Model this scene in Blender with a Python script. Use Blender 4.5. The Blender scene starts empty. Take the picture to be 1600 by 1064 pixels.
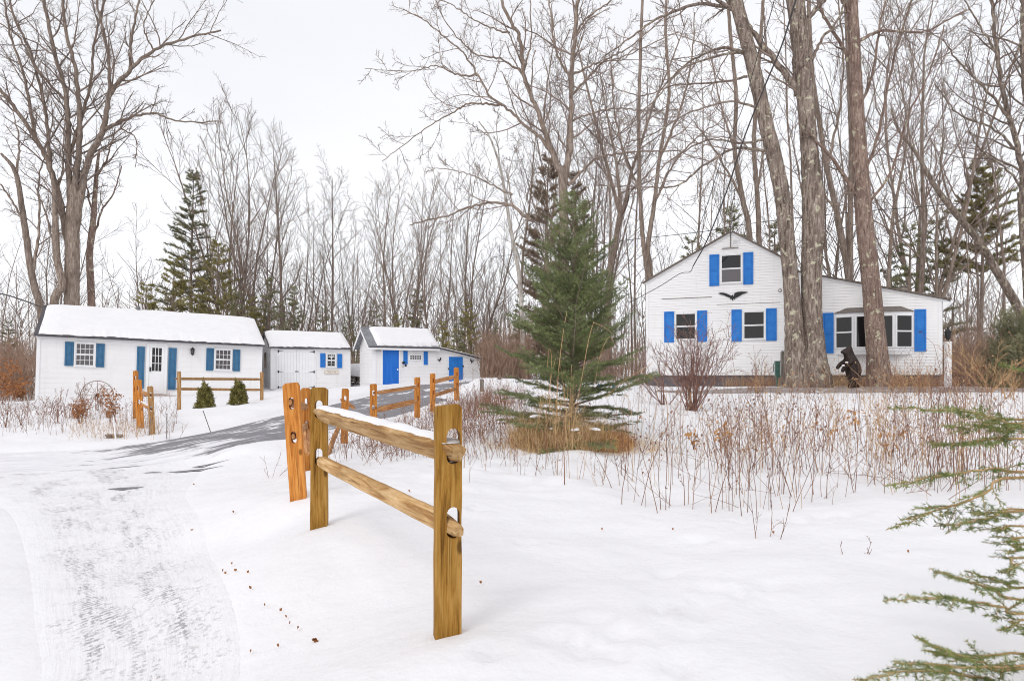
import bpy, math, random
import numpy as np
from mathutils import Vector, Matrix
from mathutils.geometry import tessellate_polygon

scene = bpy.context.scene
COL = scene.collection
F, CX, HY, CAMZ = 1067.0, 800.0, 590.0, 1.5      # focal and horizon of the photograph (1600 x 1064)

# ------------------------------------------------------------------ camera, world, sun, exposure
cam = bpy.data.cameras.new("camera")
cam.sensor_width = 36.0
cam.lens = 36.0 * F / 1600.0
cam.shift_y = (HY - 532.0) / 1600.0
cam.clip_start = 0.05
cam.clip_end = 3000
camo = bpy.data.objects.new("camera", cam)
COL.objects.link(camo)
camo.location = (0, 0, CAMZ)
camo.rotation_euler = (math.radians(90), 0, 0)
scene.camera = camo

SUN_EL, SUN_AZ = math.radians(42), math.radians(215)
world = bpy.data.worlds.new("World")
scene.world = world
world.use_nodes = True
wn, wl = world.node_tree.nodes, world.node_tree.links
wn.clear()
sky = wn.new("ShaderNodeTexSky")
sky.sky_type = 'NISHITA'
sky.sun_disc = False
sky.sun_elevation = SUN_EL
sky.sun_rotation = SUN_AZ
hs = wn.new("ShaderNodeHueSaturation")
hs.inputs['Saturation'].default_value = 0.25
wl.new(sky.outputs[0], hs.inputs['Color'])
b1 = wn.new("ShaderNodeBackground")
b1.inputs[1].default_value = 0.05
wl.new(hs.outputs[0], b1.inputs[0])
tc = wn.new("ShaderNodeTexCoord")
mp = wn.new("ShaderNodeMapping")
mp.inputs['Scale'].default_value = (1, 1, 2.2)
nz = wn.new("ShaderNodeTexNoise")
nz.inputs['Scale'].default_value = 2.2
nz.inputs['Detail'].default_value = 4
cr = wn.new("ShaderNodeValToRGB")
cr.color_ramp.elements[0].position = 0.3
cr.color_ramp.elements[0].color = (0.88, 0.885, 0.92, 1)
cr.color_ramp.elements[1].position = 0.7
cr.color_ramp.elements[1].color = (0.97, 0.965, 0.985, 1)
b2 = wn.new("ShaderNodeBackground")
b2.inputs[1].default_value = 0.77
wl.new(tc.outputs['Generated'], mp.inputs[0])
wl.new(mp.outputs[0], nz.inputs['Vector'])
wl.new(nz.outputs[0], cr.inputs[0])
wl.new(cr.outputs[0], b2.inputs[0])
ad = wn.new("ShaderNodeAddShader")
wl.new(b1.outputs[0], ad.inputs[0])
wl.new(b2.outputs[0], ad.inputs[1])
wo = wn.new("ShaderNodeOutputWorld")
wl.new(ad.outputs[0], wo.inputs[0])

sd = bpy.data.lights.new("sun", 'SUN')
sd.energy = 0.6
sd.angle = math.radians(18)
sd.color = (1.0, 0.97, 0.93)
so = bpy.data.objects.new("sun", sd)
COL.objects.link(so)
so.rotation_euler = (math.radians(48), 0, math.radians(-28))

scene.view_settings.view_transform = 'Standard'
scene.view_settings.look = 'None'
scene.view_settings.exposure = 0.14
scene.view_settings.gamma = 1.0
scene.render.engine = 'CYCLES'
scene.cycles.filter_width = 1.0
scene.cycles.max_bounces = 5
scene.cycles.diffuse_bounces = 3
scene.cycles.glossy_bounces = 2
scene.cycles.transparent_max_bounces = 4
scene.cycles.use_denoising = True
scene.cycles.denoiser = 'OPENIMAGEDENOISE'
scene.cycles.denoising_input_passes = 'RGB_ALBEDO_NORMAL'

rnd = random.Random(7)
nr = np.random.default_rng(11)


# ------------------------------------------------------------------ helpers
def tag(o, label=None, cat=None, group=None, kind=None):
    if label: o["label"] = label
    if cat: o["category"] = cat
    if group: o["group"] = group
    if kind: o["kind"] = kind
    return o


def empty(name, loc=(0, 0, 0), rot=(0, 0, 0), **k):
    o = bpy.data.objects.new(name, None)
    o.location = loc
    o.rotation_euler = rot
    COL.objects.link(o)
    return tag(o, **k)


def link_mesh(name, me, parent=None, **k):
    o = bpy.data.objects.new(name, me)
    COL.objects.link(o)
    if parent: o.parent = parent
    return tag(o, **k)


def copy_tree(o, parent=None):
    c = o.copy()
    COL.objects.link(c)
    c.parent = parent
    for ch in [x for x in KIDS.get(o.name, [])]:
        copy_tree(ch, c)
    return c


KIDS = {}


def np_mesh(name, V, F4=None, F3=None, mats=(), smooth=False):
    """mesh from numpy arrays of quads and triangles"""
    me = bpy.data.meshes.new(name)
    V = np.asarray(V, dtype=np.float32).reshape(-1, 3)
    parts, tot = [], []
    if F4 is not None and len(F4):
        F4 = np.asarray(F4, dtype=np.int32).reshape(-1, 4)
        parts.append(F4.ravel()); tot.append(np.full(len(F4), 4, np.int32))
    if F3 is not None and len(F3):
        F3 = np.asarray(F3, dtype=np.int32).reshape(-1, 3)
        parts.append(F3.ravel()); tot.append(np.full(len(F3), 3, np.int32))
    li = np.concatenate(parts)
    lt = np.concatenate(tot)
    ls = np.concatenate([[0], np.cumsum(lt)[:-1]]).astype(np.int32)
    me.vertices.add(len(V)); me.vertices.foreach_set("co", V.ravel())
    me.loops.add(len(li)); me.loops.foreach_set("vertex_index", li)
    me.polygons.add(len(lt))
    me.polygons.foreach_set("loop_start", ls)
    me.polygons.foreach_set("loop_total", lt)
    if smooth:
        me.polygons.foreach_set("use_smooth", np.ones(len(lt), dtype=bool))
    me.update(calc_edges=True)
    for m in mats: me.materials.append(m)
    return me


class MB:
    """collects polygons for ONE mesh object"""
    def __init__(s): s.v, s.f, s.m = [], [], []

    def add(s, vs, fs, mi=0):
        b = len(s.v)
        s.v += [tuple(p) for p in vs]
        for f in fs:
            s.f.append(tuple(b + i for i in f)); s.m.append(mi)
        return s

    def box(s, x0, x1, y0, y1, z0, z1, mi=0):
        return s.add([(x0, y0, z0), (x1, y0, z0), (x1, y1, z0), (x0, y1, z0), (x0, y0, z1), (x1, y0, z1), (x1, y1, z1), (x0, y1, z1)],
                     [(0, 3, 2, 1), (4, 5, 6, 7), (0, 1, 5, 4), (1, 2, 6, 5), (2, 3, 7, 6), (3, 0, 4, 7)], mi)

    def prism(s, poly, y0, y1, mi=0):
        """poly in (x, z), extruded along y; poly counter-clockwise seen from -y"""
        n = len(poly)
        vs = [(x, y0, z) for x, z in poly] + [(x, y1, z) for x, z in poly]
        tri = tessellate_polygon([[Vector((x, z, 0)) for x, z in poly]])
        fs = [tuple(t) for t in tri] + [tuple(n + i for i in reversed(t)) for t in tri]
        fs += [(i, (i + 1) % n, n + (i + 1) % n, n + i) for i in range(n)]
        return s.add(vs, fs, mi)

    def hull(s, a, b, mi=0):
        """solid between two matching loops of 3-D points"""
        n = len(a)
        s.add(list(a) + list(b), [tuple(range(n))[::-1], tuple(range(n, 2 * n))] +
              [(i, (i + 1) % n, n + (i + 1) % n, n + i) for i in range(n)], mi)
        return s

    def tube(s, pts, r, n=8, mi=0, caps=True):
        pts = [Vector(p) for p in pts]
        rs = r if isinstance(r, (list, tuple)) else [r] * len(pts)
        d = (pts[-1] - pts[0]).normalized()
        ref = Vector((0, 0, 1)) if abs(d.z) < .8 else Vector((1, 0, 0))
        vs = []
        for i, p in enumerate(pts):
            t = (pts[min(i + 1, len(pts) - 1)] - pts[max(i - 1, 0)]).normalized()
            a = t.cross(ref).normalized(); b = t.cross(a)
            for k in range(n):
                an = 2 * math.pi * k / n
                vs.append(p + (a * math.cos(an) + b * math.sin(an)) * rs[i])
        fs = []
        for i in range(len(pts) - 1):
            for k in range(n):
                k2 = (k + 1) % n
                fs.append((i * n + k, i * n + k2, (i + 1) * n + k2, (i + 1) * n + k))
        if caps:
            fs.append(tuple(range(n))[::-1]); fs.append(tuple((len(pts) - 1) * n + k for k in range(n)))
        return s.add(vs, fs, mi)

    def lathe(s, prof, n=16, c=(0, 0, 0), mi=0):
        vs = [(c[0] + r * math.cos(2 * math.pi * k / n), c[1] + r * math.sin(2 * math.pi * k / n), c[2] + z) for r, z in prof for k in range(n)]
        fs = [(i * n + k, i * n + (k + 1) % n, (i + 1) * n + (k + 1) % n, (i + 1) * n + k) for i in range(len(prof) - 1) for k in range(n)]
        return s.add(vs, fs, mi)

    def build(s, name, mats, parent=None, bevel=0, smooth=False, **k):
        me = bpy.data.meshes.new(name)
        me.from_pydata([tuple(v) for v in s.v], [], s.f)
        ms = mats if isinstance(mats, (list, tuple)) else [mats]
        for m in ms: me.materials.append(m)
        if len(ms) > 1: me.polygons.foreach_set("material_index", s.m)
        if smooth: me.polygons.foreach_set("use_smooth", [True] * len(me.polygons))
        me.update()
        o = link_mesh(name, me, parent, **k)
        if bevel:
            b = o.modifiers.new("b", 'BEVEL'); b.width = bevel; b.segments = 2; b.limit_method = 'ANGLE'
        return o


# ------------------------------------------------------------------ materials
class NT:
    def __init__(s, name):
        s.m = bpy.data.materials.new(name); s.m.use_nodes = True
        s.n, s.l = s.m.node_tree.nodes, s.m.node_tree.links
        s.b = s.n["Principled BSDF"]

    def new(s, t, ins=None, **k):
        nd = s.n.new(t)
        for a, v in k.items(): setattr(nd, a, v)
        for a, v in (ins or {}).items(): s.set(nd, a, v)
        return nd

    def set(s, nd, a, v):
        i = nd.inputs[a]
        if hasattr(v, 'links') or isinstance(v, bpy.types.NodeSocket): s.l.new(v, i)
        else: i.default_value = v

    def coord(s, kind='Object', scale=(1, 1, 1), rot=(0, 0, 0)):
        t = s.new("ShaderNodeTexCoord")
        return s.new("ShaderNodeMapping", {'Vector': t.outputs[kind], 'Scale': scale, 'Rotation': rot}).outputs[0]

    def noise(s, vec, scale, detail=4, rough=.55, dist=0):
        return s.new("ShaderNodeTexNoise", {'Vector': vec, 'Scale': scale, 'Detail': detail, 'Roughness': rough, 'Distortion': dist}).outputs['Fac']

    def ramp(s, fac, stops):
        r = s.new("ShaderNodeValToRGB", {'Fac': fac})
        e = r.color_ramp.elements
        while len(e) < len(stops): e.new(0.5)
        for x, (p, c) in zip(e, stops):
            x.position = p
            x.color = c if len(c) == 4 else (*c, 1)
        return r.outputs[0]

    def mix(s, fac, a, b):
        n = s.new("ShaderNodeMix", data_type='RGBA')
        s.set(n, 0, fac)
        for i, v in ((6, a), (7, b)):
            if isinstance(v, bpy.types.NodeSocket): s.l.new(v, n.inputs[i])
            else: n.inputs[i].default_value = v if len(v) == 4 else (*v, 1)
        return n.outputs[2]

    def math(s, op, a, b=0.0, c=0.0, clamp=False):
        n = s.new("ShaderNodeMath", operation=op, use_clamp=clamp)
        for i, v in ((0, a), (1, b), (2, c)): s.set(n, i, v)
        return n.outputs[0]

    def maprange(s, v, a, b, c=0.0, d=1.0):
        return s.new("ShaderNodeMapRange", {'Value': v, 'From Min': a, 'From Max': b, 'To Min': c, 'To Max': d}, interpolation_type='SMOOTHSTEP').outputs[0]

    def bump(s, h, strength=.3, dist=.02, normal=None):
        n = s.new("ShaderNodeBump", {'Height': h, 'Strength': strength, 'Distance': dist})
        if normal: s.l.new(normal, n.inputs['Normal'])
        return n.outputs[0]

    def out(s, color=None, rough=.7, normal=None, spec=.3, metal=0.0):
        if color is not None:
            s.set(s.b, 'Base Color', color if isinstance(color, bpy.types.NodeSocket) or len(color) == 4 else (*color, 1))
        s.set(s.b, 'Roughness', rough)
        s.b.inputs['Specular IOR Level'].default_value = spec
        s.b.inputs['Metallic'].default_value = metal
        if normal: s.l.new(normal, s.b.inputs['Normal'])
        return s.m


def simple(name, c1, c2, scale=5, rough=.6, bump=.1, stretch=(1, 1, 1), spec=.3, detail=4, objvar=0.0, bdist=.01, lo=.35, hi=.65):
    t = NT(name)
    v = t.coord('Object', stretch)
    f = t.noise(v, scale, detail)
    c = t.ramp(f, [(lo, c1), (hi, c2)])
    if objvar:
        oi = t.new("ShaderNodeObjectInfo").outputs['Random']
        hsv = t.new("ShaderNodeHueSaturation", {'Value': t.maprange(oi, 0, 1, 1 - objvar, 1 + objvar), 'Color': c})
        c = hsv.outputs[0]
    return t.out(c, rough, t.bump(f, bump, bdist) if bump else None, spec)


def snow_mat(name, base=(.85, .84, .855), sc=1.0):
    t = NT(name)
    v = t.coord('Object')
    a = t.noise(v, 2.2 * sc, 5, .5)
    b = t.noise(v, 26 * sc, 4, .6)
    g = t.noise(v, 220 * sc, 2, .5)
    m_ = t.noise(v, 7 * sc, 4, .55)
    n = t.bump(a, .6, .07); n = t.bump(m_, .45, .022, n); n = t.bump(b, .35, .010, n); n = t.bump(g, .35, .002, n)
    c = t.mix(t.maprange(a, .3, .7), base, tuple(x * .975 for x in base))
    return t.out(c, .75, n, .15)


def bark_mat(name, dark, mid, light, sc=1.0, moss=0.0, lichen=0.0, bump=.7, objvar=.12):
    t = NT(name)
    v = t.coord('Object', (1, 1, .16))
    vo = t.new("ShaderNodeTexNoise", {'Vector': v, 'Scale': 16 * sc, 'Detail': 6, 'Roughness': .7, 'Distortion': .6}).outputs['Fac']
    c = t.ramp(vo, [(.34, dark), (.5, mid), (.68, light)])
    v2 = t.coord('Object')
    big = t.noise(v2, 1.3 * sc, 4, .6)
    c = t.mix(t.maprange(big, .42, .68, 0, .45), c, dark)
    if lichen:
        li = t.noise(v2, 4.5, 5, .62)
        c = t.mix(t.maprange(li, .60 - .04 * lichen, .64, 0, .85), c, (.55, .52, .38))
        li2 = t.noise(v2, 12, 3, .6)
        c = t.mix(t.maprange(li2, .62, .68, 0, .5), c, (.5, .5, .42))
    oi = t.new("ShaderNodeObjectInfo").outputs['Random']
    c = t.new("ShaderNodeHueSaturation", {'Value': t.maprange(oi, 0, 1, 1 - objvar, 1 + objvar), 'Color': c}).outputs[0]
    return t.out(c, .9, t.bump(vo, bump, .03), .1)


def wood_mat(name, c_dark, c_mid, c_light, knots=True, axis='z'):
    t = NT(name)
    st = {'z': (1, 1, .07), 'x': (.07, 1, 1), 'y': (1, .07, 1)}[axis]
    v = t.coord('Object', st)
    a = t.noise(v, 28, 6, .65, 1.2)
    b = t.noise(t.coord('Object', tuple(1 if s == 1 else .35 for s in st)), 6, 6, .68, .8)
    c = t.ramp(a, [(.37, c_dark), (.5, c_mid), (.64, c_light)])
    c = t.mix(t.maprange(b, .4, .7, 0, .55), c, tuple(x * .62 for x in c_mid))
    k = t.new("ShaderNodeTexVoronoi", {'Vector': t.coord('Object', tuple(1 if s == 1 else .55 for s in st)), 'Scale': 5.0})
    kd = k.outputs['Distance']
    if knots: c = t.mix(t.maprange(kd, .05, .12, .75, 0), c, tuple(x * .35 for x in c_dark))
    # fine cracks along the grain
    cr_ = t.noise(t.coord('Object', tuple(1 if s == 1 else .3 * s for s in st)), 70, 3, .6)
    c = t.mix(t.maprange(cr_, .61, .67, 0, .6), c, tuple(x * .3 for x in c_dark))
    n = t.bump(a, .35, .004); n = t.bump(cr_, .3, .003, n)
    oi = t.new("ShaderNodeObjectInfo").outputs['Random']
    c = t.new("ShaderNodeHueSaturation", {'Value': t.maprange(oi, 0, 1, .88, 1.12), 'Color': c}).outputs[0]
    return t.out(c, .8, n, .2)


def siding_mat(name, base):
    t = NT(name)
    v = t.coord('Object', (.3, .3, 1))
    a = t.noise(v, 3, 5, .6)
    st = t.noise(t.coord('Object', (3, 3, .25)), 2, 4, .6)
    c = t.mix(t.maprange(a, .35, .75, 0, 1), base, tuple(x * .95 for x in base))
    c = t.mix(t.maprange(st, .52, .75, 0, .35), c, (base[0] * .84, base[1] * .82, base[2] * .77))
    return t.out(c, .5, t.bump(a, .05, .01), .3)


def glass_mat(name, c=(.02, .02, .022)):
    t = NT(name)
    v = t.coord('Object')
    n = t.noise(v, 1.5, 2)
    return t.out(c, .05, t.bump(n, .05, .02), .45)


M = {}
M['snow'] = snow_mat("snow")
M['roofsnow'] = snow_mat("roof_snow", (.87, .86, .87))
M['bark'] = bark_mat("bark", (.13, .097, .078), (.28, .22, .18), (.43, .36, .305))
M['bark_big'] = bark_mat("bark_big", (.075, .056, .046), (.25, .195, .162), (.48, .41, .35), .8, lichen=.35, bump=1.0, objvar=.02)
M['bark_red'] = bark_mat("bark_red", (.11, .07, .058), (.27, .19, .155), (.42, .325, .27), 1.2, lichen=.2, bump=1.0, objvar=.02)
M['twig'] = simple("twig", (.165, .122, .102), (.33, .265, .23), 2.5, .9, 0, objvar=.18, spec=.1)
M['twig_light'] = simple("twig_light", (.20, .15, .125), (.36, .285, .24), 2.5, .9, 0, objvar=.15, spec=.1)
M['birch'] = bark_mat("birch", (.2, .15, .12), (.62, .58, .53), (.76, .73, .69), 1.0, bump=.3)
M['stem_red'] = simple("stem_red", (.15, .068, .042), (.36, .20, .13), 6, .9, 0, spec=.1)
M['stem_tan'] = simple("stem_tan", (.40, .24, .12), (.64, .43, .24), 6, .9, 0, spec=.1)
M['straw'] = simple("straw", (.50, .31, .14), (.80, .60, .34), 9, .85, 0, spec=.2)
M['orange_grass'] = simple("orange_grass", (.42, .18, .06), (.80, .48, .21), 10, .85, 0, spec=.2)
M['dead_leaf'] = simple("dead_leaf", (.26, .10, .04), (.50, .24, .11), 9, .85, 0, spec=.15)
M['brush'] = simple("brush", (.25, .15, .11), (.46, .33, .25), 3, .95, 0, spec=.05)
M['needle'] = simple("needle", (.062, .088, .032), (.30, .34, .145), 4, .6, 0, spec=.3, lo=.3, hi=.7)
M['needle_olive'] = simple("needle_olive", (.20, .185, .06), (.44, .38, .15), 1.2, .7, 0, objvar=.15, spec=.2)
M['needle_dark'] = simple("needle_dark", (.16, .165, .10), (.38, .36, .21), 1.2, .7, 0, objvar=.15, spec=.2)
M['needle_brown'] = simple("needle_brown", (.22, .165, .12), (.36, .28, .21), 1.2, .7, 0, objvar=.1, spec=.1)
M['needle_fore'] = simple("needle_fore", (.07, .105, .025), (.27, .33, .10), 9, .55, 0, spec=.3)
M['thuja'] = simple("thuja", (.12, .11, .03), (.34, .30, .10), 7, .8, 0, spec=.2)
M['wood_olive'] = wood_mat("wood_olive", (.15, .065, .010), (.34, .17, .030), (.46, .26, .07))
M['wood_rail'] = wood_mat("wood_rail", (.30, .15, .05), (.52, .32, .14), (.66, .46, .25), axis='x')
M['wood_orange'] = wood_mat("wood_orange", (.34, .11, .018), (.58, .22, .045), (.68, .31, .08))
M['wood_orange_rail'] = wood_mat("wood_orange_rail", (.30, .12, .04), (.52, .25, .10), (.6, .35, .17), axis='x')
M['wood_tan'] = wood_mat("wood_tan", (.28, .13, .04), (.46, .26, .11), (.58, .38, .2))
M['wood_grey'] = wood_mat("wood_grey", (.14, .12, .1), (.25, .22, .2), (.36, .33, .3))
M['siding'] = siding_mat("siding", (.88, .87, .87))
M['trim'] = simple("white_trim", (.85, .85, .855), (.89, .89, .895), 3, .45, .03)
M['vinyl'] = simple("window_vinyl", (.80, .80, .81), (.85, .85, .86), 3, .4, 0)
M['blue'] = simple("blue_paint", (.018, .17, .56), (.03, .215, .64), 3, .55, .08)
M['blue_door'] = simple("blue_door", (.008, .135, .55), (.02, .17, .62), 2.5, .45, .08, stretch=(4, 4, .5))
M['blue_dull'] = simple("dull_blue_paint", (.042, .14, .265), (.06, .175, .31), 3, .6, .08)
M['glass'] = glass_mat("window_glass", (.012, .011, .012))
M['glass_grey'] = glass_mat("window_glass_grey", (.12, .11, .115))
M['dark_metal'] = simple("dark_metal", (.06, .055, .062), (.10, .092, .10), 5, .5, .05)
M['grey_metal'] = simple("grey_metal_roof", (.17, .175, .19), (.26, .265, .285), 5, .45, .05)
M['shingle'] = simple("shingle", (.13, .11, .10), (.24, .21, .19), 22, .9, .5)
M['roof_edge'] = simple("roof_edge", (.12, .095, .08), (.2, .165, .14), 10, .8, .2)
M['black'] = simple("black_iron", (.012, .012, .013), (.03, .03, .03), 8, .5, .1)
M['bear'] = simple("bear_wood", (.010, .007, .006), (.045, .028, .023), 14, .6, .6, stretch=(1, 1, .4))
M['concrete'] = simple("foundation", (.10, .095, .105), (.16, .15, .16), 6, .9, .3)
M['stone'] = simple("stone", (.2, .17, .15), (.4, .35, .31), 6, .9, .5)
M['brickred'] = simple("step_brick", (.32, .17, .13), (.5, .36, .3), 9, .9, .3)
M['sign_face'] = simple("sign_face", (.62, .42, .28), (.72, .54, .4), 9, .8, .1)
M['sign_brown'] = simple("sign_letter", (.2, .08, .04), (.25, .1, .05), 9, .8, 0)
M['sign_white'] = simple("sign_white", (.75, .7, .62), (.82, .78, .72), 9, .8, 0)
M['green_paint'] = simple("green_paint", (.04, .11, .09), (.08, .17, .14), 6, .5, .1)
M['cable'] = simple("cable", (.05, .045, .045), (.09, .08, .08), 6, .6, 0)
M['shrub'] = simple("shrub_bark", (.15, .075, .06), (.32, .19, .155), 6, .9, 0, spec=.1)
M['asphalt'] = simple("asphalt_patch", (.12, .115, .125), (.34, .33, .35), 45, .9, .5)
M['brass'] = simple("white_knob", (.8, .8, .8), (.9, .9, .9), 6, .3, 0)
M['curtain'] = simple("curtain", (.5, .49, .47), (.68, .67, .64), 6, .8, .3, stretch=(6, 6, .3))


# ------------------------------------------------------------------ projection and terrain
def P(x, y, Y):
    """point seen at pixel (x, y) of the photograph standing Y metres away"""
    return Vector(((x - CX) * Y / F, Y, CAMZ + (HY - y) * Y / F))


_cp = []
for a in [(0, 1064, 3.375), (200, 1064, 3.375), (330, 1064, 3.34), (430, 1064, 3.1), (520, 1064, 2.85), (700, 1064, 2.68), (900, 1064, 2.66), (1300, 1064, 2.62), (1600, 1064, 2.6),
          (0, 900, 5.16), (200, 900, 5.16), (0, 800, 7.62), (200, 800, 7.62), (250, 850, 6.15), (390, 850, 5.9), (340, 760, 9.0),
          (698, 990, 3.12), (498, 820, 5.25), (465, 770, 6.6), (600, 850, 4.7), (560, 760, 6.9),
          (900, 900, 4.15), (1200, 900, 4.05), (1500, 900, 4.0), (900, 780, 6.6), (1200, 780, 6.35), (1500, 800, 5.7),
          (900, 700, 10.6), (1200, 700, 10.2), (1500, 700, 9.9), (1000, 650, 15.2), (1200, 650, 14.8), (1550, 650, 14.4), (800, 690, 11.2), (760, 660, 14.2),
          (900, 628, 19.5), (1100, 619, 22.6), (1300, 617, 22.2), (1500, 615, 21.8), (1700, 612, 22), (1170, 613, 24.2), (1300, 613, 23.6), (1450, 612.5, 23), (1170, 604.5, 26.5), (1300, 604.5, 26), (1450, 604.5, 25.4),
          (1010, 604, 30.5), (1143, 604, 29.3), (1250, 603.5, 28), (1370, 604, 27.2), (1480, 605, 26.2), (1060, 603, 34), (1400, 603, 32),
          (539, 690, 13.6), (583, 668, 14.9), (652, 657, 16.6), (676, 646, 18.2), (713, 631, 20.6), (450, 705, 11.9), (380, 700, 12.3),
          (745, 599, 28), (640, 603, 28), (600, 607, 26.5), (540, 627, 21.5), (480, 647, 18), (430, 662, 15.9), (360, 678, 14.6), (290, 695, 13.4), (150, 716, 12.7), (0, 722, 12.1),
          (330, 722, 11.9), (200, 740, 10.7),
          (55, 627, 26.5), (230, 620, 28), (407, 613, 30.4), (300, 640, 22), (420, 630, 22), (100, 655, 19.5), (250, 673, 16.2), (222, 662, 16.5), (40, 672, 17), (0, 640, 22),
          (430, 608, 32), (547, 606, 33.5), (585, 603, 32), (690, 600, 33), (752, 591, 34), (0, 610, 33)]:
    p = P(*a)
    _cp.append((p.x, p.y, p.z))
for X in (-7, -3, 0, 3, 7):
    for Y in (-5, -1):
        _cp.append((X, Y, .0 if X < 0 else .2))
for X in (-120, -60, -25, 0, 25, 60, 120):
    _cp.append((X, 60, 1.5)); _cp.append((X, 120, 2.0)); _cp.append((X, 220, 2.0)); _cp.append((X, -60, 0))
_cp += [(-20, 10, 0), (-40, 10, 0), (-40, 25, .3), (25, 10, .5), (40, 20, 1.0), (45, 30, 1.1), (14, 5, .4), (-10, 4, 0), (-60, 30, .5), (60, 10, .6)]
_cp = np.array(_cp)
_n = len(_cp)


def _k(r2): return np.where(r2 > 1e-9, .5 * r2 * np.log(np.maximum(r2, 1e-9)), 0)


_r2 = ((_cp[:, None, :2] - _cp[None, :, :2]) ** 2).sum(-1)
_A = np.zeros((_n + 3, _n + 3))
_A[:_n, :_n] = _k(_r2) + np.eye(_n) * .03
_A[:_n, _n] = 1; _A[:_n, _n + 1:] = _cp[:, :2]
_A[_n, :_n] = 1; _A[_n + 1:, :_n] = _cp[:, :2].T
_W = np.linalg.solve(_A, np.concatenate([_cp[:, 2], [0, 0, 0]]))


def catmull(pts, n):
    """resample a polyline (list of equal-length tuples) smoothly to n points"""
    p = np.array(pts, float)
    k = len(p)
    q = np.vstack([2 * p[0] - p[1], p, 2 * p[-1] - p[-2]])
    t = np.linspace(0, k - 1 - 1e-6, n)
    i = t.astype(int); u = (t - i)[:, None]
    a, b, c, d = q[i], q[i + 1], q[i + 2], q[i + 3]
    return .5 * ((2 * b) + (c - a) * u + (2 * a - 5 * b + 4 * c - d) * u ** 2 + (3 * b - a - 3 * c + d) * u ** 3)


# roads as (X, Y, half width)
ROAD = catmull([(9, 33.5, 1.6), (3, 33, 1.6), (-1.6, 31, 1.7), (-2.9, 28, 1.75), (-3.2, 24, 1.75), (-3.95, 20.3, 1.75), (-4.75, 17, 1.75), (-5.7, 14.6, 1.75), (-7.6, 12.6, 1.7),
                (-10.5, 11.6, 1.7), (-15, 10.9, 1.7), (-24, 10.3, 1.7), (-40, 10.0, 1.7)], 420)
TRACK = catmull([(-.2, -6, 1.0), (-.9, 0, .70), (-1.45, 2, .58), (-1.84, 3.4, .54), (-2.5, 4.5, .62), (-3.5, 6.1, .78), (-4.85, 8.1, 1.0), (-6.0, 9.8, 1.5), (-7.2, 11.4, 2.1)], 260)


def dist_to(path, X, Y):
    """signed distance outside the path's edge (negative inside)"""
    out = np.full(X.shape, 1e9)
    st = path[::3]
    for cx, cy, hw in st:
        d = np.sqrt((X - cx) ** 2 + (Y - cy) ** 2) - hw
        np.minimum(out, d, out)
    return out


def vnoise(x, y, seed=0):
    """smooth value noise"""
    xi = np.floor(x).astype(np.int64); yi = np.floor(y).astype(np.int64)
    fx = x - xi; fy = y - yi
    fx = fx * fx * (3 - 2 * fx); fy = fy * fy * (3 - 2 * fy)

    def h(a, b):
        v = (a * 374761393 + b * 668265263 + seed * 974634777) & 0xffffffff
        v = ((v ^ (v >> 13)) * 1274126177) & 0xffffffff
        return ((v ^ (v >> 16)) & 0xffff) / 65535.0
    return (h(xi, yi) * (1 - fx) + h(xi + 1, yi) * fx) * (1 - fy) + (h(xi, yi + 1) * (1 - fx) + h(xi + 1, yi + 1) * fx) * fy


def base_z(X, Y):
    X = np.asarray(X, float); Y = np.asarray(Y, float)
    sh = X.shape
    x = X.ravel(); y = Y.ravel()
    z = _W[_n] + _W[_n + 1] * x + _W[_n + 2] * y
    for i in range(_n):
        z = z + _W[i] * _k((x - _cp[i, 0]) ** 2 + (y - _cp[i, 1]) ** 2)
    far = np.clip((np.maximum(np.abs(x) - 60, 0) + np.maximum(y - 150, 0)) / 60, 0, 1)
    z = z * (1 - far) + 1.8 * far
    return z.reshape(sh)


# grey walk in front of the house
wa, wb = P(1085, 612, 24.6), P(1700, 612, 22.2)
WALK = catmull([(wa.x - 1.2, wa.y + .6, .3), (wa.x, wa.y + .1, .45)] + [(P(px, 600, Y).x, Y, h) for px, Y, h in ((1170, 25.1, 1.0), (1260, 25.0, 1.35), (1370, 24.6, 1.4), (1480, 24.0, 1.4), (1700, 23.2, 1.4))], 90)



MOUNDS = [(-.6, 23.2, 1.5, 1.3, .42), (.8, 23.6, 1.2, 1.1, .22), (-1.6, 24.2, .7, .8, .15), (20, 19, 5, 1, .05)]


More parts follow.
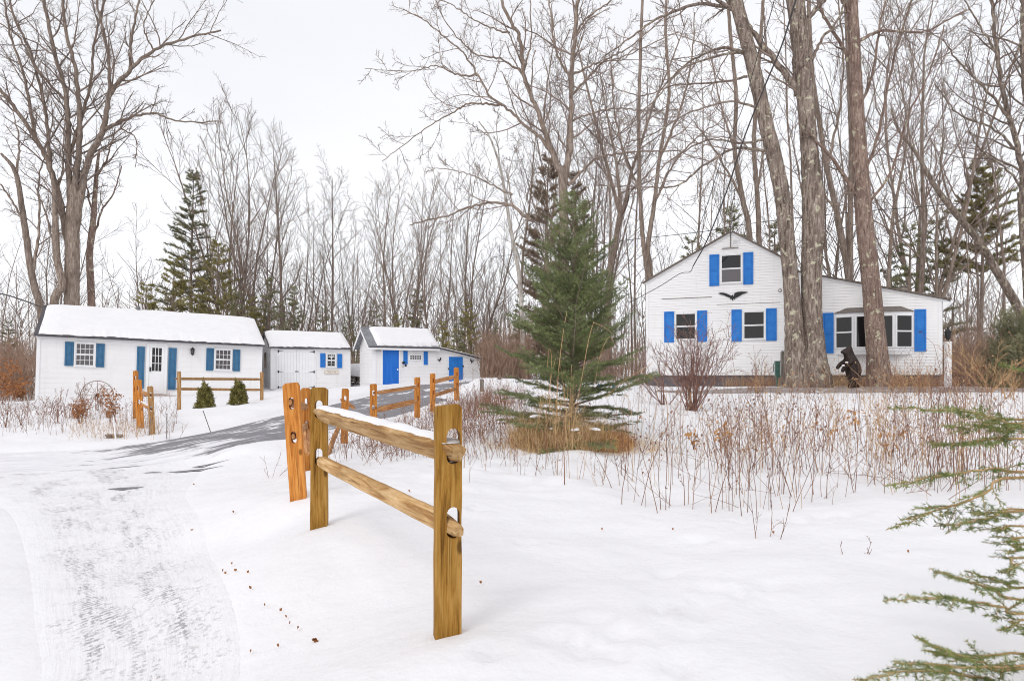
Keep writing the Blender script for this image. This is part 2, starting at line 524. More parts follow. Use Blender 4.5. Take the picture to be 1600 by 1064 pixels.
def ground_z(X, Y):
    z = base_z(X, Y)
    X = np.asarray(X, float); Y = np.asarray(Y, float)
    dr = dist_to(ROAD, X, Y); dt = dist_to(TRACK, X, Y)
    off = np.clip(np.minimum(dr, dt) / .8, 0, 1)
    dw = dist_to(WALK, X, Y) if WALK is not None else 9.0 + 0 * X
    off = off * np.clip(dw / 4, 0, 1)
    z = z + np.where(dw < .22, -.16, 0)
    z = z + np.where(dr < 0, -.06, np.clip(dr / .35, 0, 1) * .13 * np.exp(-np.maximum(dr, 0) / 1.2) * np.clip((Y - 12.5) / 3, 0, 1) - .0)
    z = z - .035 * np.clip((-dt - .04) / .22, 0, 1) * (dr > 0)
    z = z + off * ((vnoise(X * .55, Y * .55, 3) - .5) * .10 + (vnoise(X * 2.1, Y * 2.1, 5) - .5) * .045 + (vnoise(X * 5.3, Y * 5.3, 15) - .5) * .016)
    # lumpier among the weeds and on the banks
    rough = (1 - .85 * np.clip((Y - 17) / 4, 0, 1)) * np.clip((Y - 5.5) / 2, 0, 1) * np.clip((X + 2.5 + .0 * Y) / 1.5, 0, 1)
    z = z + off * rough * ((vnoise(X * 4.3, Y * 4.3, 8) - .5) * .07 + (vnoise(X * 1.2, Y * 1.2, 9) - .5) * .12)
    bank = np.exp(-((X + 15) / 7.0) ** 2 - ((Y - 19.5) / 3.5) ** 2)
    z = z + bank * ((vnoise(X * 1.7, Y * 1.7, 12) - .4) * .28)
    for mx, my, sx, sy, h in MOUNDS:
        z = z + h * np.exp(-((X - mx) / sx) ** 2 - ((Y - my) / sy) ** 2)
    # footprints and dents near the camera
    for fx, fy in DENTS:
        r2_ = ((X - fx) / .055) ** 2 + ((Y - fy) / .085) ** 2
        z = z - .045 * np.exp(-r2_) + .012 * np.exp(-(np.sqrt(r2_) - 1.7) ** 2 * 2.5)
    return z


_dr = random.Random(4)
DENTS = [(-.05 + .25 * i + _dr.uniform(-.05, .05), 2.95 + .15 * i + _dr.uniform(-.1, .1)) for i in range(7)] + \
        [(_dr.uniform(-1.2, 3), _dr.uniform(2.8, 6)) for _ in range(14)] + [(.29, 2.9), (.42, 2.86), (.66, 2.75), (.47, 3.05)]


def gz(x, y): return float(ground_z(np.array([x]), np.array([y]))[0])


def hit(px, py, y0=2.3, y1=60):
    """where the ray through a pixel meets the ground"""
    Y = np.linspace(y0, y1, 700)
    X = (px - CX) / F * Y
    z = ground_z(X, Y)
    zr = CAMZ + (HY - py) * Y / F
    i = np.argmax(zr <= z)
    if zr[i] > z[i]: i = len(Y) - 1
    return Vector((X[i], Y[i], z[i]))


def sinh_axis(lo, hi, c, n, k):
    a = np.arcsinh((lo - c) / k); b = np.arcsinh((hi - c) / k)
    return c + k * np.sinh(np.linspace(a, b, n))


xs = sinh_axis(-320, 320, -.5, 600, 4.5)
ys = sinh_axis(-30, 320, 4.0, 640, 4.5)
GX, GY = np.meshgrid(xs, ys)
GZ = ground_z(GX, GY)
nx, ny = len(xs), len(ys)
idx = np.arange(nx * ny).reshape(ny, nx)
Q = np.stack([idx[:-1, :-1], idx[:-1, 1:], idx[1:, 1:], idx[1:, :-1]], -1).reshape(-1, 4)
me = np_mesh("snow_ground", np.stack([GX, GY, GZ], -1), Q, None, [M['snow']], True)
link_mesh("snow_ground", me, kind="structure")


def strip(name, path, mat, nacross=18, lift=0.0):
    c = path[:, :2]
    t = np.gradient(c, axis=0); t /= np.linalg.norm(t, axis=1)[:, None]
    nrm = np.stack([-t[:, 1], t[:, 0]], -1)
    s = np.concatenate([[0], np.cumsum(np.linalg.norm(np.diff(c, axis=0), axis=1))])
    v = np.linspace(-1, 1, nacross)
    X = c[:, None, 0] + nrm[:, None, 0] * v[None] * path[:, 2][:, None]
    Y = c[:, None, 1] + nrm[:, None, 1] * v[None] * path[:, 2][:, None]
    Z = base_z(X, Y) + lift - np.maximum(np.abs(v)[None] - .84, 0) * (.16 if nacross == 16 else .35)
    m, n = X.shape
    ix = np.arange(m * n).reshape(m, n)
    q = np.stack([ix[:-1, :-1], ix[:-1, 1:], ix[1:, 1:], ix[1:, :-1]], -1).reshape(-1, 4)
    me = np_mesh(name, np.stack([X, Y, Z], -1), q, None, [mat], True)
    uv = me.uv_layers.new(name="UVMap")
    U = np.stack([np.broadcast_to(s[:, None], X.shape), np.broadcast_to(v[None], X.shape)], -1).reshape(-1, 2)
    uv.data.foreach_set("uv", U[q.ravel()].astype(np.float32).ravel())
    return link_mesh(name, me, kind="structure")


def drive_mat(name, mode):
    t = NT(name)
    uvn = t.new("ShaderNodeTexCoord").outputs['UV']
    sep = t.new("ShaderNodeSeparateXYZ", {'Vector': uvn})
    u, v = sep.outputs[0], sep.outputs[1]
    obj = t.coord('Object')
    grain = t.noise(obj, 90, 3, .6)
    med = t.noise(obj, 7, 5, .6)
    asph = t.ramp(grain, [(.3, (.16, .155, .165)), (.7, (.27, .26, .275))])
    asph = t.mix(t.maprange(med, .35, .7, 0, .5), asph, (.33, .32, .34))
    snow = t.mix(t.maprange(med, .3, .7), (.85, .84, .855), (.79, .78, .80))
    if mode == 'road':
        st = t.noise(t.new("ShaderNodeMapping", {'Vector': uvn, 'Scale': (.24, 1.9, 1)}).outputs[0], 2.0, 5, .62, .5)
        fine = t.noise(t.new("ShaderNodeMapping", {'Vector': uvn, 'Scale': (.9, 5, 1)}).outputs[0], 2.0, 4, .6, .3)
        snowy = t.math('ADD', t.maprange(u, ROAD_S0, ROAD_S1, -.045, .17), t.maprange(u, ROAD_S1 - 2.8, ROAD_S1 + .2, 0, .5))       # more snow left on it towards the street
        edge = t.maprange(t.math('ABSOLUTE', v), .78, 1.0, 0, .4)
        snowy = t.math('ADD', snowy, t.math('MULTIPLY', t.math('SUBTRACT', t.noise(obj, 1.4, 5, .65), .5), .35))
        k = t.math('ADD', t.math('ADD', t.math('MULTIPLY', st, .8), t.math('MULTIPLY', fine, .25)), t.math('ADD', snowy, edge))
        cover = t.maprange(k, .53, .61, 0, 1)
        grime = t.maprange(t.noise(t.new("ShaderNodeMapping", {'Vector': uvn, 'Scale': (.4, 3.4, 1)}).outputs[0], 2.6, 5, .6), .42, .7, 0, .55)
        snow = t.mix(grime, snow, (.60, .59, .62))
        c = t.mix(cover, asph, snow)
        return t.out(c, .8, t.bump(t.math('ADD', cover, t.math('MULTIPLY', med, .4)), .5, .02), .2)
    # packed snow with tyre treads
    wob = t.noise(t.new("ShaderNodeMapping", {'Vector': uvn, 'Scale': (.35, 0, 1)}).outputs[0], 1.0, 2)
    vv = t.math('ADD', v, t.maprange(wob, 0, 1, -.14, .14))

    def band(c0, w):
        return t.maprange(t.math('ABSOLUTE', t.math('SUBTRACT', vv, c0)), w * .55, w, 1, 0)
    tr = t.math('MAXIMUM', band(-.22, .20), band(.38, .24))
    tr = t.math('MAXIMUM', tr, t.math('MULTIPLY', band(.1, .12), .6))
    w1 = t.math('SINE', t.math('ADD', t.math('MULTIPLY', u, 130.0), t.math('MULTIPLY', v, 30.0)))
    w2 = t.math('SINE', t.math('MULTIPLY', v, 84.0))
    bars = t.math('ADD', t.math('MULTIPLY', w1, .5), t.math('MULTIPLY', w2, .2))
    brk = t.new("ShaderNodeTexNoise", {'Vector': t.new("ShaderNodeMapping", {'Vector': uvn, 'Scale': (9, 6, 1)}).outputs[0], 'Scale': 2.2, 'Detail': 4.0, 'Roughness': .7}).outputs['Fac']
    tread = t.math('ADD', t.math('MULTIPLY', bars, .13), brk)
    big = t.noise(t.new("ShaderNodeMapping", {'Vector': uvn, 'Scale': (.9, 3.0, 1)}).outputs[0], 1.3, 4, .65)
    tm = t.math('MULTIPLY', t.math('MULTIPLY', tr, t.maprange(tread, .49, .62)), t.maprange(big, .47, .60, .0, 1))
    streak = t.noise(t.new("ShaderNodeMapping", {'Vector': uvn, 'Scale': (.8, 12, 1)}).outputs[0], 2.2, 6, .65)
    inside = t.maprange(t.math('ADD', t.math('ABSOLUTE', v), t.math('MULTIPLY', t.math('SUBTRACT', t.noise(obj, 3, 4, .6), .5), .5)), .55, .92, 1, 0)
    scuff = t.math('MULTIPLY', t.math('MULTIPLY', t.maprange(t.noise(t.coord('Object', (1, .7, 1)), 30, 6, .72), .52, .70, 0, .55), t.maprange(t.noise(obj, 1.6, 3, .6), .38, .62, .1, 1)), inside)
    c = t.mix(t.math('MULTIPLY', t.maprange(streak, .42, .74, 0, .5), inside), (.85, .84, .855), (.70, .68, .70))
    c = t.mix(scuff, c, (.60, .57, .58))
    c = t.mix(t.math('MULTIPLY', tm, .72), c, (.36, .335, .345))
    h = t.math('SUBTRACT', t.math('MULTIPLY', streak, .6), t.math('ADD', tm, scuff))
    n = t.bump(t.noise(obj, 2.2, 5, .5), .6, .07); n = t.bump(t.noise(obj, 7, 4, .55), .45, .022, n); n = t.bump(t.noise(obj, 26, 4, .6), .35, .01, n)
    return t.out(c, .75, t.bump(h, .7, .014, n), .15)


_rs = np.concatenate([[0], np.cumsum(np.linalg.norm(np.diff(ROAD[:, :2], axis=0), axis=1))])
ROAD_S0 = float(_rs[np.argmin(np.abs(ROAD[:, 1] - 15.5) + np.abs(ROAD[:, 0] + 5.2))])
ROAD_S1 = ROAD_S0 + 6.5
strip("driveway", ROAD, drive_mat("driveway_asphalt", 'road'), 22)
strip("tyre_track_lane", TRACK, drive_mat("packed_snow_tracks", 'track'), 16, -.004)
def walk_mat():
    t = NT("walk_gravel")
    o = t.coord('Object')
    g = t.noise(o, 60, 4, .6); m = t.noise(o, 2.2, 5, .6)
    c = t.ramp(g, [(.3, (.25, .215, .20)), (.7, (.40, .355, .335))])
    c = t.mix(t.maprange(m, .60, .66), c, (.86, .855, .88))
    return t.out(c, .85, t.bump(g, .4, .01), .2)


strip("walk", WALK, walk_mat(), 8, .02)


# ------------------------------------------------------------------ buildings
class Wall:
    """vertical wall plane: u runs to the right along it, y into the building, z up from its base"""
    def __init__(s, px, Y, deg, z0, tilt=0.0):
        s.X0, s.Y0 = (px - CX) * Y / F, Y
        s.c, s.s = math.cos(math.radians(deg)), math.sin(math.radians(deg))
        s.z0, s.tilt, s.ang = z0, tilt, math.radians(deg)

    def __call__(s, px, py, dy=0.0):
        """pixel -> (u, z) on the plane dy metres behind the wall"""
        a = (px - CX) / F
        X0, Y0 = s.X0 - s.s * dy, s.Y0 + s.c * dy
        u = (a * Y0 - X0) / (s.c - a * s.s)
        Y = Y0 + u * s.s
        return u, CAMZ + (HY - py) * Y / F - s.z0 + s.tilt * u

    def root(s, name, **k):
        e = empty(name, (s.X0, s.Y0, s.z0), **k)
        e.matrix_world = Matrix.Translation((s.X0, s.Y0, s.z0)) @ Matrix.Rotation(s.ang, 4, 'Z') @ Matrix.Rotation(s.tilt, 4, 'Y')
        return e

    def world(s, u, y, z=0): return Vector((s.X0 + s.c * u - s.s * y, s.Y0 + s.s * u + s.c * y, s.z0 + z))


def span(poly, z):
    xs_ = []
    n = len(poly)
    for i in range(n):
        (x0, z0), (x1, z1) = poly[i], poly[(i + 1) % n]
        if (z0 - z) * (z1 - z) <= 0 and abs(z0 - z1) > 1e-6:
            xs_.append(x0 + (x1 - x0) * (z - z0) / (z1 - z0))
    return (min(xs_), max(xs_)) if len(xs_) >= 2 else None


def courses(mb, poly, step, tf, out=.021):
    """clapboards filling a convex outline; tf(s, outward, z) -> point"""
    z0 = min(p[1] for p in poly); z1 = max(p[1] for p in poly)
    z = z0
    while z < z1 - .01:
        zt = min(z + step, z1)
        a, b = span(poly, z + .0015), span(poly, zt - .0015)
        if a and b:
            vs = [tf(a[0], out, z), tf(a[1], out, z), tf(b[1], .002, zt), tf(b[0], .002, zt), tf(a[0], 0, z), tf(a[1], 0, z)]
            mb.add(vs, [(0, 1, 2, 3), (4, 5, 1, 0)])
        z = zt


def front_tf(s, o, z): return (s, -o, z)


def clapwall(name, poly, depth, root, mat, step=.115, sides=(True, True), lip=.018):
    """solid core + clapboards on the front and both end walls"""
    mb = MB()
    mb.prism(poly, 0.0, depth)
    courses(mb, poly, step, front_tf, lip)
    x0 = min(p[0] for p in poly); x1 = max(p[0] for p in poly)
    if sides[0]:
        zt = max(p[1] for p in poly if abs(p[0] - x0) < .02)
        courses(mb, [(0, poly_base(poly)), (depth, poly_base(poly)), (depth, zt), (0, zt)], step, lambda s, o, z: (x0 - o, depth - s, z))
    if sides[1]:
        zt = max(p[1] for p in poly if abs(p[0] - x1) < .02)
        courses(mb, [(0, poly_base(poly)), (depth, poly_base(poly)), (depth, zt), (0, zt)], step, lambda s, o, z: (x1 + o, s, z))
    return mb.build(name, mat, root)


def poly_base(p): return min(q[1] for q in p)


def rect(W, x0, y0, x1, y1):
    """pixel corners -> (u0, u1, z0, z1)"""
    u0, za = W(x0, (y0 + y1) / 2); u1, _ = W(x1, (y0 + y1) / 2)
    xm = (x0 + x1) / 2
    return u0, u1, W(xm, y1)[1], W(xm, y0)[1]


def shutter(r, root, mat, proud=.035, rail=.5, louvre=False, label=None):
    u0, u1, z0, z1 = r
    mb = MB()
    s = min(.055, (u1 - u0) * .2)
    y0, y1 = -proud - .022, -.012
    mb.box(u0, u0 + s, y0, y1, z0, z1); mb.box(u1 - s, u1, y0, y1, z0, z1)
    mb.box(u0 + s, u1 - s, y0 + .001, y1, z0, z0 + s * 1.2); mb.box(u0 + s, u1 - s, y0 + .001, y1, z1 - s * 1.2, z1)
    zm = z0 + (z1 - z0) * rail
    mb.box(u0 + s, u1 - s, y0 + .001, y1, zm - s * .6, zm + s * .6)
    for a, b in ((z0 + s * 1.2, zm - s * .6), (zm + s * .6, z1 - s * 1.2)):
        if louvre:
            k = int((b - a) / .045)
            for i in range(k):
                zz = a + (b - a) * i / k
                mb.add([(u0 + s, y0 + .006, zz), (u1 - s, y0 + .006, zz), (u1 - s, y1 - .002, zz + .05), (u0 + s, y1 - .002, zz + .05)], [(0, 1, 2, 3)])
        else:
            mb.box(u0 + s, u1 - s, y0 + .014, y1, a, b)
            mb.box(u0 + s + .02, u1 - s - .02, y0 + .006, y1, a + .02, b - .02)
    o = mb.build("shutter", mat, root, bevel=.003)
    if label: o["label"] = label
    return o


def window(r, root, gm=None, cols=1, rows=1, sash=True, fr=.05, curtains=0, name="window", low=None):
    """double-hung window: casing with sill, two sashes, panes"""
    u0, u1, z0, z1 = r
    mb = MB()
    y0, y1 = -.05, -.01
    mb.box(u0, u0 + fr, y0, y1, z0 + fr, z1 - fr); mb.box(u1 - fr, u1, y0, y1, z0 + fr, z1 - fr)
    mb.box(u0, u1, y0 - .003, y1, z1 - fr, z1); mb.box(u0 - .02, u1 + .02, y0 - .03, y1, z0, z0 + fr)
    w = mb.build(name, M['vinyl'], root, bevel=.004)
    a0, a1, b0, b1 = u0 + fr, u1 - fr, z0 + fr, z1 - fr
    zm = (b0 + b1) / 2
    halves = [(b0, zm, -.030), (zm, b1, -.040)] if sash else [(b0, b1, -.035)]
    for k, (c0, c1, yy) in enumerate(halves):
        sb = MB(); t = .032
        sb.box(a0, a0 + t, yy, yy + .02, c0, c1); sb.box(a1 - t, a1, yy, yy + .02, c0, c1)
        sb.box(a0 + t, a1 - t, yy - .001, yy + .02, c0, c0 + t); sb.box(a0 + t, a1 - t, yy - .001, yy + .02, c1 - t, c1)
        for i in range(1, cols):
            x = a0 + (a1 - a0) * i / cols; sb.box(x - .009, x + .009, yy + .002, yy + .016, c0 + t, c1 - t)
        for i in range(1, rows):
            z = c0 + (c1 - c0) * i / rows; sb.box(a0 + t, a1 - t, yy + .003, yy + .015, z - .009, z + .009)
        s = sb.build("sash", M['vinyl'], w)
        g = MB(); g.box(a0 + t * .5, a1 - t * .5, yy + .009, yy + .014, c0 + t * .5, c1 - t * .5)
        g.build("pane", (low if (low and k == 0) else gm) or M['glass'], w)
    if curtains:
        for x0, x1 in ((a0, a0 + (a1 - a0) * curtains), (a1 - (a1 - a0) * curtains, a1)):
            c = MB(); n = 8
            vs = []
            for i in range(n + 1):
                x = x0 + (x1 - x0) * i / n
                yy = -.0285 - (.0015 if i % 2 else 0)
                vs += [(x, yy + .004, zm + .03), (x, yy + .004, b1 - .03)]
            c.add(vs, [(2 * i, 2 * i + 2, 2 * i + 3, 2 * i + 1) for i in range(n)])
            c.build("curtain", M['curtain'], w)
    return w


def slab(mb, p, t, mi=0):
    """roof plate through 4 points (eave left, eave right, ridge right, ridge left), thickness t downwards"""
    up = [Vector(q) for q in p]
    lo = [q - Vector((0, 0, t)) for q in up]
    return mb.add(up + lo, [(0, 1, 2, 3), (7, 6, 5, 4), (0, 4, 5, 1), (1, 5, 6, 2), (2, 6, 7, 3), (3, 7, 4, 0)], mi)


def roof_snow(p, root, th=.09, seed=1, in_left=.0, in_right=.0, in_eave=.02, nu=90, nv=12, parent=None):
    """blanket of snow on a roof plane with a ragged eave edge"""
    A, B, C, D = [Vector(q) for q in p]
    n = (B - A).cross(D - A).normalized()
    if n.z < 0: n = -n
    L = (B - A).length; H = (D - A).length
    V = []
    for j in range(nv + 1):
        for i in range(nu + 1):
            uu = i / nu; vv = j / nv
            k = in_eave / H + (float(vnoise(np.array(uu * L * 7.), np.array(seed * 3.1), seed)) - .25) * .12 / H + (float(vnoise(np.array(uu * L * 2.), np.array(1.), seed + 3)) > .74) * .05 / H
            ul = in_left / L + (float(vnoise(np.array(vv * 5.), np.array(2.), seed)) - .5) * .03 / L
            ur = 1 - in_right / L
            U = ul + (ur - ul) * uu; W_ = k + (1 - k) * vv
            base = A + (B - A) * U + (D - A) * W_
            edge = min(1, 5 * min(uu, 1 - uu) * 3, (j / nv) * 12 + .0)
            t = th * (edge ** .5) * (.85 + .4 * float(vnoise(np.array(U * L * 1.3), np.array(W_ * H * 1.3), seed)))
            V.append(base + n * (t + .004))
    V += [v - n * .02 for v in []]
    Fc = [(j * (nu + 1) + i, j * (nu + 1) + i + 1, (j + 1) * (nu + 1) + i + 1, (j + 1) * (nu + 1) + i) for j in range(nv) for i in range(nu)]
    mb = MB(); mb.v = V; mb.f = Fc; mb.m = [0] * len(Fc)
    return mb.build("roof_snow", M['roofsnow'], parent or root, smooth=True)


# ---- the big white house on the right
HW = Wall(1245, 28.5, -22, 0.0)
HW.z0 = 1.22
hr = HW.root("white_house", label="white clapboard house with bright blue shutters behind the big bare maples", cat="house")
zb = HW(1240, 586)[1]


def hp(x, y): return HW(x, y)


gable = [(hp(1010, 500)[0], zb), (hp(1229.5, 500)[0], zb), (hp(1229.5, 466)[0], hp(1229.5, 466)[1]), (hp(1218.5, 402)[0], hp(1218.5, 402)[1]),
         (hp(1143, 363)[0], hp(1143, 363)[1]), (hp(1010, 441)[0], hp(1010, 441)[1])]
clapwall("gable_wall", gable, 8.0, hr, M['siding'], .118, (True, False))
gR = gable[1][0]
addp = [(gR + .003, zb), (hp(1471.5, 520)[0], zb), (hp(1471.5, 466)[0], hp(1471.5, 467)[1]), (gR + .003, hp(1229, 423)[1])]
clapwall("wing_wall", addp, 6.0, hr, M['siding'], .118, (False, True))
# corner boards
zt = gable[5][1]
for a_ in ((gable[0][0] - .02, gable[0][0] + .10, .1, zt), (addp[1][0] - .12, addp[1][0] + .02, .1, addp[2][1]), (gR - .05, gR + .06, -.001, gable[2][1])):
    cb = MB(); cb.box(a_[0], a_[1], -.03, a_[2], zb, a_[3])
    if a_[2] < 0: cb.prism([(gable[2][0] - .05, gable[2][1]), (gable[2][0] + .06, gable[2][1]), (gable[3][0] + .045, gable[3][1] - .03), (gable[3][0] - .05, gable[3][1] - .05)], -.029, -.001)
    cb.build("corner_board", M['trim'], hr)
fb = MB()
fb.box(gable[0][0] + .05, addp[1][0] - .05, .06, 5.9, -.45, zb - .002)
fb.build("foundation", M['concrete'], hr)
# roof plates: follow the outline of the gable and run back
rf = MB()
out = .22


def plate(mb, a, b, t=.09, y0=-.16, y1=8.2, ext0=0, ext1=0):
    ax, az = a; bx, bz = b
    d = Vector((bx - ax, bz - az)).normalized()
    ax -= d.x * ext0; az -= d.y * ext0; bx += d.x * ext1; bz += d.y * ext1
    nx_, nz_ = -d.y, d.x
    if nz_ < 0: nx_, nz_ = -nx_, -nz_
    mb.add([(ax, y0, az), (bx, y0, bz), (bx + nx_ * t, y0, bz + nz_ * t), (ax + nx_ * t, y0, az + nz_ * t),
            (ax, y1, az), (bx, y1, bz), (bx + nx_ * t, y1, bz + nz_ * t), (ax + nx_ * t, y1, az + nz_ * t)],
           [(0, 1, 2, 3), (7, 6, 5, 4), (1, 5, 6, 2), (2, 6, 7, 3), (3, 7, 4, 0), (0, 4, 5, 1)])


plate(rf, gable[5], gable[4], .06, ext0=.16)
plate(rf, (gable[4][0] + .01, gable[4][1]), gable[3], .06, ext1=.12)
plate(rf, (gable[3][0] + .05, gable[3][1] - .09), (gable[2][0] + .10, gable[2][1] - .02), .05, y0=-.05)
plate(rf, (gR + .07, addp[3][1] - .01), addp[2], .06, y1=6.2, ext1=.30)
roof = rf.build("roof", M['roof_edge'], hr)
ra = MB()   # white rake boards just under the roof edge
plate(ra, (gable[5][0], gable[5][1] - .10), (gable[4][0], gable[4][1] - .10), .095, y0=-.05, y1=-.002, ext0=.1)
plate(ra, (gable[4][0], gable[4][1] - .10), (gable[3][0], gable[3][1] - .10), .095, y0=-.048, y1=-.002)
plate(ra, (gR + .08, addp[3][1] - .10), (addp[2][0], addp[2][1] - .10), .085, y0=-.05, y1=-.002, ext1=.2)
ra.build("rake_board", M['trim'], hr)
# boxed eave and gutter at the right end
eu, ez = addp[2]
ev = MB()
ev.prism([(eu + .02, ez - .42), (eu + .30, ez - .16), (eu + .30, ez - .12), (eu + .02, ez - .1)], -.10, -.06)
ev.box(eu + .27, eu + .36, -.16, 6.1, ez - .16, ez - .07)
ev.build("eave_box", M['trim'], hr)
gu = MB(); gu.tube([(eu + .33, -.15, ez - .15), (eu + .2, -.13, ez - .3), (eu + .035, -.07, ez - .42), (eu + .035, -.07, ez - .5)], .028, 8)
gu.build("downspout", M['trim'], hr)
# bands where siding was joined
bd = MB()
_u0, _z = HW(1035, 465); _u1 = HW(1219, 474)[0]
bd.box(HW(1120, 474)[0], _u1, -.022, -.017, HW(1170, 474.5)[1], HW(1170, 473.9)[1])
bd.box(HW(1034, 466)[0], HW(1112, 465)[0], -.030, -.018, HW(1080, 466)[1], HW(1080, 465)[1])
bd.build("conduit_line", M['wood_grey'], hr)
# windows and shutters
gl = {'gm': M['glass']}
window(rect(HW, 1125, 396.5, 1160.5, 443.5), hr, M['glass'], low=M['glass_grey'])
window(rect(HW, 1054, 488, 1089, 532), hr, M['glass'])
window(rect(HW, 1160, 485, 1196.5, 531.5), hr, M['glass'])
for q in ((1108.5, 398, 1123.8, 447), (1161.5, 394.5, 1177, 444.5), (1038, 487, 1053.5, 535), (1089.6, 485.5, 1105, 534),
          (1143, 484, 1159, 533.5), (1197, 482, 1213.5, 532.5), (1285.5, 489, 1302.5, 552), (1428.5, 483.5, 1447, 549)):
    shutter(rect(HW, *q), hr, M['blue'])
# bow window
bw = empty("bay_window"); bw.parent = hr
b0, b1, bz0, bz1 = rect(HW, 1304, 488, 1427, 548)
bproj = .38
bx = [b0, b0 + (b1 - b0) * .245, b0 + (b1 - b0) * .755, b1]
pl = [(b0, 0), (bx[1], -bproj), (bx[2], -bproj), (b1, 0)]
for za_, zb_ in ((bz0 - .02, bz0 + .09), (bz1 - .13, bz1)):
    bm_ = MB(); bm_.hull([(x, y, za_) for x, y in pl], [(x, y, zb_) for x, y in pl]); bm_.build("bay_board", M['vinyl'], bw, bevel=.004)
bm_ = MB(); bm_.hull([(x, y * .85, bz0 - .16) for x, y in pl], [(x, y * .97, bz0 - .022) for x, y in pl])
bm_.build("bay_box", M['vinyl'], bw, bevel=.004)
for i in range(3):
    a = Vector((pl[i][0], pl[i][1], 0)); b = Vector((pl[i + 1][0], pl[i + 1][1], 0))
    L = (b - a).length
    piv = empty("bay_sash"); piv.parent = bw
    piv.location = (a.x, a.y, 0); piv.rotation_euler = (0, 0, math.atan2(b.y - a.y, b.x - a.x))
    z0_, z1_ = bz0 + .092, bz1 - .132
    s = MB(); e = .085
    s.box(.005, e, -.03, .03, z0_, z1_); s.box(L - e, L - .005, -.03, .03, z0_, z1_)
    s.box(e, L - e, -.029, .029, z0_, z0_ + .055); s.box(e, L - e, -.029, .029, z1_ - .055, z1_)
    if i != 1: s.box(e, L - e, -.028, .028, (z0_ + z1_) / 2 - .03, (z0_ + z1_) / 2 + .03)
    me_ = s.build("sash_frame", M['vinyl'], None)
    g = MB(); g.box(e - .01, L - e + .01, -.006, .004, z0_ + .04, z1_ - .04)
    ge_ = g.build("pane", M['glass'], None)
    for ob in (me_, ge_):
        ob.data.transform(Matrix.Translation(piv.location) @ Matrix.Rotation(piv.rotation_euler.z, 4, 'Z'))
        ob.parent = bw
    bpy.data.objects.remove(piv)
br = MB()
pk = [(b0 + .45, .0, bz1 + .22), (b1 - .45, .0, bz1 + .22)]
lo = [(b0 - .04, -.0, bz1 + .01), (bx[1] - .02, -bproj - .06, bz1 + .01), (bx[2] + .02, -bproj - .06, bz1 + .01), (b1 + .04, 0, bz1 + .01)]
br.add(lo + pk + [(x, y, z - .03) for x, y, z in lo], [(0, 1, 4), (1, 2, 5, 4), (2, 3, 5), (6, 7, 1, 0), (7, 8, 2, 1), (8, 9, 3, 2)])
br.build("bay_roof", M['shingle'], bw)
# louvred attic vent, floodlight bracket, round plate
v0, v1, vz0, vz1 = rect(HW, 1144.5, 374, 1155, 383.5)
v = MB(); v.box(v0, v1, -.045, -.012, vz0, vz0 + .03); v.box(v0, v1, -.045, -.012, vz1 - .03, vz1); v.box(v0, v0 + .03, -.044, -.012, vz0 + .03, vz1 - .03); v.box(v1 - .03, v1, -.044, -.012, vz0 + .03, vz1 - .03)
for i in range(5):
    zz = vz0 + .03 + (vz1 - vz0 - .06) * i / 5
    v.add([(v0 + .03, -.042, zz), (v1 - .03, -.042, zz), (v1 - .03, -.018, zz + .045), (v0 + .03, -.018, zz + .045)], [(0, 1, 2, 3)])
v.build("attic_vent", M['trim'], hr)
mu, mz = HW(1141.6, 366); mu2, mz2 = HW(1141.6, 388)
v = MB(); v.tube([(mu, -.06, mz + .12), (mu, -.06, mz2)], .022, 8); v.box(mu - .36, mu + .32, -.075, -.045, mz2 - .02, mz2 + .015)
v.build("cable_bracket", M['wood_grey'], hr)
cu, cz = HW(1219, 454)
v = MB(); v.v, v.f, v.m = [], [], []
for r, y, m in ((.075, -.03, 0), (.045, -.036, 1), (.02, -.042, 0)):
    v.add([(cu + r * math.cos(2 * math.pi * k / 20), y, cz + r * math.sin(2 * math.pi * k / 20)) for k in range(20)] + [(cu + r * math.cos(2 * math.pi * k / 20), -.012, cz + r * math.sin(2 * math.pi * k / 20)) for k in range(20)],
          [tuple(range(20))] + [(k, 20 + k, 20 + (k + 1) % 20, (k + 1) % 20) for k in range(20)], m)
v.build("round_plate", [M['wood_grey'], M['trim']], hr)
# chimney cap on the wing roof
v = MB(); su, sz = HW(1412, 449, 2.5)
v.box(su - .12, su + .12, 2.3, 2.55, sz - .5, sz + .0); v.box(su - .15, su + .15, 2.27, 2.58, sz + .002, sz + .04)
v.build("chimney", M['stone'], roof)

# eagle silhouette
eg = [(0, 0), (22, -3), (42, -1), (62, 8), (80, 17), (86, 22), (90, 18), (95, 14), (99, 18), (98, 24), (102, 26), (106, 22), (104, 10), (112, 2), (128, -3), (150, -4), (175, -2), (192, 0),
      (176, 8), (158, 13), (146, 21), (134, 27), (122, 34), (112, 38), (108, 46), (103, 40), (98, 44), (96, 54), (92, 52), (91, 42), (84, 43), (76, 40), (82, 34), (70, 30), (54, 24), (44, 17), (24, 11)]
e0 = HW(1121.7, 458.4); e1 = HW(1168.7, 458.4); ss = (e1[0] - e0[0]) / 192
poly = [(x * ss, -y * ss) for x, y in eg]
eo = MB(); eo.prism(poly[::-1], -.012, .012)
o = eo.build("eagle_plaque", M['black'], None, label="black spread-winged eagle silhouette on the gable wall", cat="wall ornament")
o.matrix_world = Matrix.Translation(HW.world(e0[0], -.05, e0[1])) @ Matrix.Rotation(HW.ang, 4, 'Z')

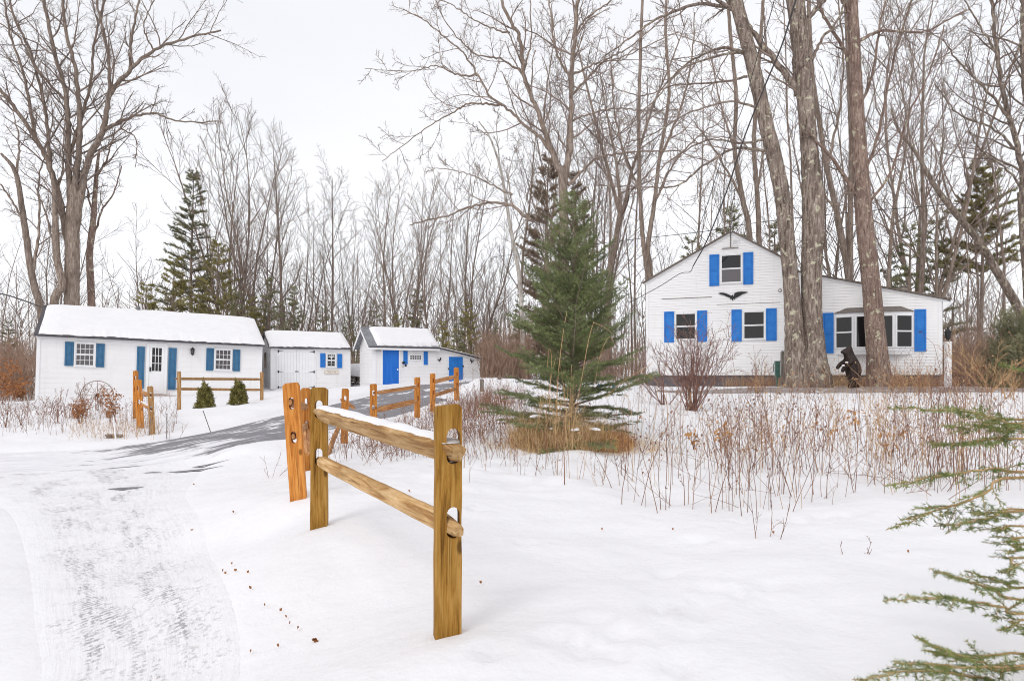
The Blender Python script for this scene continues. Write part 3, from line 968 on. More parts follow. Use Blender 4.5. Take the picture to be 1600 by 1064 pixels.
# ---- the long cottage on the left
CW = Wall(240, 28.5, 29.5, 0.0, 0.027)
CW.z0 = .60
crt = CW.root("cottage", label="long white cottage with dull blue shutters and a snow-covered roof", cat="cottage")
uL = CW(55.3, 570)[0]; uR = CW(407.2, 570)[0]
ze = CW(230, 530)[1] + .03
zb = CW(57, 628)[1] - .25
dp = 6.0
clapwall("wall", [(uL, zb), (uR, zb), (uR, ze), (uL, ze)], dp, crt, M['siding'], .20, lip=.010)
rz = ze + 1.30
for x0, x1 in ((uL + .001, uL + .1), (uR - .1, uR - .001)):
    gb = MB(); gb.add([(x0, 0.02, ze), (x0, dp - .02, ze), (x0, dp / 2, rz - .05), (x1, 0.02, ze), (x1, dp - .02, ze), (x1, dp / 2, rz - .05)], [(0, 2, 1), (3, 4, 5), (0, 1, 4, 3), (1, 2, 5, 4), (2, 0, 3, 5)])
    gb.build("gable_end", M['siding'], crt)
rf = MB()
oh, sd_ = .22, .10
sl = (rz - ze) / (dp / 2)
p_f = [(uL - sd_, -oh, ze - oh * sl + .04), (uR + sd_, -oh, ze - oh * sl + .04), (uR + sd_, dp / 2, rz + .04), (uL - sd_, dp / 2, rz + .04)]
p_b = [(uR + sd_, dp + oh, ze - oh * sl + .04), (uL - sd_, dp + oh, ze - oh * sl + .04), (uL - sd_, dp / 2 + .002, rz + .04), (uR + sd_, dp / 2 + .002, rz + .04)]
slab(rf, p_f, .07); slab(rf, p_b, .07)
roof = rf.build("roof", M['dark_metal'], crt)
roof_snow(p_f, crt, .10, 5, in_left=.13, in_right=.0, in_eave=.02, nu=260, nv=10, parent=roof)
roof_snow(p_b, crt, .10, 6, nu=60, parent=roof)
v = MB(); pu, pz = CW(212, 486, 2.7); v.tube([(pu, 2.9, rz - .2), (pu, 2.9, rz + .22)], .06, 10); v.tube([(pu, 2.9, rz + .221), (pu, 2.9, rz + .26)], .09, 10)
v.build("vent_pipe", M['grey_metal'], roof)
fa = MB(); fa.box(uL - .02, uR + .02, -.045, -.018, ze - .22, ze - .02)
fa.box(uL - .015, uL + .10, -.03, .08, zb, ze - .222); fa.box(uR - .10, uR + .015, -.03, .08, zb, ze - .222)
fa.build("fascia", M['trim'], crt)
window(rect(CW, 113.5, 534.5, 147.5, 573.5), crt, M['glass_grey'], 4, 2)
window(rect(CW, 332.5, 544.5, 361, 579.5), crt, M['glass_grey'], 4, 2)
for q in ((99, 534, 112.7, 571.6), (148.2, 537, 161.2, 573.7), (211.8, 541.6, 224, 607), (261.3, 543.6, 273.8, 609), (320.3, 544, 331.7, 579), (362, 546.3, 373.2, 580)):
    shutter(rect(CW, *q), crt, M['blue_dull'])
# door with nine lights
d0, d1, dz0, dz1 = rect(CW, 226.5, 536, 259.5, 616)
df = MB(); t = .11
df.box(d0, d0 + t, -.06, -.005, dz0, dz1 - t); df.box(d1 - t, d1, -.06, -.005, dz0, dz1 - t); df.box(d0, d1, -.062, -.005, dz1 - t, dz1)
df.build("door_frame", M['trim'], crt, bevel=.004)
l0, l1, lz0, lz1 = d0 + t + .003, d1 - t - .003, dz0 + .03, dz1 - t - .003
g0, g1, gz0, gz1 = l0 + .10, l1 - .10, lz0 + (lz1 - lz0) * .47, lz1 - .09
dd = MB()
dd.box(l0, g0, -.045, -.01, lz0, lz1); dd.box(g1, l1, -.045, -.01, lz0, lz1); dd.box(g0, g1, -.044, -.01, lz0, gz0); dd.box(g0, g1, -.044, -.01, gz1, lz1)
dd.box(g0 + .02, g1 - .02, -.052, -.044, lz0 + .12, gz0 - .12)
for i in (1, 2):
    x = g0 + (g1 - g0) * i / 3; dd.box(x - .012, x + .012, -.040, -.012, gz0, gz1)
    z = gz0 + (gz1 - gz0) * i / 3; dd.box(g0, g1, -.041, -.013, z - .012, z + .012)
door = dd.build("door", M['trim'], crt)
g = MB(); g.box(g0 - .005, g1 + .005, -.024, -.018, gz0 - .005, gz1 + .005); g.build("pane", M['glass'], door)
g = MB(); g.box(l0 + .02, l0 + .07, -.09, -.045, lz0 + .92, lz0 + 1.1); g.build("handle", M['black'], door)
stp = MB(); stp.box(d0 - .15, d1 + .45, -.5, -.02, dz0 - .17, dz0 - .03); stp.box(d0 - .3, d1 + .75, -.95, -.501, dz0 - .36, dz0 - .20)
stp.build("door_step", M['brickred'], crt)


def lantern(root, u, z, y, mat, s=1.0, name="wall_lantern"):
    m = MB()
    m.box(u - .05 * s, u + .05 * s, y - .02, y, z - .08 * s, z + .10 * s)
    m.tube([(u, y - .01, z + .06 * s), (u, y - .09 * s, z + .14 * s), (u, y - .16 * s, z + .10 * s)], .012 * s, 6)
    c = (u, y - .16 * s, z)
    m.lathe([(.0, .16 * s), (.03 * s, .12 * s), (.085 * s, .07 * s), (.07 * s, .05 * s), (.0, .05 * s)], 8, c)
    m.lathe([(.0, -.16 * s), (.02 * s, -.15 * s), (.05 * s, -.12 * s), (.055 * s, -.10 * s), (.0, -.10 * s)], 8, c)
    for k in range(6):
        a = math.pi / 3 * k
        m.tube([(c[0] + .05 * s * math.cos(a), c[1] + .05 * s * math.sin(a), z - .11 * s), (c[0] + .066 * s * math.cos(a), c[1] + .066 * s * math.sin(a), z + .055 * s)], .006 * s, 4)
    o = m.build(name, mat, root)
    g = MB(); g.lathe([(.0, -.10 * s), (.042 * s, -.10 * s), (.056 * s, .048 * s), (.0, .05 * s)], 8, c); g.build("lantern_glass", M['glass_grey'], o)
    return o


lu, lz = CW(298, 549)
lantern(crt, lu, lz, -.03, M['black'], 1.15)

# ---- shed one, double doors
SW = Wall(423.3, 32.0, 28, 0.0)
SW.z0 = .97
s1 = SW.root("garden_shed", label="white shed with white double doors and one small blue-shuttered window", cat="shed")
u1 = SW(547, 575)[0]; ze = SW(485, 542.5)[1]; dp = 3.0; rz = SW(470, 521.5, dp / 2)[1]
zb = -.35
clapwall("wall", [(0, zb), (u1, zb), (u1, ze), (0, ze)], dp, s1, M['siding'], .125, lip=.012)
for x0, sgn in ((0, -1), (u1, 1)):
    gb = MB()
    gb.add([(x0, 0, ze), (x0, dp, ze), (x0, dp / 2, rz), (x0 - sgn * .1, 0, ze), (x0 - sgn * .1, dp, ze), (x0 - sgn * .1, dp / 2, rz)], [(0, 2, 1), (3, 4, 5), (0, 1, 4, 3)])
    courses(gb, [(0, ze), (dp, ze), (dp / 2, rz)], .125, (lambda s, o, z, x0=x0, sgn=sgn: (x0 + sgn * o, (dp - s) if sgn < 0 else s, z)))
    gb.build("gable_end", M['siding'], s1)
rf = MB(); oh, sd_ = .14, .12; sl = (rz - ze) / (dp / 2)
p_f = [(-sd_, -oh, ze - oh * sl + .03), (u1 + .03, -oh, ze - oh * sl + .03), (u1 + .03, dp / 2, rz + .03), (-sd_, dp / 2, rz + .03)]
p_b = [(u1 + .03, dp + oh, ze - oh * sl + .03), (-sd_, dp + oh, ze - oh * sl + .03), (-sd_, dp / 2 + .002, rz + .03), (u1 + .03, dp / 2 + .002, rz + .03)]
slab(rf, p_f, .045); slab(rf, p_b, .045)
roof = rf.build("roof", M['dark_metal'], s1)
roof_snow(p_f, s1, .10, 15, in_left=.04, nu=120, parent=roof); roof_snow(p_b, s1, .10, 16, nu=40, parent=roof)
tr = MB(); tr.box(0, u1, -.035, -.018, ze - .16, ze - .03); tr.box(-.02, .12, -.03, .1, zb, ze - .162); tr.box(u1 - .10, u1 + .015, -.03, .1, zb, ze - .162)
a0 = SW(434.5, 570)[0]; a1 = SW(490.5, 570)[0]
za = SW(462, 546)[1]; zc = SW(462, 609)[1]
tr.box(a0 - .08, a0, -.036, -.017, zc, za + .07); tr.box(a1, a1 + .08, -.036, -.017, zc, za + .07); tr.box(a0, a1, -.035, -.017, za, za + .07)
tr.build("trim_board", M['trim'], s1)
am = (a0 + a1) / 2
for k, (x0, x1) in enumerate(((a0 + .005, am - .004), (am + .004, a1 - .005))):
    dr = MB(); n = 6
    for i in range(n):
        dr.box(x0 + (x1 - x0) * i / n + .002, x0 + (x1 - x0) * (i + 1) / n - .002, -.034, -.012, zc, za - .006)
    dr.box(x0, x1, -.045, -.034, zc, zc + .12); dr.box(x0, x1, -.045, -.034, za - .126, za - .006); dr.box(x0, x0 + .1, -.046, -.034, zc + .12, za - .126); dr.box(x1 - .1, x1, -.046, -.034, zc + .12, za - .126)
    zm = (zc + za) / 2 - .1; dr.box(x0 + .1, x1 - .1, -.045, -.034, zm - .05, zm + .05)
    d = dr.build("door", M['trim'], s1, bevel=.002)
    hx = x0 if k == 0 else x1; sg = 1 if k == 0 else -1
    for zz in (za - .10, zm, zc + .12):
        h = MB(); h.prism([(hx - sg * .03, zz - .06), (hx + sg * .02, zz - .06), (hx + sg * .02, zz - .02), (hx + sg * .26, zz), (hx + sg * .02, zz + .02), (hx + sg * .02, zz + .06), (hx - sg * .03, zz + .06)], -.056, -.047)
        h.build("hinge", M['black'], d)
    if k == 1:
        h = MB(); h.box(am - .06, am + .10, -.062, -.047, zm - .01, zm + .03); h.build("latch", M['black'], d)
wd = window(rect(SW, 509, 551.5, 525.5, 574.5), s1, M['glass'], 2, 2)
shutter(rect(SW, 500.2, 552, 508, 574), s1, M['blue']); shutter(rect(SW, 527, 553, 534.2, 575), s1, M['blue'])
# ring ornament over the window
ou, oz = SW(517.3, 555)
m = MB()
for r in (.12, .075): m.tube([(ou + r * math.cos(a), -.075, oz + r * 1.1 * math.sin(a)) for a in np.linspace(0, 2 * math.pi, 20)], .012, 5)
m.tube([(ou, -.075, oz - .35), (ou, -.075, oz + .1)], .012, 5)
o = m.build("wire_ornament", M['trim'], s1)
q = rect(SW, 507, 579, 528, 584)
m = MB(); m.box(q[0], q[1], -.05, -.018, q[2], q[3]); m.box(q[0] + .02, q[1] - .02, -.054, -.0505, q[2] + .02, q[3] - .02, 1)
sg = m.build("wooden_sign", [M['sign_face'], M['sign_white']], None, label="small tan wooden name board under the shed window", cat="sign")
sg.matrix_world = Matrix.Translation(SW.world(0, 0)) @ Matrix.Rotation(SW.ang, 4, 'Z')
SIGN_RECT = q
# side window strip
m = MB(); m.box(-.03, -.012, 1.35, 1.9, 1.0, 1.75); m.build("side_window", M['glass_grey'], s1)
m = MB(); m.box(-.1, 1.1, -.55, -.05, -.2, -.02); m.build("ramp", M['wood_grey'], s1)

# ---- shed two with lean-to
TW = Wall(584, 31.6, 27, 0.0)
TW.z0 = 1.02
s2 = TW.root("tool_shed", label="white shed with a tall bright blue door and a low lean-to on its right", cat="shed")
u1 = TW(684, 575)[0]; ze = TW(632, 539)[1]; dp = 2.5; rz = TW(617, 515, dp / 2)[1]
zb = -.45
clapwall("wall", [(0, zb), (u1, zb), (u1, ze), (0, ze)], dp, s2, M['siding'], .16, (True, False))
for x0, sgn in ((0, -1), (u1, 1)):
    gb = MB()
    gb.add([(x0, 0, ze), (x0, dp, ze), (x0, dp / 2, rz), (x0 - sgn * .1, 0, ze), (x0 - sgn * .1, dp, ze), (x0 - sgn * .1, dp / 2, rz)], [(0, 2, 1), (3, 4, 5), (0, 1, 4, 3)])
    courses(gb, [(0, ze), (dp, ze), (dp / 2, rz)], .16, (lambda s, o, z, x0=x0, sgn=sgn: (x0 + sgn * o, (dp - s) if sgn < 0 else s, z)))
    gb.build("gable_end", M['siding'], s2)
rf = MB(); oh, sd_ = .20, .30; sl = (rz - ze) / (dp / 2)
p_f = [(-sd_, -oh, ze - oh * sl + .03), (u1 + .05, -oh, ze - oh * sl + .03), (u1 + .05, dp / 2, rz + .03), (-sd_, dp / 2, rz + .03)]
p_b = [(u1 + .05, dp + oh, ze - oh * sl + .03), (-sd_, dp + oh, ze - oh * sl + .03), (-sd_, dp / 2 + .002, rz + .03), (u1 + .05, dp / 2 + .002, rz + .03)]
slab(rf, p_f, .05); slab(rf, p_b, .05)
roof = rf.build("roof", M['grey_metal'], s2)
roof_snow(p_f, s2, .09, 25, in_left=.42, nu=110, in_eave=.05, parent=roof); roof_snow(p_b, s2, .09, 26, nu=40, parent=roof)
ed = MB()
ed.box(-sd_, u1 + .05, -oh - .012, -oh + .001, ze - oh * sl - .03, ze - oh * sl + .035)
ed.build("drip_edge", M['dark_metal'], s2)
tr = MB(); tr.box(-sd_ + .02, u1 + .03, -oh + .003, -oh + .03, ze - oh * sl - .13, ze - oh * sl - .031)
for y0, z0_, y1, z1_ in ((-oh, ze - oh * sl, dp / 2, rz), (dp + oh, ze - oh * sl, dp / 2, rz)):
    tr.add([(-sd_ - .02, y0, z0_ - .11), (-sd_ - .02, y1, z1_ - .11), (-sd_ - .02, y1, z1_ - .01), (-sd_ - .02, y0, z0_ - .01),
            (-sd_ + .02, y0, z0_ - .11), (-sd_ + .02, y1, z1_ - .11), (-sd_ + .02, y1, z1_ - .01), (-sd_ + .02, y0, z0_ - .01)],
           [(0, 1, 2, 3), (7, 6, 5, 4), (0, 4, 5, 1), (2, 6, 7, 3), (1, 5, 6, 2), (0, 3, 7, 4)])
tr.box(-.02, .10, -.03, .1, zb, ze - .01)
q = rect(TW, 595, 541.3, 625.5, 604.5)
tr.box(q[0], q[0] + .08, -.036, -.015, q[2], q[3]); tr.box(q[1] - .08, q[1], -.036, -.015, q[2], q[3]); tr.box(q[0] + .08, q[1] - .08, -.036, -.015, q[3] - .06, q[3])
tr.build("trim_board", M['trim'], s2)
d = MB(); d.box(q[0] + .083, q[1] - .083, -.032, -.012, q[2], q[3] - .063)
door = d.build("door", M['blue_door'], s2, bevel=.003)
d = MB(); kx, kz = TW(620.8, 577.5); d.lathe([(0, .05), (.03, .045), (.04, .02), (.015, .0), (.015, -.02), (0, -.02)], 12)
d.v = [(kx + p[0], -.045 - p[2], kz + p[1]) for p in d.v]
d.build("knob", M['brass'], door)
shutter(rect(TW, 630, 548.4, 636.6, 569), s2, M['blue'], proud=.02, rail=.5); shutter(rect(TW, 661.8, 549.3, 668, 570), s2, M['blue'], proud=.02)
q = rect(TW, 640, 555, 658, 562)
m = MB(); m.box(q[0], q[1], -.035, -.012, q[2], q[3]); w_ = m.build("transom_window", M['glass_grey'], s2)
m = MB()
for i in range(5):
    for j in range(2):
        cx_, cz_ = q[0] + (q[1] - q[0]) * (i + .5) / 5, q[2] + (q[3] - q[2]) * (j + .5) / 2
        m.tube([(cx_ + .055 * math.cos(a), -.045, cz_ + .055 * math.sin(a)) for a in np.linspace(0, 2 * math.pi, 12)], .008, 4)
m.box(q[0] - .04, q[0], -.05, -.012, q[2] - .04, q[3] + .04); m.box(q[1], q[1] + .04, -.05, -.012, q[2] - .04, q[3] + .04)
m.box(q[0], q[1], -.05, -.012, q[3], q[3] + .04); m.box(q[0], q[1], -.05, -.012, q[2] - .04, q[2])
cxm = (q[0] + q[1]) / 2
for dz_ in (q[3] + .13, q[2] - .13): m.tube([(cxm + .05 * math.cos(a), -.04, dz_ + .07 * math.sin(a)) for a in np.linspace(0, 2 * math.pi, 12)], .008, 4)
m.build("grille", M['trim'], w_)
# porch light by the door
lu, lz = TW(590, 547)
m = MB(); m.tube([(lu, -.02, lz - .02), (lu, -.12, lz + .02), (lu, -.16, lz - .0)], .015, 6); m.lathe([(0, .03), (.05, .02), (.13, -.03), (.125, -.04), (.0, -.015)], 14, (lu, -.16, lz + .0))
m.build("door_light", M['grey_metal'], s2)
# lean-to
u2 = TW(749.3, 590)[0]; zl = TW(684, 545)[1]; zr = TW(749.3, 560.5)[1]
clapwall("lean_to_wall", [(u1 + .003, zb), (u2, zb), (u2, zr), (u1 + .003, zl)], 2.2, s2, M['siding'], .16, (False, True))
m = MB(); plate(m, (u1 - .12, zl + .035), (u2, zr), .06, y0=-.14, y1=2.3, ext1=.25)
lr = m.build("lean_to_roof", M['dark_metal'], s2)
m = MB(); plate(m, (u1 + .06, zl + .065), (u2, zr + .062), .035, y0=-.10, y1=2.2, ext1=.2)
m.build("roof_snow", M['roofsnow'], lr)
m = MB(); plate(m, (u1 + .01, zl - .08), (u2, zr - .1), .09, y0=-.055, y1=-.018, ext1=.05); m.box(u2 - .08, u2 + .015, -.03, .1, zb, zr - .1)
m.build("trim_board", M['trim'], s2)
q = rect(TW, 701.2, 557.5, 722.8, 598)
m = MB(); n = 5
for i in range(n): m.box(q[0] + (q[1] - q[0]) * i / n + .003, q[0] + (q[1] - q[0]) * (i + 1) / n - .003, -.035, -.012, q[2], q[3])
dl = m.build("door", M['blue'], s2, bevel=.003)
m = MB(); m.box(q[1] - .02, q[1] + .05, -.05, -.036, q[3] - .5, q[3] - .42); m.box(q[0] - .06, q[0] + .01, -.05, -.036, q[3] - .62, q[3] - .55); m.build("hinge", M['black'], dl)
m = MB(); m.box(u1 - .36, u1 - .02, -.06, -.02, TW(680, 545)[1] - .03, TW(680, 542)[1]); m.build("beam_end", M['wood_grey'], s2)

# hook bracket and rooster silhouettes
rooster = [(0, 10), (4, 0), (8, 10), (12, 14), (18, 14), (24, 8), (28, -6), (33, -8), (36, -3), (40, 0), (36, 4), (36, 14), (30, 22), (24, 26), (24, 34), (28, 37), (20, 37), (20, 27), (12, 24), (4, 20)]
for (px, py, flip, lab) in ((686, 562, 1, "black rooster silhouette left of the lean-to door"), (737, 564, -1, "black rooster silhouette right of the lean-to door")):
    u, z = TW(px, py); s_ = .0048
    pts = [(flip * (x - 18) * s_, -(y - 14) * s_) for x, y in rooster]
    if flip > 0: pts = pts[::-1]
    m = MB(); m.prism(pts, -.01, .01)
    o = m.build("rooster_plaque", M['black'], None, label=lab, cat="wall ornament", group="rooster silhouettes on the lean-to")
    o.matrix_world = Matrix.Translation(TW.world(u, -.035, z)) @ Matrix.Rotation(TW.ang, 4, 'Z')
u, z = TW(629.5, 570)
m = MB(); m.tube([(0, 0, -.12), (0, 0, .14)], .012, 6); m.tube([(0, 0, .1), (-.02, -.1, .16), (.05, -.28, .1), (.02, -.34, .02)], .012, 6); m.lathe([(0, 0), (.06, -.03), (.05, -.10), (0, -.11)], 10, (.02, -.34, .02)); m.box(-.06, .08, -.05, -.03, .07, .13)
o = m.build("hook_bracket", M['black'], None, label="black iron hook bracket between the blue shed door and shutter", cat="bracket")
o.matrix_world = Matrix.Translation(TW.world(u, -.02, z)) @ Matrix.Rotation(TW.ang, 4, 'Z')
# letters on the name board: two short words, too small to read
m = MB(); q = SIGN_RECT; _r = random.Random(3)
zc_ = (q[2] + q[3]) / 2
for a, b in ((.22, .45), (.52, .80)):
    x = q[0] + (q[1] - q[0]) * a
    while x < q[0] + (q[1] - q[0]) * b:
        w = .022
        m.box(x, x + .006, -.058, -.0545, zc_ - .022, zc_ + .022)
        if _r.random() < .6: m.box(x + .0062, x + w, -.058, -.0545, zc_ + _r.choice((-.022, .0, .016)), zc_ + _r.choice((-.016, .006, .022)) + .001)
        x += w + .012
c = m.build("lettering", M['sign_brown'], None); c.parent = sg


# ------------------------------------------------------------------ split-rail fences
def post_mesh(name, w, t, h, mat, slots, seed, taper=.0, chamfer=.03, peak=False):
    """post standing on z = 0 (runs 0.3 below), wide face towards -y, with slots cut through"""
    r = random.Random(seed)
    z0 = -.35
    outer = []
    nseg = 14
    for i in range(nseg + 1):
        z = z0 + (h - chamfer * 1.1 - z0) * i / nseg
        outer.append((w / 2 * (1 - taper * i / nseg) + r.uniform(-.0022, .0022), z))
    top = [(w / 2 - chamfer * r.uniform(.5, 1.1), h - r.uniform(0, .004)), (-w / 2 + chamfer * r.uniform(.3, 1.0), h - r.uniform(0, .01))]
    left = []
    for i in range(nseg, -1, -1):
        z = z0 + (h - chamfer * 1.0 - z0) * i / nseg
        left.append((-w / 2 * (1 - taper * i / nseg) + r.uniform(-.0022, .0022), z))
    loop = outer + top + left
    holes = []
    for (cx_, zc_, sw, sh) in slots:
        n = 9; a = []
        for k in range(n + 1):
            an = math.pi * k / n
            zz = zc_ + sh / 2 - sw / 2 + math.sin(an) * sw / 2 * (1.25 if peak else 1)
            a.append((cx_ + math.cos(an) * sw / 2, zz))
        for k in range(n + 1):
            an = math.pi + math.pi * k / n
            a.append((cx_ + math.cos(an) * sw / 2, zc_ - sh / 2 + sw / 2 + math.sin(an) * sw / 2))
        holes.append(a[::-1])
    loops = [loop] + holes
    flat = [p for l in loops for p in l]
    tri = tessellate_polygon([[Vector((x, z, 0)) for x, z in l] for l in loops])
    n = len(flat)
    mb = MB()
    vs = [(x, -t / 2 + r.uniform(-.001, .001), z) for x, z in flat] + [(x, t / 2, z) for x, z in flat]
    fs = [tuple(q) for q in tri] + [tuple(n + i for i in reversed(q)) for q in tri]
    b = 0
    for l in loops:
        k = len(l)
        for i in range(k):
            j = (i + 1) % k
            fs.append((b + i, b + j, n + b + j, n + b + i))
        b += k
    mb.add(vs, fs)
    return mb


def add_post(root, base, yaw, lean, w, t, h, mat, slots, seed, **k):
    mb = post_mesh("post", w, t, h, mat, slots, seed, **k)
    o = mb.build("post", mat, root, bevel=.004)
    o.matrix_world = Matrix.Translation(base) @ Matrix.Rotation(lean[0], 4, 'Y') @ Matrix.Rotation(lean[1], 4, 'X') @ Matrix.Rotation(yaw, 4, 'Z')
    return o


def add_rail(root, a, b, mat, w=.07, h=.11, seed=0, snow=False, ends=.3, kind='round', sag=0.0, snow_half=True):
    """rough split rail from a to b: tapered to tenons at its ends"""
    r = random.Random(seed)
    a, b = Vector(a), Vector(b)
    d = b - a; L = d.length; d.normalize()
    side = d.cross(Vector((0, 0, 1))).normalized(); up = side.cross(d).normalized()
    prof = {'round': [(math.cos(t_), math.sin(t_)) for t_ in np.linspace(0, 2 * math.pi, 12, endpoint=False)],
            'wedge': [(-.12, -1.0), (.25, -.85), (.95, .55), (.9, .8), (.1, .95), (-.75, .85), (-.95, .6)],
            'tri': [(-.9, -.7), (-.1, -1.0), (.9, -.5), (.95, .4), (.2, .9), (-.6, .8), (-.95, .3)]}[kind]
    n = 26
    vs = []; k = len(prof)
    off = [(r.uniform(-.08, .08), r.uniform(-.08, .08)) for _ in prof]
    bend = r.uniform(-1, 1) * .015
    top = []
    for i in range(n + 1):
        s = i / n
        e = min(s, 1 - s) * L / ends
        tp = .52 + .48 * min(1, max(0, e)) ** .8
        wob = (math.sin(s * 9 + seed) * .03 + math.sin(s * 23 + seed * 2) * .02)
        c = a + d * (L * s) + side * (bend * math.sin(math.pi * s)) - up * (sag * math.sin(math.pi * s))
        for j, (x, z) in enumerate(prof):
            q = c + side * (x + off[j][0] + wob) * w * tp + up * (z + off[j][1] + r.uniform(-.025, .025)) * h * tp
            vs.append(q)
        top.append((c, tp))
    mb = MB()
    fs = [(i * k + j, i * k + (j + 1) % k, (i + 1) * k + (j + 1) % k, (i + 1) * k + j) for i in range(n) for j in range(k)]
    fs += [tuple(range(k))[::-1], tuple(n * k + j for j in range(k))]
    mb.add(vs, fs)
    # grain is laid along local x: build in a frame whose x is the rail
    R = Matrix((d, side, up)).transposed().to_4x4()
    Tm = Matrix.Translation(a) @ R
    inv = Tm.inverted()
    mb.v = [tuple(inv @ Vector(v)) for v in mb.v]
    o = mb.build("rail", mat, root, smooth=(kind == 'round'))
    o.matrix_world = Tm
    if snow:
        sb = MB(); m_ = 60; pr = 7
        vs = []
        for i in range(m_ + 1):
            s = .03 + .945 * i / m_
            f = s * n; i0 = min(int(f), n - 1)
            c = top[i0][0].lerp(top[i0 + 1][0], f - i0); tp = top[i0][1]
            th = .019 * (.55 + .9 * float(vnoise(np.array(s * 14.), np.array(1.), seed))) * min(1, min(i, m_ - i) / 3 + .05)
            sp = .86 + .25 * float(vnoise(np.array(s * 22.), np.array(4.), seed))
            for j in range(pr):
                t_ = j / (pr - 1) * 2 - 1
                vs.append(inv @ (c + side * (t_ * w * .86 * tp * sp) + up * (h * tp * (.83 + .0 * t_) + th * (1 - abs(t_) ** 2.4))))
        sb.add(vs, [(i * pr + j, i * pr + j + 1, (i + 1) * pr + j + 1, (i + 1) * pr + j) for i in range(m_) for j in range(pr - 1)])
        so_ = sb.build("snow_ridge", M['snow'], None, smooth=True)
        so_.parent = o
    return o


def on_ground(px, Y): X = (px - CX) / F * Y; return Vector((X, Y, gz(X, Y)))


# front fence: two posts and two heavy rails
f1 = empty("rail_fence", (0, 0, 0), label="short olive-brown split-rail fence section in front, snow along its top rail", cat="fence")
B1 = Vector(((699 - CX) / F * 3.1, 3.1, 0)); B1.z = P(699, 990, 3.1).z
B2 = Vector(((499 - CX) / F * 5.2, 5.2, 0)); B2.z = P(499, 820, 5.2).z
h1 = P(699, 631, 3.1).z - B1.z; h2 = P(499, 604.5, 5.2).z - B2.z


def slotpx(px, y0, y1, Y, base, xoff): return ((px - base) / F * Y, CAMZ + (HY - (y0 + y1) / 2) * Y / F, xoff, (y1 - y0) * Y / F)


s1a = (.020, P(0, 697, 3.1).z - B1.z, .062, 60 / F * 3.1 * .88)
s1b = (.020, P(0, 815, 3.1).z - B1.z, .060, 52 / F * 3.1 * .88)
add_post(f1, B1, math.radians(12), (.003, 0), .118, .085, h1, M['wood_olive'], [s1a, s1b], 1, chamfer=.016, peak=True)
s2a = (.000, P(0, 639, 5.2).z - B2.z, .058, .135)
s2b = (.000, P(0, 713, 5.2).z - B2.z, .056, .130)
add_post(f1, B2, math.radians(8), (.0, 0), .122, .085, h2, M['wood_olive'], [s2a, s2b], 2, chamfer=.022)
dirf = (B1 - B2).normalized()
ra_ = Vector((B2.x, B2.y, P(0, 646, 5.2).z)); rb_ = Vector((B1.x + .012, B1.y, P(0, 705, 3.1).z))
dv = (rb_ - ra_).normalized()
add_rail(f1, ra_ - dv * .03 + Vector((-.005, 0, .0)), rb_ + dv * .10, M['wood_rail'], .075, .062, 3, snow=True, ends=.22, kind='wedge')
ra2 = Vector((B2.x, B2.y, P(0, 720, 5.2).z)); rb2 = Vector((B1.x + .012, B1.y, P(0, 822, 3.1).z))
dv = (rb2 - ra2).normalized()
add_rail(f1, ra2 - dv * .03, rb2 + dv * .10, M['wood_rail'], .045, .058, 5, snow=False, ends=.2, kind='tri')

# orange fence that leans beside the drive behind it
f2 = empty("rail_fence", (0, 0, 0), label="weathered orange split-rail fence of leaning posts climbing beside the driveway", cat="fence")


def opost(root, px, ytop, ybot, Y, wpx, yaw, lean, mat, seed, slots=True, t=.075, hole=.05, w=None):
    b = P(px, ybot, Y)
    h = (ybot - ytop) * Y / F
    w = w or max(.095, wpx / F * Y)
    sl = [(0, h * .0 + max(h - .20, .3), hole, .115), (0, max(h - .52, .12), hole, .115)] if slots else []
    return add_post(root, b, yaw, lean, w, t, h, mat, sl, seed), b, h


P3, b3, h3 = opost(f2, 466, 597, 772, 6.5, 24, math.radians(6), (-.065, 0), M['wood_orange'], 11)
P4, b4, h4 = opost(f2, 479, 606, 712, 9.6, 15, math.radians(30), (-.01, 0), M['wood_orange'], 12)
P5, b5, h5 = opost(f2, 538, 607, 690, 13.4, 11, math.radians(10), (.02, 0), M['wood_orange'], 13)
P6, b6, h6 = opost(f2, 583.5, 599.5, 666, 15.0, 11, math.radians(10), (.0, 0), M['wood_orange'], 14)
P7, b7, h7 = opost(f2, 652, 589, 660, 16.6, 8, math.radians(40), (.0, 0), M['wood_orange'], 15)
P8, b8, h8 = opost(f2, 676, 583, 648, 18.2, 7.5, math.radians(40), (.0, 0), M['wood_orange'], 16)
P9, b9, h9 = opost(f2, 713.5, 574, 633, 20.6, 7, math.radians(40), (-.01, 0), M['wood_orange'], 17)
Z = lambda b, y, Y: Vector((b.x, b.y, P(0, y, Y).z))
add_rail(f2, Z(b3, 628, 6.5) + Vector((-.055, -.06, 0)), Z(b4, 636, 9.6), M['wood_orange_rail'], .03, .05, 21, ends=.2, kind='tri')
add_rail(f2, Z(b3, 681, 6.5) + Vector((-.03, -.06, 0)), Z(b4, 664, 9.6), M['wood_orange_rail'], .03, .05, 22, ends=.2, kind='tri')
add_rail(f2, Z(b4, 668, 9.6) + Vector((.0, 0, -.02)), P(481, 708, 8.4), M['wood_orange_rail'], .04, .05, 23, ends=.2, kind='tri')
add_rail(f2, P(531, 664, 13.2), P(512, 712, 11.0), M['wood_orange_rail'], .04, .05, 24, ends=.2, kind='tri')
add_rail(f2, Z(b5, 624, 13.4) + Vector((-.05, -.08, 0)), Z(b6, 627, 15.0) + Vector((-.25, -.7, -.12)), M['wood_orange_rail'], .03, .045, 25, ends=.2, kind='tri')
add_rail(f2, Z(b6, 614, 15.0), Z(b7, 604, 16.6), M['wood_orange_rail'], .035, .05, 26, ends=.3, kind='tri', snow=True)
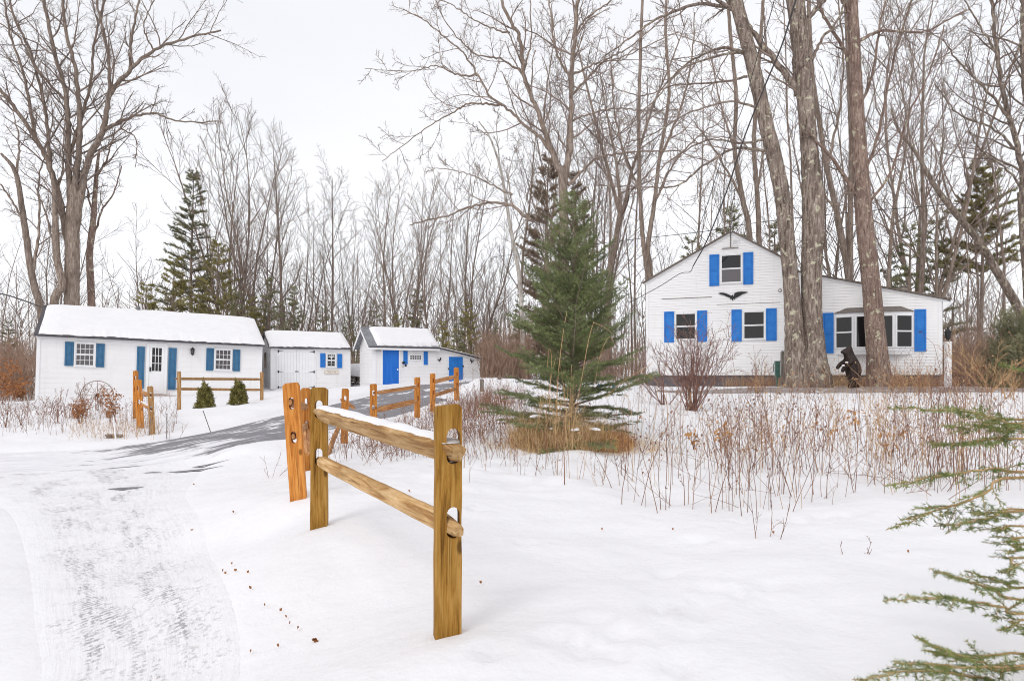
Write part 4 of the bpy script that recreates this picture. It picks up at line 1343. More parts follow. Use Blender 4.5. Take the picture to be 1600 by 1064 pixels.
add_rail(f2, Z(b6, 641, 15.0), Z(b7, 626, 16.6), M['wood_orange_rail'], .04, .07, 27, ends=.3, kind='tri')
add_rail(f2, Z(b8, 597, 18.2), Z(b9, 588, 20.6), M['wood_orange_rail'], .035, .06, 28, ends=.3, kind='tri')
add_rail(f2, Z(b8, 618, 18.2), Z(b9, 607, 20.6), M['wood_orange_rail'], .035, .06, 29, ends=.3, kind='tri')

# cottage fences
f3 = empty("rail_fence", (0, 0, 0), label="short orange split-rail fence of three posts left of the cottage walk", cat="fence")
pa, c1, k1 = opost(f3, 212, 579, 640, 18.6, 6.5, .2, (0, 0), M['wood_orange'], 31)
pb, c2, k2 = opost(f3, 219.5, 593, 666, 16.1, 9.5, .25, (-.05, 0), M['wood_orange'], 32)
pc_, c3, k3 = opost(f3, 238, 603, 673, 15.6, 8.5, .5, (-.05, 0), M['wood_tan'], 33)
add_rail(f3, Z(c2, 612, 16.1), Z(c3, 618, 15.6), M['wood_orange_rail'], .03, .05, 34, ends=.2, kind='tri')
add_rail(f3, Z(c2, 629, 16.1), Z(c3, 640, 15.6), M['wood_orange_rail'], .03, .05, 35, ends=.2, kind='tri', snow=True)
add_rail(f3, Z(c1, 592, 18.6), Z(c2, 608, 16.1), M['wood_orange_rail'], .03, .05, 36, ends=.2, kind='tri')
f4 = empty("rail_fence", (0, 0, 0), label="low tan split-rail fence along the cottage front behind two clipped evergreens", cat="fence")
pa, c1, k1 = opost(f4, 280, 580, 633, 21.5, 4.5, .2, (0, 0), M['wood_tan'], 41, slots=False)
pb, c2, k2 = opost(f4, 409, 581, 620, 24.5, 5, .25, (0, 0), M['wood_tan'], 42, slots=False)
add_rail(f4, Z(c1, 591.5, 21.5) - Vector((.12, 0, 0)), Z(c2, 592.5, 24.5), M['wood_tan'], .03, .045, 44, ends=.2, kind='tri')
add_rail(f4, Z(c1, 607.5, 21.5) - Vector((.1, 0, 0)), Z(c2, 609, 24.5), M['wood_tan'], .03, .045, 45, ends=.2, kind='tri')
# two grey stub posts at the bank
for i, (px, yt, yb, Y) in enumerate(((753, 592, 612, 22.0), (780.5, 590, 606, 23.0))):
    b = P(px, yb + 3, Y); b.z = min(b.z, gz(b.x, b.y))
    o = post_mesh("grey_post", .13, .1, (yb - yt + 3) * Y / F, None, [], 60 + i).build("grey_post", M['wood_grey'], None, bevel=.004,
            label="%s weathered grey stub post in the snowbank right of the lean-to" % ("leaning brush-covered" if i == 0 else "thinner, farther right"), cat="post", group="grey stub posts")
    o.location = b

# ------------------------------------------------------------------ things by the house
# bear
def skin(name, verts, edges, radii, mat, root=0, sub=2, **k):
    me = bpy.data.meshes.new(name)
    me.from_pydata(verts, edges, [])
    o = link_mesh(name, me, None, **k)
    sm = o.modifiers.new("s", 'SKIN')
    for i, sv in enumerate(me.skin_vertices[0].data if me.skin_vertices else []):
        pass
    if not me.skin_vertices:
        bpy.context.view_layer.objects.active = o
    lay = me.skin_vertices[0]
    for i, sv in enumerate(lay.data):
        r = radii[i]
        sv.radius = (r, r) if not isinstance(r, tuple) else r
        sv.use_root = (i == root)
    sm.use_smooth_shade = True
    ss = o.modifiers.new("sub", 'SUBSURF'); ss.levels = sub; ss.render_levels = sub
    me.materials.append(mat)
    return o


# standing carved bear facing left (-x), base centre at origin, 1.75 m tall
BV = [(.10, 0, .58), (.14, 0, .86), (.06, 0, 1.16), (-.02, 0, 1.36), (-.09, 0, 1.53),
      (-.22, 0, 1.49), (-.32, 0, 1.455),
      (-.02, -.10, 1.64), (-.02, .10, 1.64),
      (-.02, -.17, 1.16), (-.20, -.20, 1.00), (-.30, -.17, .86), (-.33, -.15, .74),
      (-.02, .17, 1.16), (-.24, .17, 1.06), (-.35, .13, .96), (-.39, .12, .86),
      (.06, -.17, .42), (-.06, -.18, .24), (-.08, -.18, .07), (-.21, -.19, .05),
      (.22, .16, .42), (.30, .17, .24), (.36, .17, .07), (.24, .18, .05),
      (.30, 0, .62), (-.02, -.115, 1.69), (-.02, .115, 1.69)]
BE = [(0, 1), (1, 2), (2, 3), (3, 4), (4, 5), (5, 6), (4, 7), (4, 8), (2, 9), (9, 10), (10, 11), (11, 12), (2, 13), (13, 14), (14, 15), (15, 16),
      (0, 17), (17, 18), (18, 19), (19, 20), (0, 21), (21, 22), (22, 23), (23, 24), (0, 25), (7, 26), (8, 27)]
BR = [.24, .27, .23, .15, .145, .085, .055, .05, .05, .115, .085, .07, .065, .115, .085, .07, .065, .15, .10, .075, .06, .15, .10, .075, .06, .06, .035, .035]
bear = skin("bear_figure", BV, BE, BR, M['bear'], label="black-brown carved bear standing upright between the two big trunks", cat="statue")
bp = P(1328, 601, 25.2)
bear.location = (bp.x, bp.y, gz(bp.x, bp.y) - .02)
bear.location.z = gz(bp.x, bp.y) - .02
bear.scale = (1.08, .95, 1.02)
# snow caught on the bear's arms
for i, (x, y, z) in enumerate(((-.24, -.30, 1.10), (-.33, -.24, .99))):
    m = MB(); m.lathe([(0, -.03), (.05, -.02), (.06, .0), (.04, .025), (0, .035)], 8, (x, y, z)); c = m.build("snow_patch", M['snow'], None, smooth=True); c.parent = bear

# white post with a lamp head
lp = P(1481, 606, 24.6)
t = empty("lamp_post", lp, label="white square lamp post with dark lantern head right of the house", cat="lamp post")
hh = (606 - 534) * 24.6 / F
m = MB(); m.box(-.085, .085, -.085, .085, -.3, hh); m.box(-.10, .10, -.10, .10, hh - .04, hh - .01); m.build("post", M['trim'], t, bevel=.006)
m = MB(); m.lathe([(0, 0), (.05, 0), (.03, .05), (.06, .09), (.085, .12), (.11, .34), (.13, .35), (.03, .47), (.015, .54), (0, .55)], 8, (0, 0, hh)); m.build("lantern", M['black'], t)
# stones at its foot
for i, (px, py, Y, s) in enumerate(((1468, 605, 24.8, .32), (1497, 606, 24.4, .26), (1507, 605, 24.9, .16))):
    p = P(px, py, Y)
    n = 10; m = MB(); r = random.Random(i)
    prof = [(0, -.2), (.9, -.2), (1, .1), (.75, .42), (0, .52)]
    m.lathe([(a * s, b * s) for a, b in prof], n)
    m.v = [(x * r.uniform(.8, 1.15), y * r.uniform(.8, 1.15), z) for x, y, z in m.v]
    o = m.build("stone", M['stone'], None, smooth=False, label=("largest flat stone left of the white lamp post", "snow-topped stone just right of the white lamp post", "smallest stone right of the white lamp post")[i], cat="stone", group="stones at the lamp post")
    p.z = gz(p.x, p.y); o.location = p
    m = MB(); m.lathe([(.8 * s, .38 * s), (.7 * s, .5 * s), (.4 * s, .56 * s), (0, .58 * s)], n); c = m.build("snow_cap", M['snow'], None, smooth=True); c.parent = o

# grey post and green box at the corner of the gable
gp = P(1222.5, 594, 26.6)
m = MB(); m.box(-.055, .055, -.055, .055, -.2, 1.08); m.lathe([(.078, 0), (.06, .05), (0, .07)], 8, (0, 0, 1.08))
o = m.build("grey_post", M['wood_grey'], None, label="dark grey post against the house corner left of the double trunk", cat="post"); o.location = gp
gp = P(1214.5, 592, 26.7); gp.z = gz(gp.x, gp.y) + .12
m = MB(); m.box(-.075, .075, -.08, .08, .25, .84); m.box(-.09, .09, -.1, .1, .841, .88); m.box(-.03, .03, -.03, .03, -.2, .30); m.tube([(-.12, 0, .80), (-.17, -.03, .66), (-.15, -.03, .45)], .018, 6)
o = m.build("garden_tap_box", M['green_paint'], None, label="dark green hose box on a short stake by the house corner", cat="hose box"); o.location = gp

# antenna behind the roof
ap = P(1143.5, 372, 33)
t = empty("tv_antenna", ap, label="thin television antenna on a mast behind the gable peak", cat="antenna")
m = MB(); top = (372 - 283) * 33 / F
m.tube([(0, 0, -1.5), (0, 0, top)], .018, 6); m.build("mast", M['grey_metal'], t)
m = MB()
m.tube([(-.36, .0, top - .55), (.16, .1, top - .42)], .010, 5); m.tube([(-.30, .0, top - 1.30), (.20, .1, top - 1.18)], .010, 5)
for z in (-.62, -.9, -1.0, -1.12): m.box(-.40, -.34, -.02, .02, top + z, top + z + .03)
for z in (-.42, -.62, -.75, -.86, -1.08): m.box(.13, .19, .06, .12, top + z, top + z + .03)
m.tube([(-.56, 0, top - 1.5), (-.53, 0, top - .55)], .012, 5); m.tube([(-.38, 0, top - 1.3), (-.38, 0, top - .5)], .006, 4); m.tube([(.16, .1, top - 1.2), (.16, .1, top - .4)], .006, 4)
m.tube([(.0, 0, top - .9), (.42, .1, top - .9)], .008, 4)
m.build("element", M['cable'], t)

# wires
def wire(pts, r, label):
    c = catmull([tuple(P(*p)) for p in pts], 60)
    m = MB(); m.tube([Vector(q) for q in c], r, 6)
    return m.build("overhead_wire", M['cable'], None, smooth=True, label=label, cat="cable")


wire([(1290, -130, 17.5), (1247, -10, 19.5), (1222, 70, 20.7), (1195, 135, 21.8), (1163, 215, 23.5), (1135, 300, 25), (1105, 375, 27), (1083, 416, 28.9)], .026, "thick black service wire running down to the left of the gable")
wire([(1235, -130, 17.5), (1210, 0, 19.5), (1183, 90, 21.5), (1160, 170, 23), (1132, 235, 24.5), (1105, 320, 27), (1086, 372, 30)], .013, "thin pale wire running down left of the thick black one")
wire([(1083, 416, 28.9), (1078, 425, 29.0), (1062, 428, 29.1), (1030, 448, 29.5), (985, 472, 30.2)], .015, "slack cable looping over the left slope of the gable wall")
wire([(-60, 452, 30), (0, 459, 29.7), (35, 469, 29.5), (70, 482, 29.2)], .03, "grey cable reaching the left end of the cottage roof")
wire([(770, 402, 60), (900, 385, 52), (1010, 372, 48), (1100, 362, 44), (1170, 350, 42), (1300, 335, 40), (1500, 318, 38)], .022, "long level wire crossing the woods behind the gable")

# wagon wheel half buried in front of the cottage
wp = P(152, 624, 24.0)
t = empty("wagon_wheel", wp, label="old iron wagon wheel half buried in snow before the cottage wall", cat="wheel")
t.rotation_euler = (0, 0, .5)
R_ = .50
m = MB(); m.tube([(R_ * math.cos(a), 0, R_ * math.sin(a) + .15) for a in np.linspace(0, 2 * math.pi, 40)], .014, 6, caps=False); m.build("rim", M['bark_red'], t)
m = MB()
for k in range(12): a = 2 * math.pi * k / 12; m.tube([(0, 0, .15), (R_ * math.cos(a), 0, R_ * math.sin(a) + .15)], .007, 5)
m.build("spokes", M['bark_red'], t)
m = MB(); m.tube([(0, -.08, .15), (0, .08, .15)], .06, 10); m.build("hub", M['black'], t)

# snow stakes
for i, (px, yt, yb, Y, lx, lab) in enumerate(((181, 650, 686, 14.6, -.10, "thick white stake leaning among the dead garden plants"),
        (260.5, 642, 679, 15.0, .01, "upright thin white stake right of the orange fence posts"),
        (233, 645, 672, 15.2, .1, "thin white stake close to the leaning tan post"),
        (330, 636, 673, 15.6, -.34, "thin white stake leaning on the open snow by the drive"))):
    b = P(px, yb, Y); b.z = gz(b.x, b.y); h = (yb - yt) * Y / F
    m = MB(); m.tube([(0, 0, -.1), (0, 0, h)], (.016 if i == 0 else .009), 6); m.tube([(0, 0, h), (0, 0, h + .012)], .011, 6)
    o = m.build("snow_stake", M['trim'] if i == 0 else M['wood_grey'], None, label=lab, cat="stake", group="stakes along the drive"); o.location = b; o.rotation_euler = (0, lx, 0)
b = P(141, 642, 17.5)
m = MB(); m.box(-.17, .17, -.12, .12, -.1, .08); m.box(-.20, .20, -.14, .14, .081, .13)
b = P(178, 668, 15.2)
o = m.build("stone_trough", M['bark_red'], None, bevel=.01, label="low brown slab-topped trough in the dead garden bed", cat="trough"); b.z = gz(b.x, b.y); o.location = b - Vector((0, 0, .02)); o.rotation_euler = (.0, .05, .3); o.scale = (.8, .8, .7)

# firewood pile under snow between the sheds
fp = P(556, 606, 35.5)
t = empty("woodpile", fp, label="split firewood stacked under a snow dome between the two sheds", cat="woodpile")
r = random.Random(8)
m = MB()
for i in range(8):
    for j in range(5):
        x = -.75 + i * .2 + r.uniform(-.03, .03); z = .06 + j * .15
        m.tube([(x, -.5, z), (x, .5, z)], r.uniform(.055, .085), 5)
m.build("logs", M['wood_grey'], t)
m = MB(); m.lathe([(1.05, .62), (1.12, .78), (.95, 1.0), (.6, 1.18), (0, 1.27)], 20); m.v = [(x, y * .7, z + .05 * math.sin(5 * x + 3 * y)) for x, y, z in m.v]
m.build("snow_cover", M['snow'], t, smooth=True)
m = MB()
m.prism([(-.5, .55), (0, 1.0), (.5, .55), (.44, .5), (0, .9), (-.44, .5)][::-1], -.62, -.5); m.build("boards", M['wood_grey'], t)

# blue bench end seen beneath the spruce
bp_ = P(948, 607, 26)
m = MB(); m.box(-.32, .32, -.15, .15, .10, .16); m.box(-.3, -.24, -.14, .14, -.2, .099); m.box(.24, .3, -.14, .14, -.2, .099)
o = m.build("small_bench", M['blue_dull'], None, label="small dull blue bench glimpsed beneath the spruce", cat="bench"); o.location = bp_


# ------------------------------------------------------------------ plants: batched tubes and needles
def unit(a): return a / np.maximum(np.linalg.norm(a, axis=-1, keepdims=True), 1e-9)


def tubes(paths, sides):
    """paths: list of (pts (n,3), radii (n,)) -> vertices, quads"""
    groups = {}
    for p, r in paths: groups.setdefault(len(p), []).append((p, r))
    VV, QQ, base = [], [], 0
    for n, g in groups.items():
        Pn = np.stack([a for a, _ in g]); R = np.stack([b for _, b in g])
        B = len(g)
        t = unit(np.gradient(Pn, axis=1))
        d = unit(Pn[:, -1] - Pn[:, 0])
        ref = np.where((np.abs(d[:, 2]) < .8)[:, None], np.array([0, 0, 1.]), np.array([1., 0, 0]))[:, None, :]
        a = unit(np.cross(t, np.broadcast_to(ref, t.shape))); b = np.cross(t, a)
        an = np.arange(sides) * 2 * np.pi / sides
        V = Pn[:, :, None] + R[:, :, None, None] * (a[:, :, None] * np.cos(an)[None, None, :, None] + b[:, :, None] * np.sin(an)[None, None, :, None])
        ix = (np.arange(B * n * sides).reshape(B, n, sides)) + base
        nxt = np.roll(ix, -1, axis=2)
        q = np.stack([ix[:, :-1], nxt[:, :-1], nxt[:, 1:], ix[:, 1:]], -1).reshape(-1, 4)
        VV.append(V.reshape(-1, 3)); QQ.append(q); base += B * n * sides
    return np.concatenate(VV), np.concatenate(QQ)


def tube_obj(name, paths, sides, mat, parent=None, smooth=True, me_only=False, **k):
    V, Q_ = tubes(paths, sides)
    me = np_mesh(name, V, Q_, None, [mat], smooth)
    return me if me_only else link_mesh(name, me, parent, **k)


def grow(rg, start, d, L, r0, r1, nseg, wob, up):
    """a wandering branch"""
    d = np.array(d, float); d /= np.linalg.norm(d)
    pts = [np.array(start, float)]
    st = L / nseg
    bend = rg.normal(0, wob * .5, 3)
    for i in range(nseg):
        d = d + rg.normal(0, wob, 3) + bend * .3 + np.array([0, 0, up])
        d /= math.sqrt(d @ d)
        pts.append(pts[-1] + d * st)
    return np.array(pts), np.linspace(r0, r1, nseg + 1)


def branch_out(rg, path, lvl, P_, out):
    """children of a branch, recursively. P_[lvl] = dict(n, t0, ang, len, rad, seg, wob, up, min)"""
    if lvl >= len(P_): return
    q = P_[lvl]
    pts, rad = path
    seg = np.linalg.norm(np.diff(pts, axis=0), axis=1); L = seg.sum()
    n = q['n'] if isinstance(q['n'], int) else max(1, int(q['n'] * L + rg.random()))
    cum = np.concatenate([[0], np.cumsum(seg)]) / L
    az = rg.random() * 6.28
    for i in range(n):
        t = q['t0'] + (1 - q['t0']) * (i + rg.random() * .8) / n
        j = min(np.searchsorted(cum, t) - 1, len(pts) - 2); j = max(j, 0)
        f = (t - cum[j]) / max(cum[j + 1] - cum[j], 1e-6)
        p = pts[j] + (pts[j + 1] - pts[j]) * f
        r = rad[j] + (rad[j + 1] - rad[j]) * f
        tan = pts[j + 1] - pts[j]; tan = tan / np.linalg.norm(tan)
        az += 2.4 + rg.normal(0, .5)
        a = np.cross(tan, [0, 0, 1.0] if abs(tan[2]) < .9 else [1.0, 0, 0]); a /= np.linalg.norm(a)
        b = np.cross(tan, a)
        ang = math.radians(q['ang']) * (1 + rg.normal(0, .2))
        d = tan * math.cos(ang) + (a * math.cos(az) + b * math.sin(az)) * math.sin(ang)
        ln = q['len'] * (L if q.get('rel', True) else 1) * (1.15 - t * q.get('fall', .6)) * rg.uniform(.65, 1.2)
        rr = max(min(r * q['rad'], q.get('rmax', 9)), q['min'])
        ch = grow(rg, p, d, ln, rr, max(rr * .35, q['min'] * .6), q['seg'], q['wob'], q['up'])
        out[min(lvl, len(out) - 1)].append(ch)
        branch_out(rg, ch, lvl + 1, P_, out)


def mesh_tree(name, trunk_paths, crown_levels, bark, twig, sides=(9, 5, 3)):
    tm = tube_obj("trunk", trunk_paths, sides[0], bark, me_only=True)
    V0, Q0 = tubes(crown_levels[0], sides[1])
    rest = [p for l in crown_levels[1:] for p in l]
    if rest:
        V1, Q1 = tubes(rest, sides[2])
        V0, Q0 = np.concatenate([V0, V1]), np.concatenate([Q0, Q1 + len(V0)])
    cm = np_mesh("crown", V0, Q0, None, [twig], True)
    return tm, cm


TEMPL = {}


def forest_tree(kind, seed):
    rg = np.random.default_rng(seed)
    H = 18.0
    trunk = []; lv = [[], [], []]
    if kind == 'tall':
        p = grow(rg, (0, 0, -.4), (rg.normal(0, .03), rg.normal(0, .03), 1), H, .145, .022, 12, .035, .05)
        p[1][0] *= 1.35
        trunk.append(p)
        prm = [dict(n=18, t0=.30, ang=42, len=.27, rad=.45, seg=6, wob=.11, up=.10, min=.016, fall=.55),
               dict(n=9, t0=.2, ang=38, len=.42, rad=.5, seg=4, wob=.14, up=.05, min=.010),
               dict(n=7, t0=.2, ang=36, len=.45, rad=.6, seg=3, wob=.16, up=.03, min=.0065)]
        branch_out(rg, p, 0, prm, lv)
    elif kind == 'multi':
        k = rg.integers(2, 5)
        for i in range(k):
            a = 6.28 * i / k + rg.random()
            p = grow(rg, (math.cos(a) * .12, math.sin(a) * .12, -.4), (math.cos(a) * .17, math.sin(a) * .17, 1), H * rg.uniform(.8, 1.0), .10, .014, 12, .05, .02)
            trunk.append(p)
            prm = [dict(n=13, t0=.22, ang=32, len=.30, rad=.5, seg=6, wob=.09, up=.09, min=.018, fall=.6),
                   dict(n=7, t0=.2, ang=32, len=.42, rad=.5, seg=4, wob=.12, up=.05, min=.011),
                   dict(n=6, t0=.2, ang=32, len=.42, rad=.6, seg=3, wob=.15, up=.03, min=.006)]
            branch_out(rg, p, 0, prm, lv)
    elif kind == 'slim':
        p = grow(rg, (0, 0, -.4), (rg.normal(0, .05), rg.normal(0, .05), 1), H, .085, .013, 12, .045, .03)
        trunk.append(p)
        prm = [dict(n=20, t0=.28, ang=46, len=.15, rad=.45, seg=5, wob=.12, up=.10, min=.014, fall=.6),
               dict(n=6, t0=.2, ang=40, len=.45, rad=.5, seg=3, wob=.14, up=.04, min=.009)]
        branch_out(rg, p, 0, prm, lv)
    elif kind == 'fork':
        p = grow(rg, (0, 0, -.4), (rg.normal(0, .03), rg.normal(0, .03), 1), H * .45, .18, .125, 7, .03, .03)
        trunk.append(p); p[1][0] *= 1.3
        for i in range(3):
            a = 6.28 * i / 3 + rg.random()
            q = grow(rg, p[0][-1 - (i % 2)], (math.cos(a) * .38, math.sin(a) * .38, 1), H * rg.uniform(.48, .58), .095, .016, 9, .06, .04)
            trunk.append(q)
            prm = [dict(n=12, t0=.1, ang=45, len=.36, rad=.5, seg=6, wob=.12, up=.06, min=.02, fall=.5),
                   dict(n=7, t0=.2, ang=40, len=.42, rad=.5, seg=4, wob=.14, up=.04, min=.012),
                   dict(n=5, t0=.2, ang=38, len=.45, rad=.6, seg=3, wob=.15, up=.02, min=.008)]
            branch_out(rg, q, 0, prm, lv)
    bark = M['birch'] if kind == 'birch' else M['bark']
    tw = M['twig_light'] if seed % 3 == 0 else M['twig']
    return mesh_tree(kind, trunk, lv, bark, tw, (7, 4, 3))


for kd, sds in (('tall', (1, 2, 3)), ('multi', (4, 5, 6)), ('slim', (7, 8, 9)), ('fork', (10, 12))):
    TEMPL[kd] = [forest_tree(kd, s) for s in sds]


def place_tree(meshes, loc, s, rz, name, label, cat, group, sx=None):
    t = empty(name, loc, (0, 0, rz), label=label, cat=cat, group=group)
    t.scale = (sx or s, sx or s, s)
    for nm, me in zip(("trunk", "crown"), meshes):
        link_mesh(nm, me, t)
    return t


# ---- conifers
def needles(A, D, L, W_, side=None, rg=nr):
    """thin triangles from A along D"""
    n = len(A)
    s = unit(np.cross(D, rg.normal(0, 1, (n, 3)))) if side is None else side
    V = np.stack([A - s * W_ / 2, A + s * W_ / 2, A + D * L], 1).reshape(-1, 3)
    return V, np.arange(3 * n).reshape(-1, 3)


def needles_on(segs, per_m, L, W_, spread=.9, rg=nr, flat=0.0):
    """needles along many short twig segments; segs = (A, B)"""
    A, B = segs
    ln = np.linalg.norm(B - A, axis=1)
    cnt = np.maximum(2, (ln * per_m).astype(int))
    i = np.repeat(np.arange(len(A)), cnt)
    f = rg.random(len(i))[:, None]
    base = A[i] + (B - A)[i] * f
    t = unit(B - A)[i]
    rad = rg.normal(0, 1, (len(i), 3))
    if flat: rad[:, 2] *= (1 - flat)
    rad = unit(rad - t * (rad * t).sum(1, keepdims=True))
    d = unit(t * (1 - spread * .55) + rad * spread)
    return needles(base, d, (L * rg.uniform(.7, 1.15, (len(i), 1))), W_, rg=rg)


def pine(seed, H=16.0, crown0=.30, width=.24, whorls=17, droop=-.02, dense=1.0, open_=0.0, mat='needle_olive', bark='bark'):
    rg = np.random.default_rng(seed)
    p = grow(rg, (0, 0, -.4), (rg.normal(0, .01), rg.normal(0, .01), 1), H, .19, .02, 12, .012, .05)
    tr = [p]; br = []; A = []; B = []
    for w in range(whorls):
        t = crown0 + (1 - crown0) * (w / whorls)
        z = t * H
        k = np.searchsorted(p[0][:, 2], z) - 1; k = min(max(k, 0), len(p[0]) - 2)
        c = p[0][k] + (p[0][k + 1] - p[0][k]) * ((z - p[0][k][2]) / (p[0][k + 1][2] - p[0][k][2]))
        rel = (1 - t) / (1 - crown0)
        base_len = H * width * (rel ** .75 * .95 + .06)
        for a0 in range(rg.integers(4, 7)):
            if rg.random() < open_: continue
            a = rg.random() * 6.28
            ln = base_len * rg.uniform(.55, 1.15)
            q = grow(rg, c + np.array([0, 0, rg.uniform(-.3, .3)]), (math.cos(a), math.sin(a), .28 + .35 * t), ln, .035 * (.4 + rel), .010, 6, .06, droop)
            br.append(q)
            n2 = int(ln * 7.5 * dense) + 4
            for i in range(n2):
                f = .25 + .75 * (i + rg.random()) / n2
                j = min(int(f * 6), 5)
                s = q[0][j] + (q[0][j + 1] - q[0][j]) * (f * 6 - j)
                tg = unit(q[0][j + 1] - q[0][j])
                sd_ = np.cross(tg, [0, 0, 1.0]) * rg.choice((-1, 1))
                d = unit(tg * .8 + sd_ * rg.uniform(.3, 1.0) + np.array([0, 0, rg.uniform(-.05, .35)]))
                l2 = rg.uniform(.25, .6) * (1.1 - .4 * f) * (.6 + .5 * rel)
                A.append(s); B.append(s + d * l2)
                for _ in range(2):
                    d2 = unit(d + rg.normal(0, .45, 3)); s2 = s + d * l2 * rg.uniform(.3, .9)
                    A.append(s2); B.append(s2 + d2 * l2 * .55)
    A = np.array(A); B = np.array(B)
    V, T = needles_on((A, B), 50 * dense, .15, .030, .8, rg)
    Vb, Qb = tubes(br, 4)
    me = np_mesh("crown", np.concatenate([Vb, V]), Qb, T + len(Vb), [M['twig'], M[mat]])
    mi = np.concatenate([np.zeros(len(Qb), np.int32), np.ones(len(T), np.int32)])
    me.polygons.foreach_set("material_index", mi)
    tm = tube_obj("trunk", tr, 8, M[bark], me_only=True)
    return tm, me


CON = {'pine': [pine(31, crown0=.34, width=.155, whorls=20, open_=.1, mat='needle_dark'), pine(32, crown0=.46, width=.20, dense=1.45, mat='needle_olive')],
       'low': [pine(33, H=9, crown0=.12, width=.30, whorls=14, mat='needle_olive'), pine(34, H=9, crown0=.08, width=.21, whorls=15, open_=.2, mat='needle_dark', droop=-.04)],
       'brown': [pine(35, H=12, crown0=.1, width=.19, whorls=18, open_=.1, dense=1.2, mat='needle_brown', droop=.02)]}
for k, hgt in (('pine', 16.), ('low', 9.), ('brown', 12.)): TEMPL[k] = CON[k]
HGT = dict(tall=18., multi=17., slim=18., fork=17.5, pine=16., low=9., brown=12.)


def top_to(kind, px, ytop, Y, rz=None, **k):
    X = (px - CX) / F * Y
    z = float(base_z(np.array([X]), np.array([Y]))[0])
    h = CAMZ + (HY - ytop) * Y / F - z
    return place_tree(k.pop('mesh', None) or rnd.choice(TEMPL[kind]), (X, Y, z), h / HGT[kind], rz if rz is not None else rnd.random() * 6.28, **k)


ZONE = [(-400, 200, "left of and behind the cottage"), (200, 410, "behind the cottage roof"), (410, 560, "behind the double-door shed"), (560, 760, "behind the blue-door shed"),
        (760, 1010, "in the woods behind the spruce"), (1010, 1290, "in the woods behind the gable"), (1290, 1480, "in the woods behind the house wing"), (1480, 2200, "in the woods right of the house")]
KL = dict(tall=("tall bare grey-brown tree with spreading twigs", "bare_tree"), multi=("bare clump-stemmed tree with rising limbs", "bare_tree"),
          slim=("slender bare pole-like tree", "slender_tree"), fork=("bare forked tree with a broad twiggy crown", "bare_tree"))


def zone(px):
    for a, b, s in ZONE:
        if a <= px < b: return s
    return ZONE[-1][2]


def scatter(n, x0, x1, t0, t1, Y0, Y1, kinds, seed):
    r = random.Random(seed)
    for i in range(n):
        px = x0 + (x1 - x0) * (i + r.random()) / n
        kd = r.choice(kinds)
        lab, nm = KL[kd]
        top_to(kd, px, r.uniform(t0, t1), r.uniform(Y0, Y1), name=nm, label=f"{lab} {zone(px)}", cat="tree", group=f"bare trees {zone(px)}")


scatter(8, -120, 205, 300, 440, 38, 60, ('slim', 'slim', 'multi'), 1)
scatter(6, 205, 345, 300, 440, 42, 62, ('slim', 'slim', 'tall'), 2)
scatter(3, 355, 450, 185, 230, 46, 52, ('multi', 'tall', 'multi'), 3)
scatter(10, 330, 560, 270, 420, 46, 66, ('multi', 'slim', 'slim'), 4)
scatter(16, 330, 820, 400, 480, 42, 50, ('slim', 'multi', 'slim'), 14)
scatter(5, 480, 800, 235, 290, 44, 52, ('multi', 'multi', 'tall'), 5)
scatter(14, 540, 820, 270, 430, 48, 68, ('multi', 'slim', 'slim'), 6)
scatter(8, 800, 1010, 90, 320, 44, 62, ('tall', 'slim', 'multi'), 7)
scatter(5, 930, 1225, -20, 160, 42, 56, ('slim', 'fork', 'multi'), 8)
scatter(6, 1225, 1480, -60, 120, 42, 56, ('tall', 'slim', 'multi'), 9)
scatter(5, 1440, 1740, -60, 160, 42, 56, ('tall', 'slim'), 10)
scatter(6, 1010, 1480, 200, 400, 50, 70, ('slim', 'slim', 'multi'), 11)
scatter(14, 1480, 1700, 260, 440, 44, 70, ('slim', 'slim', 'tall'), 12)

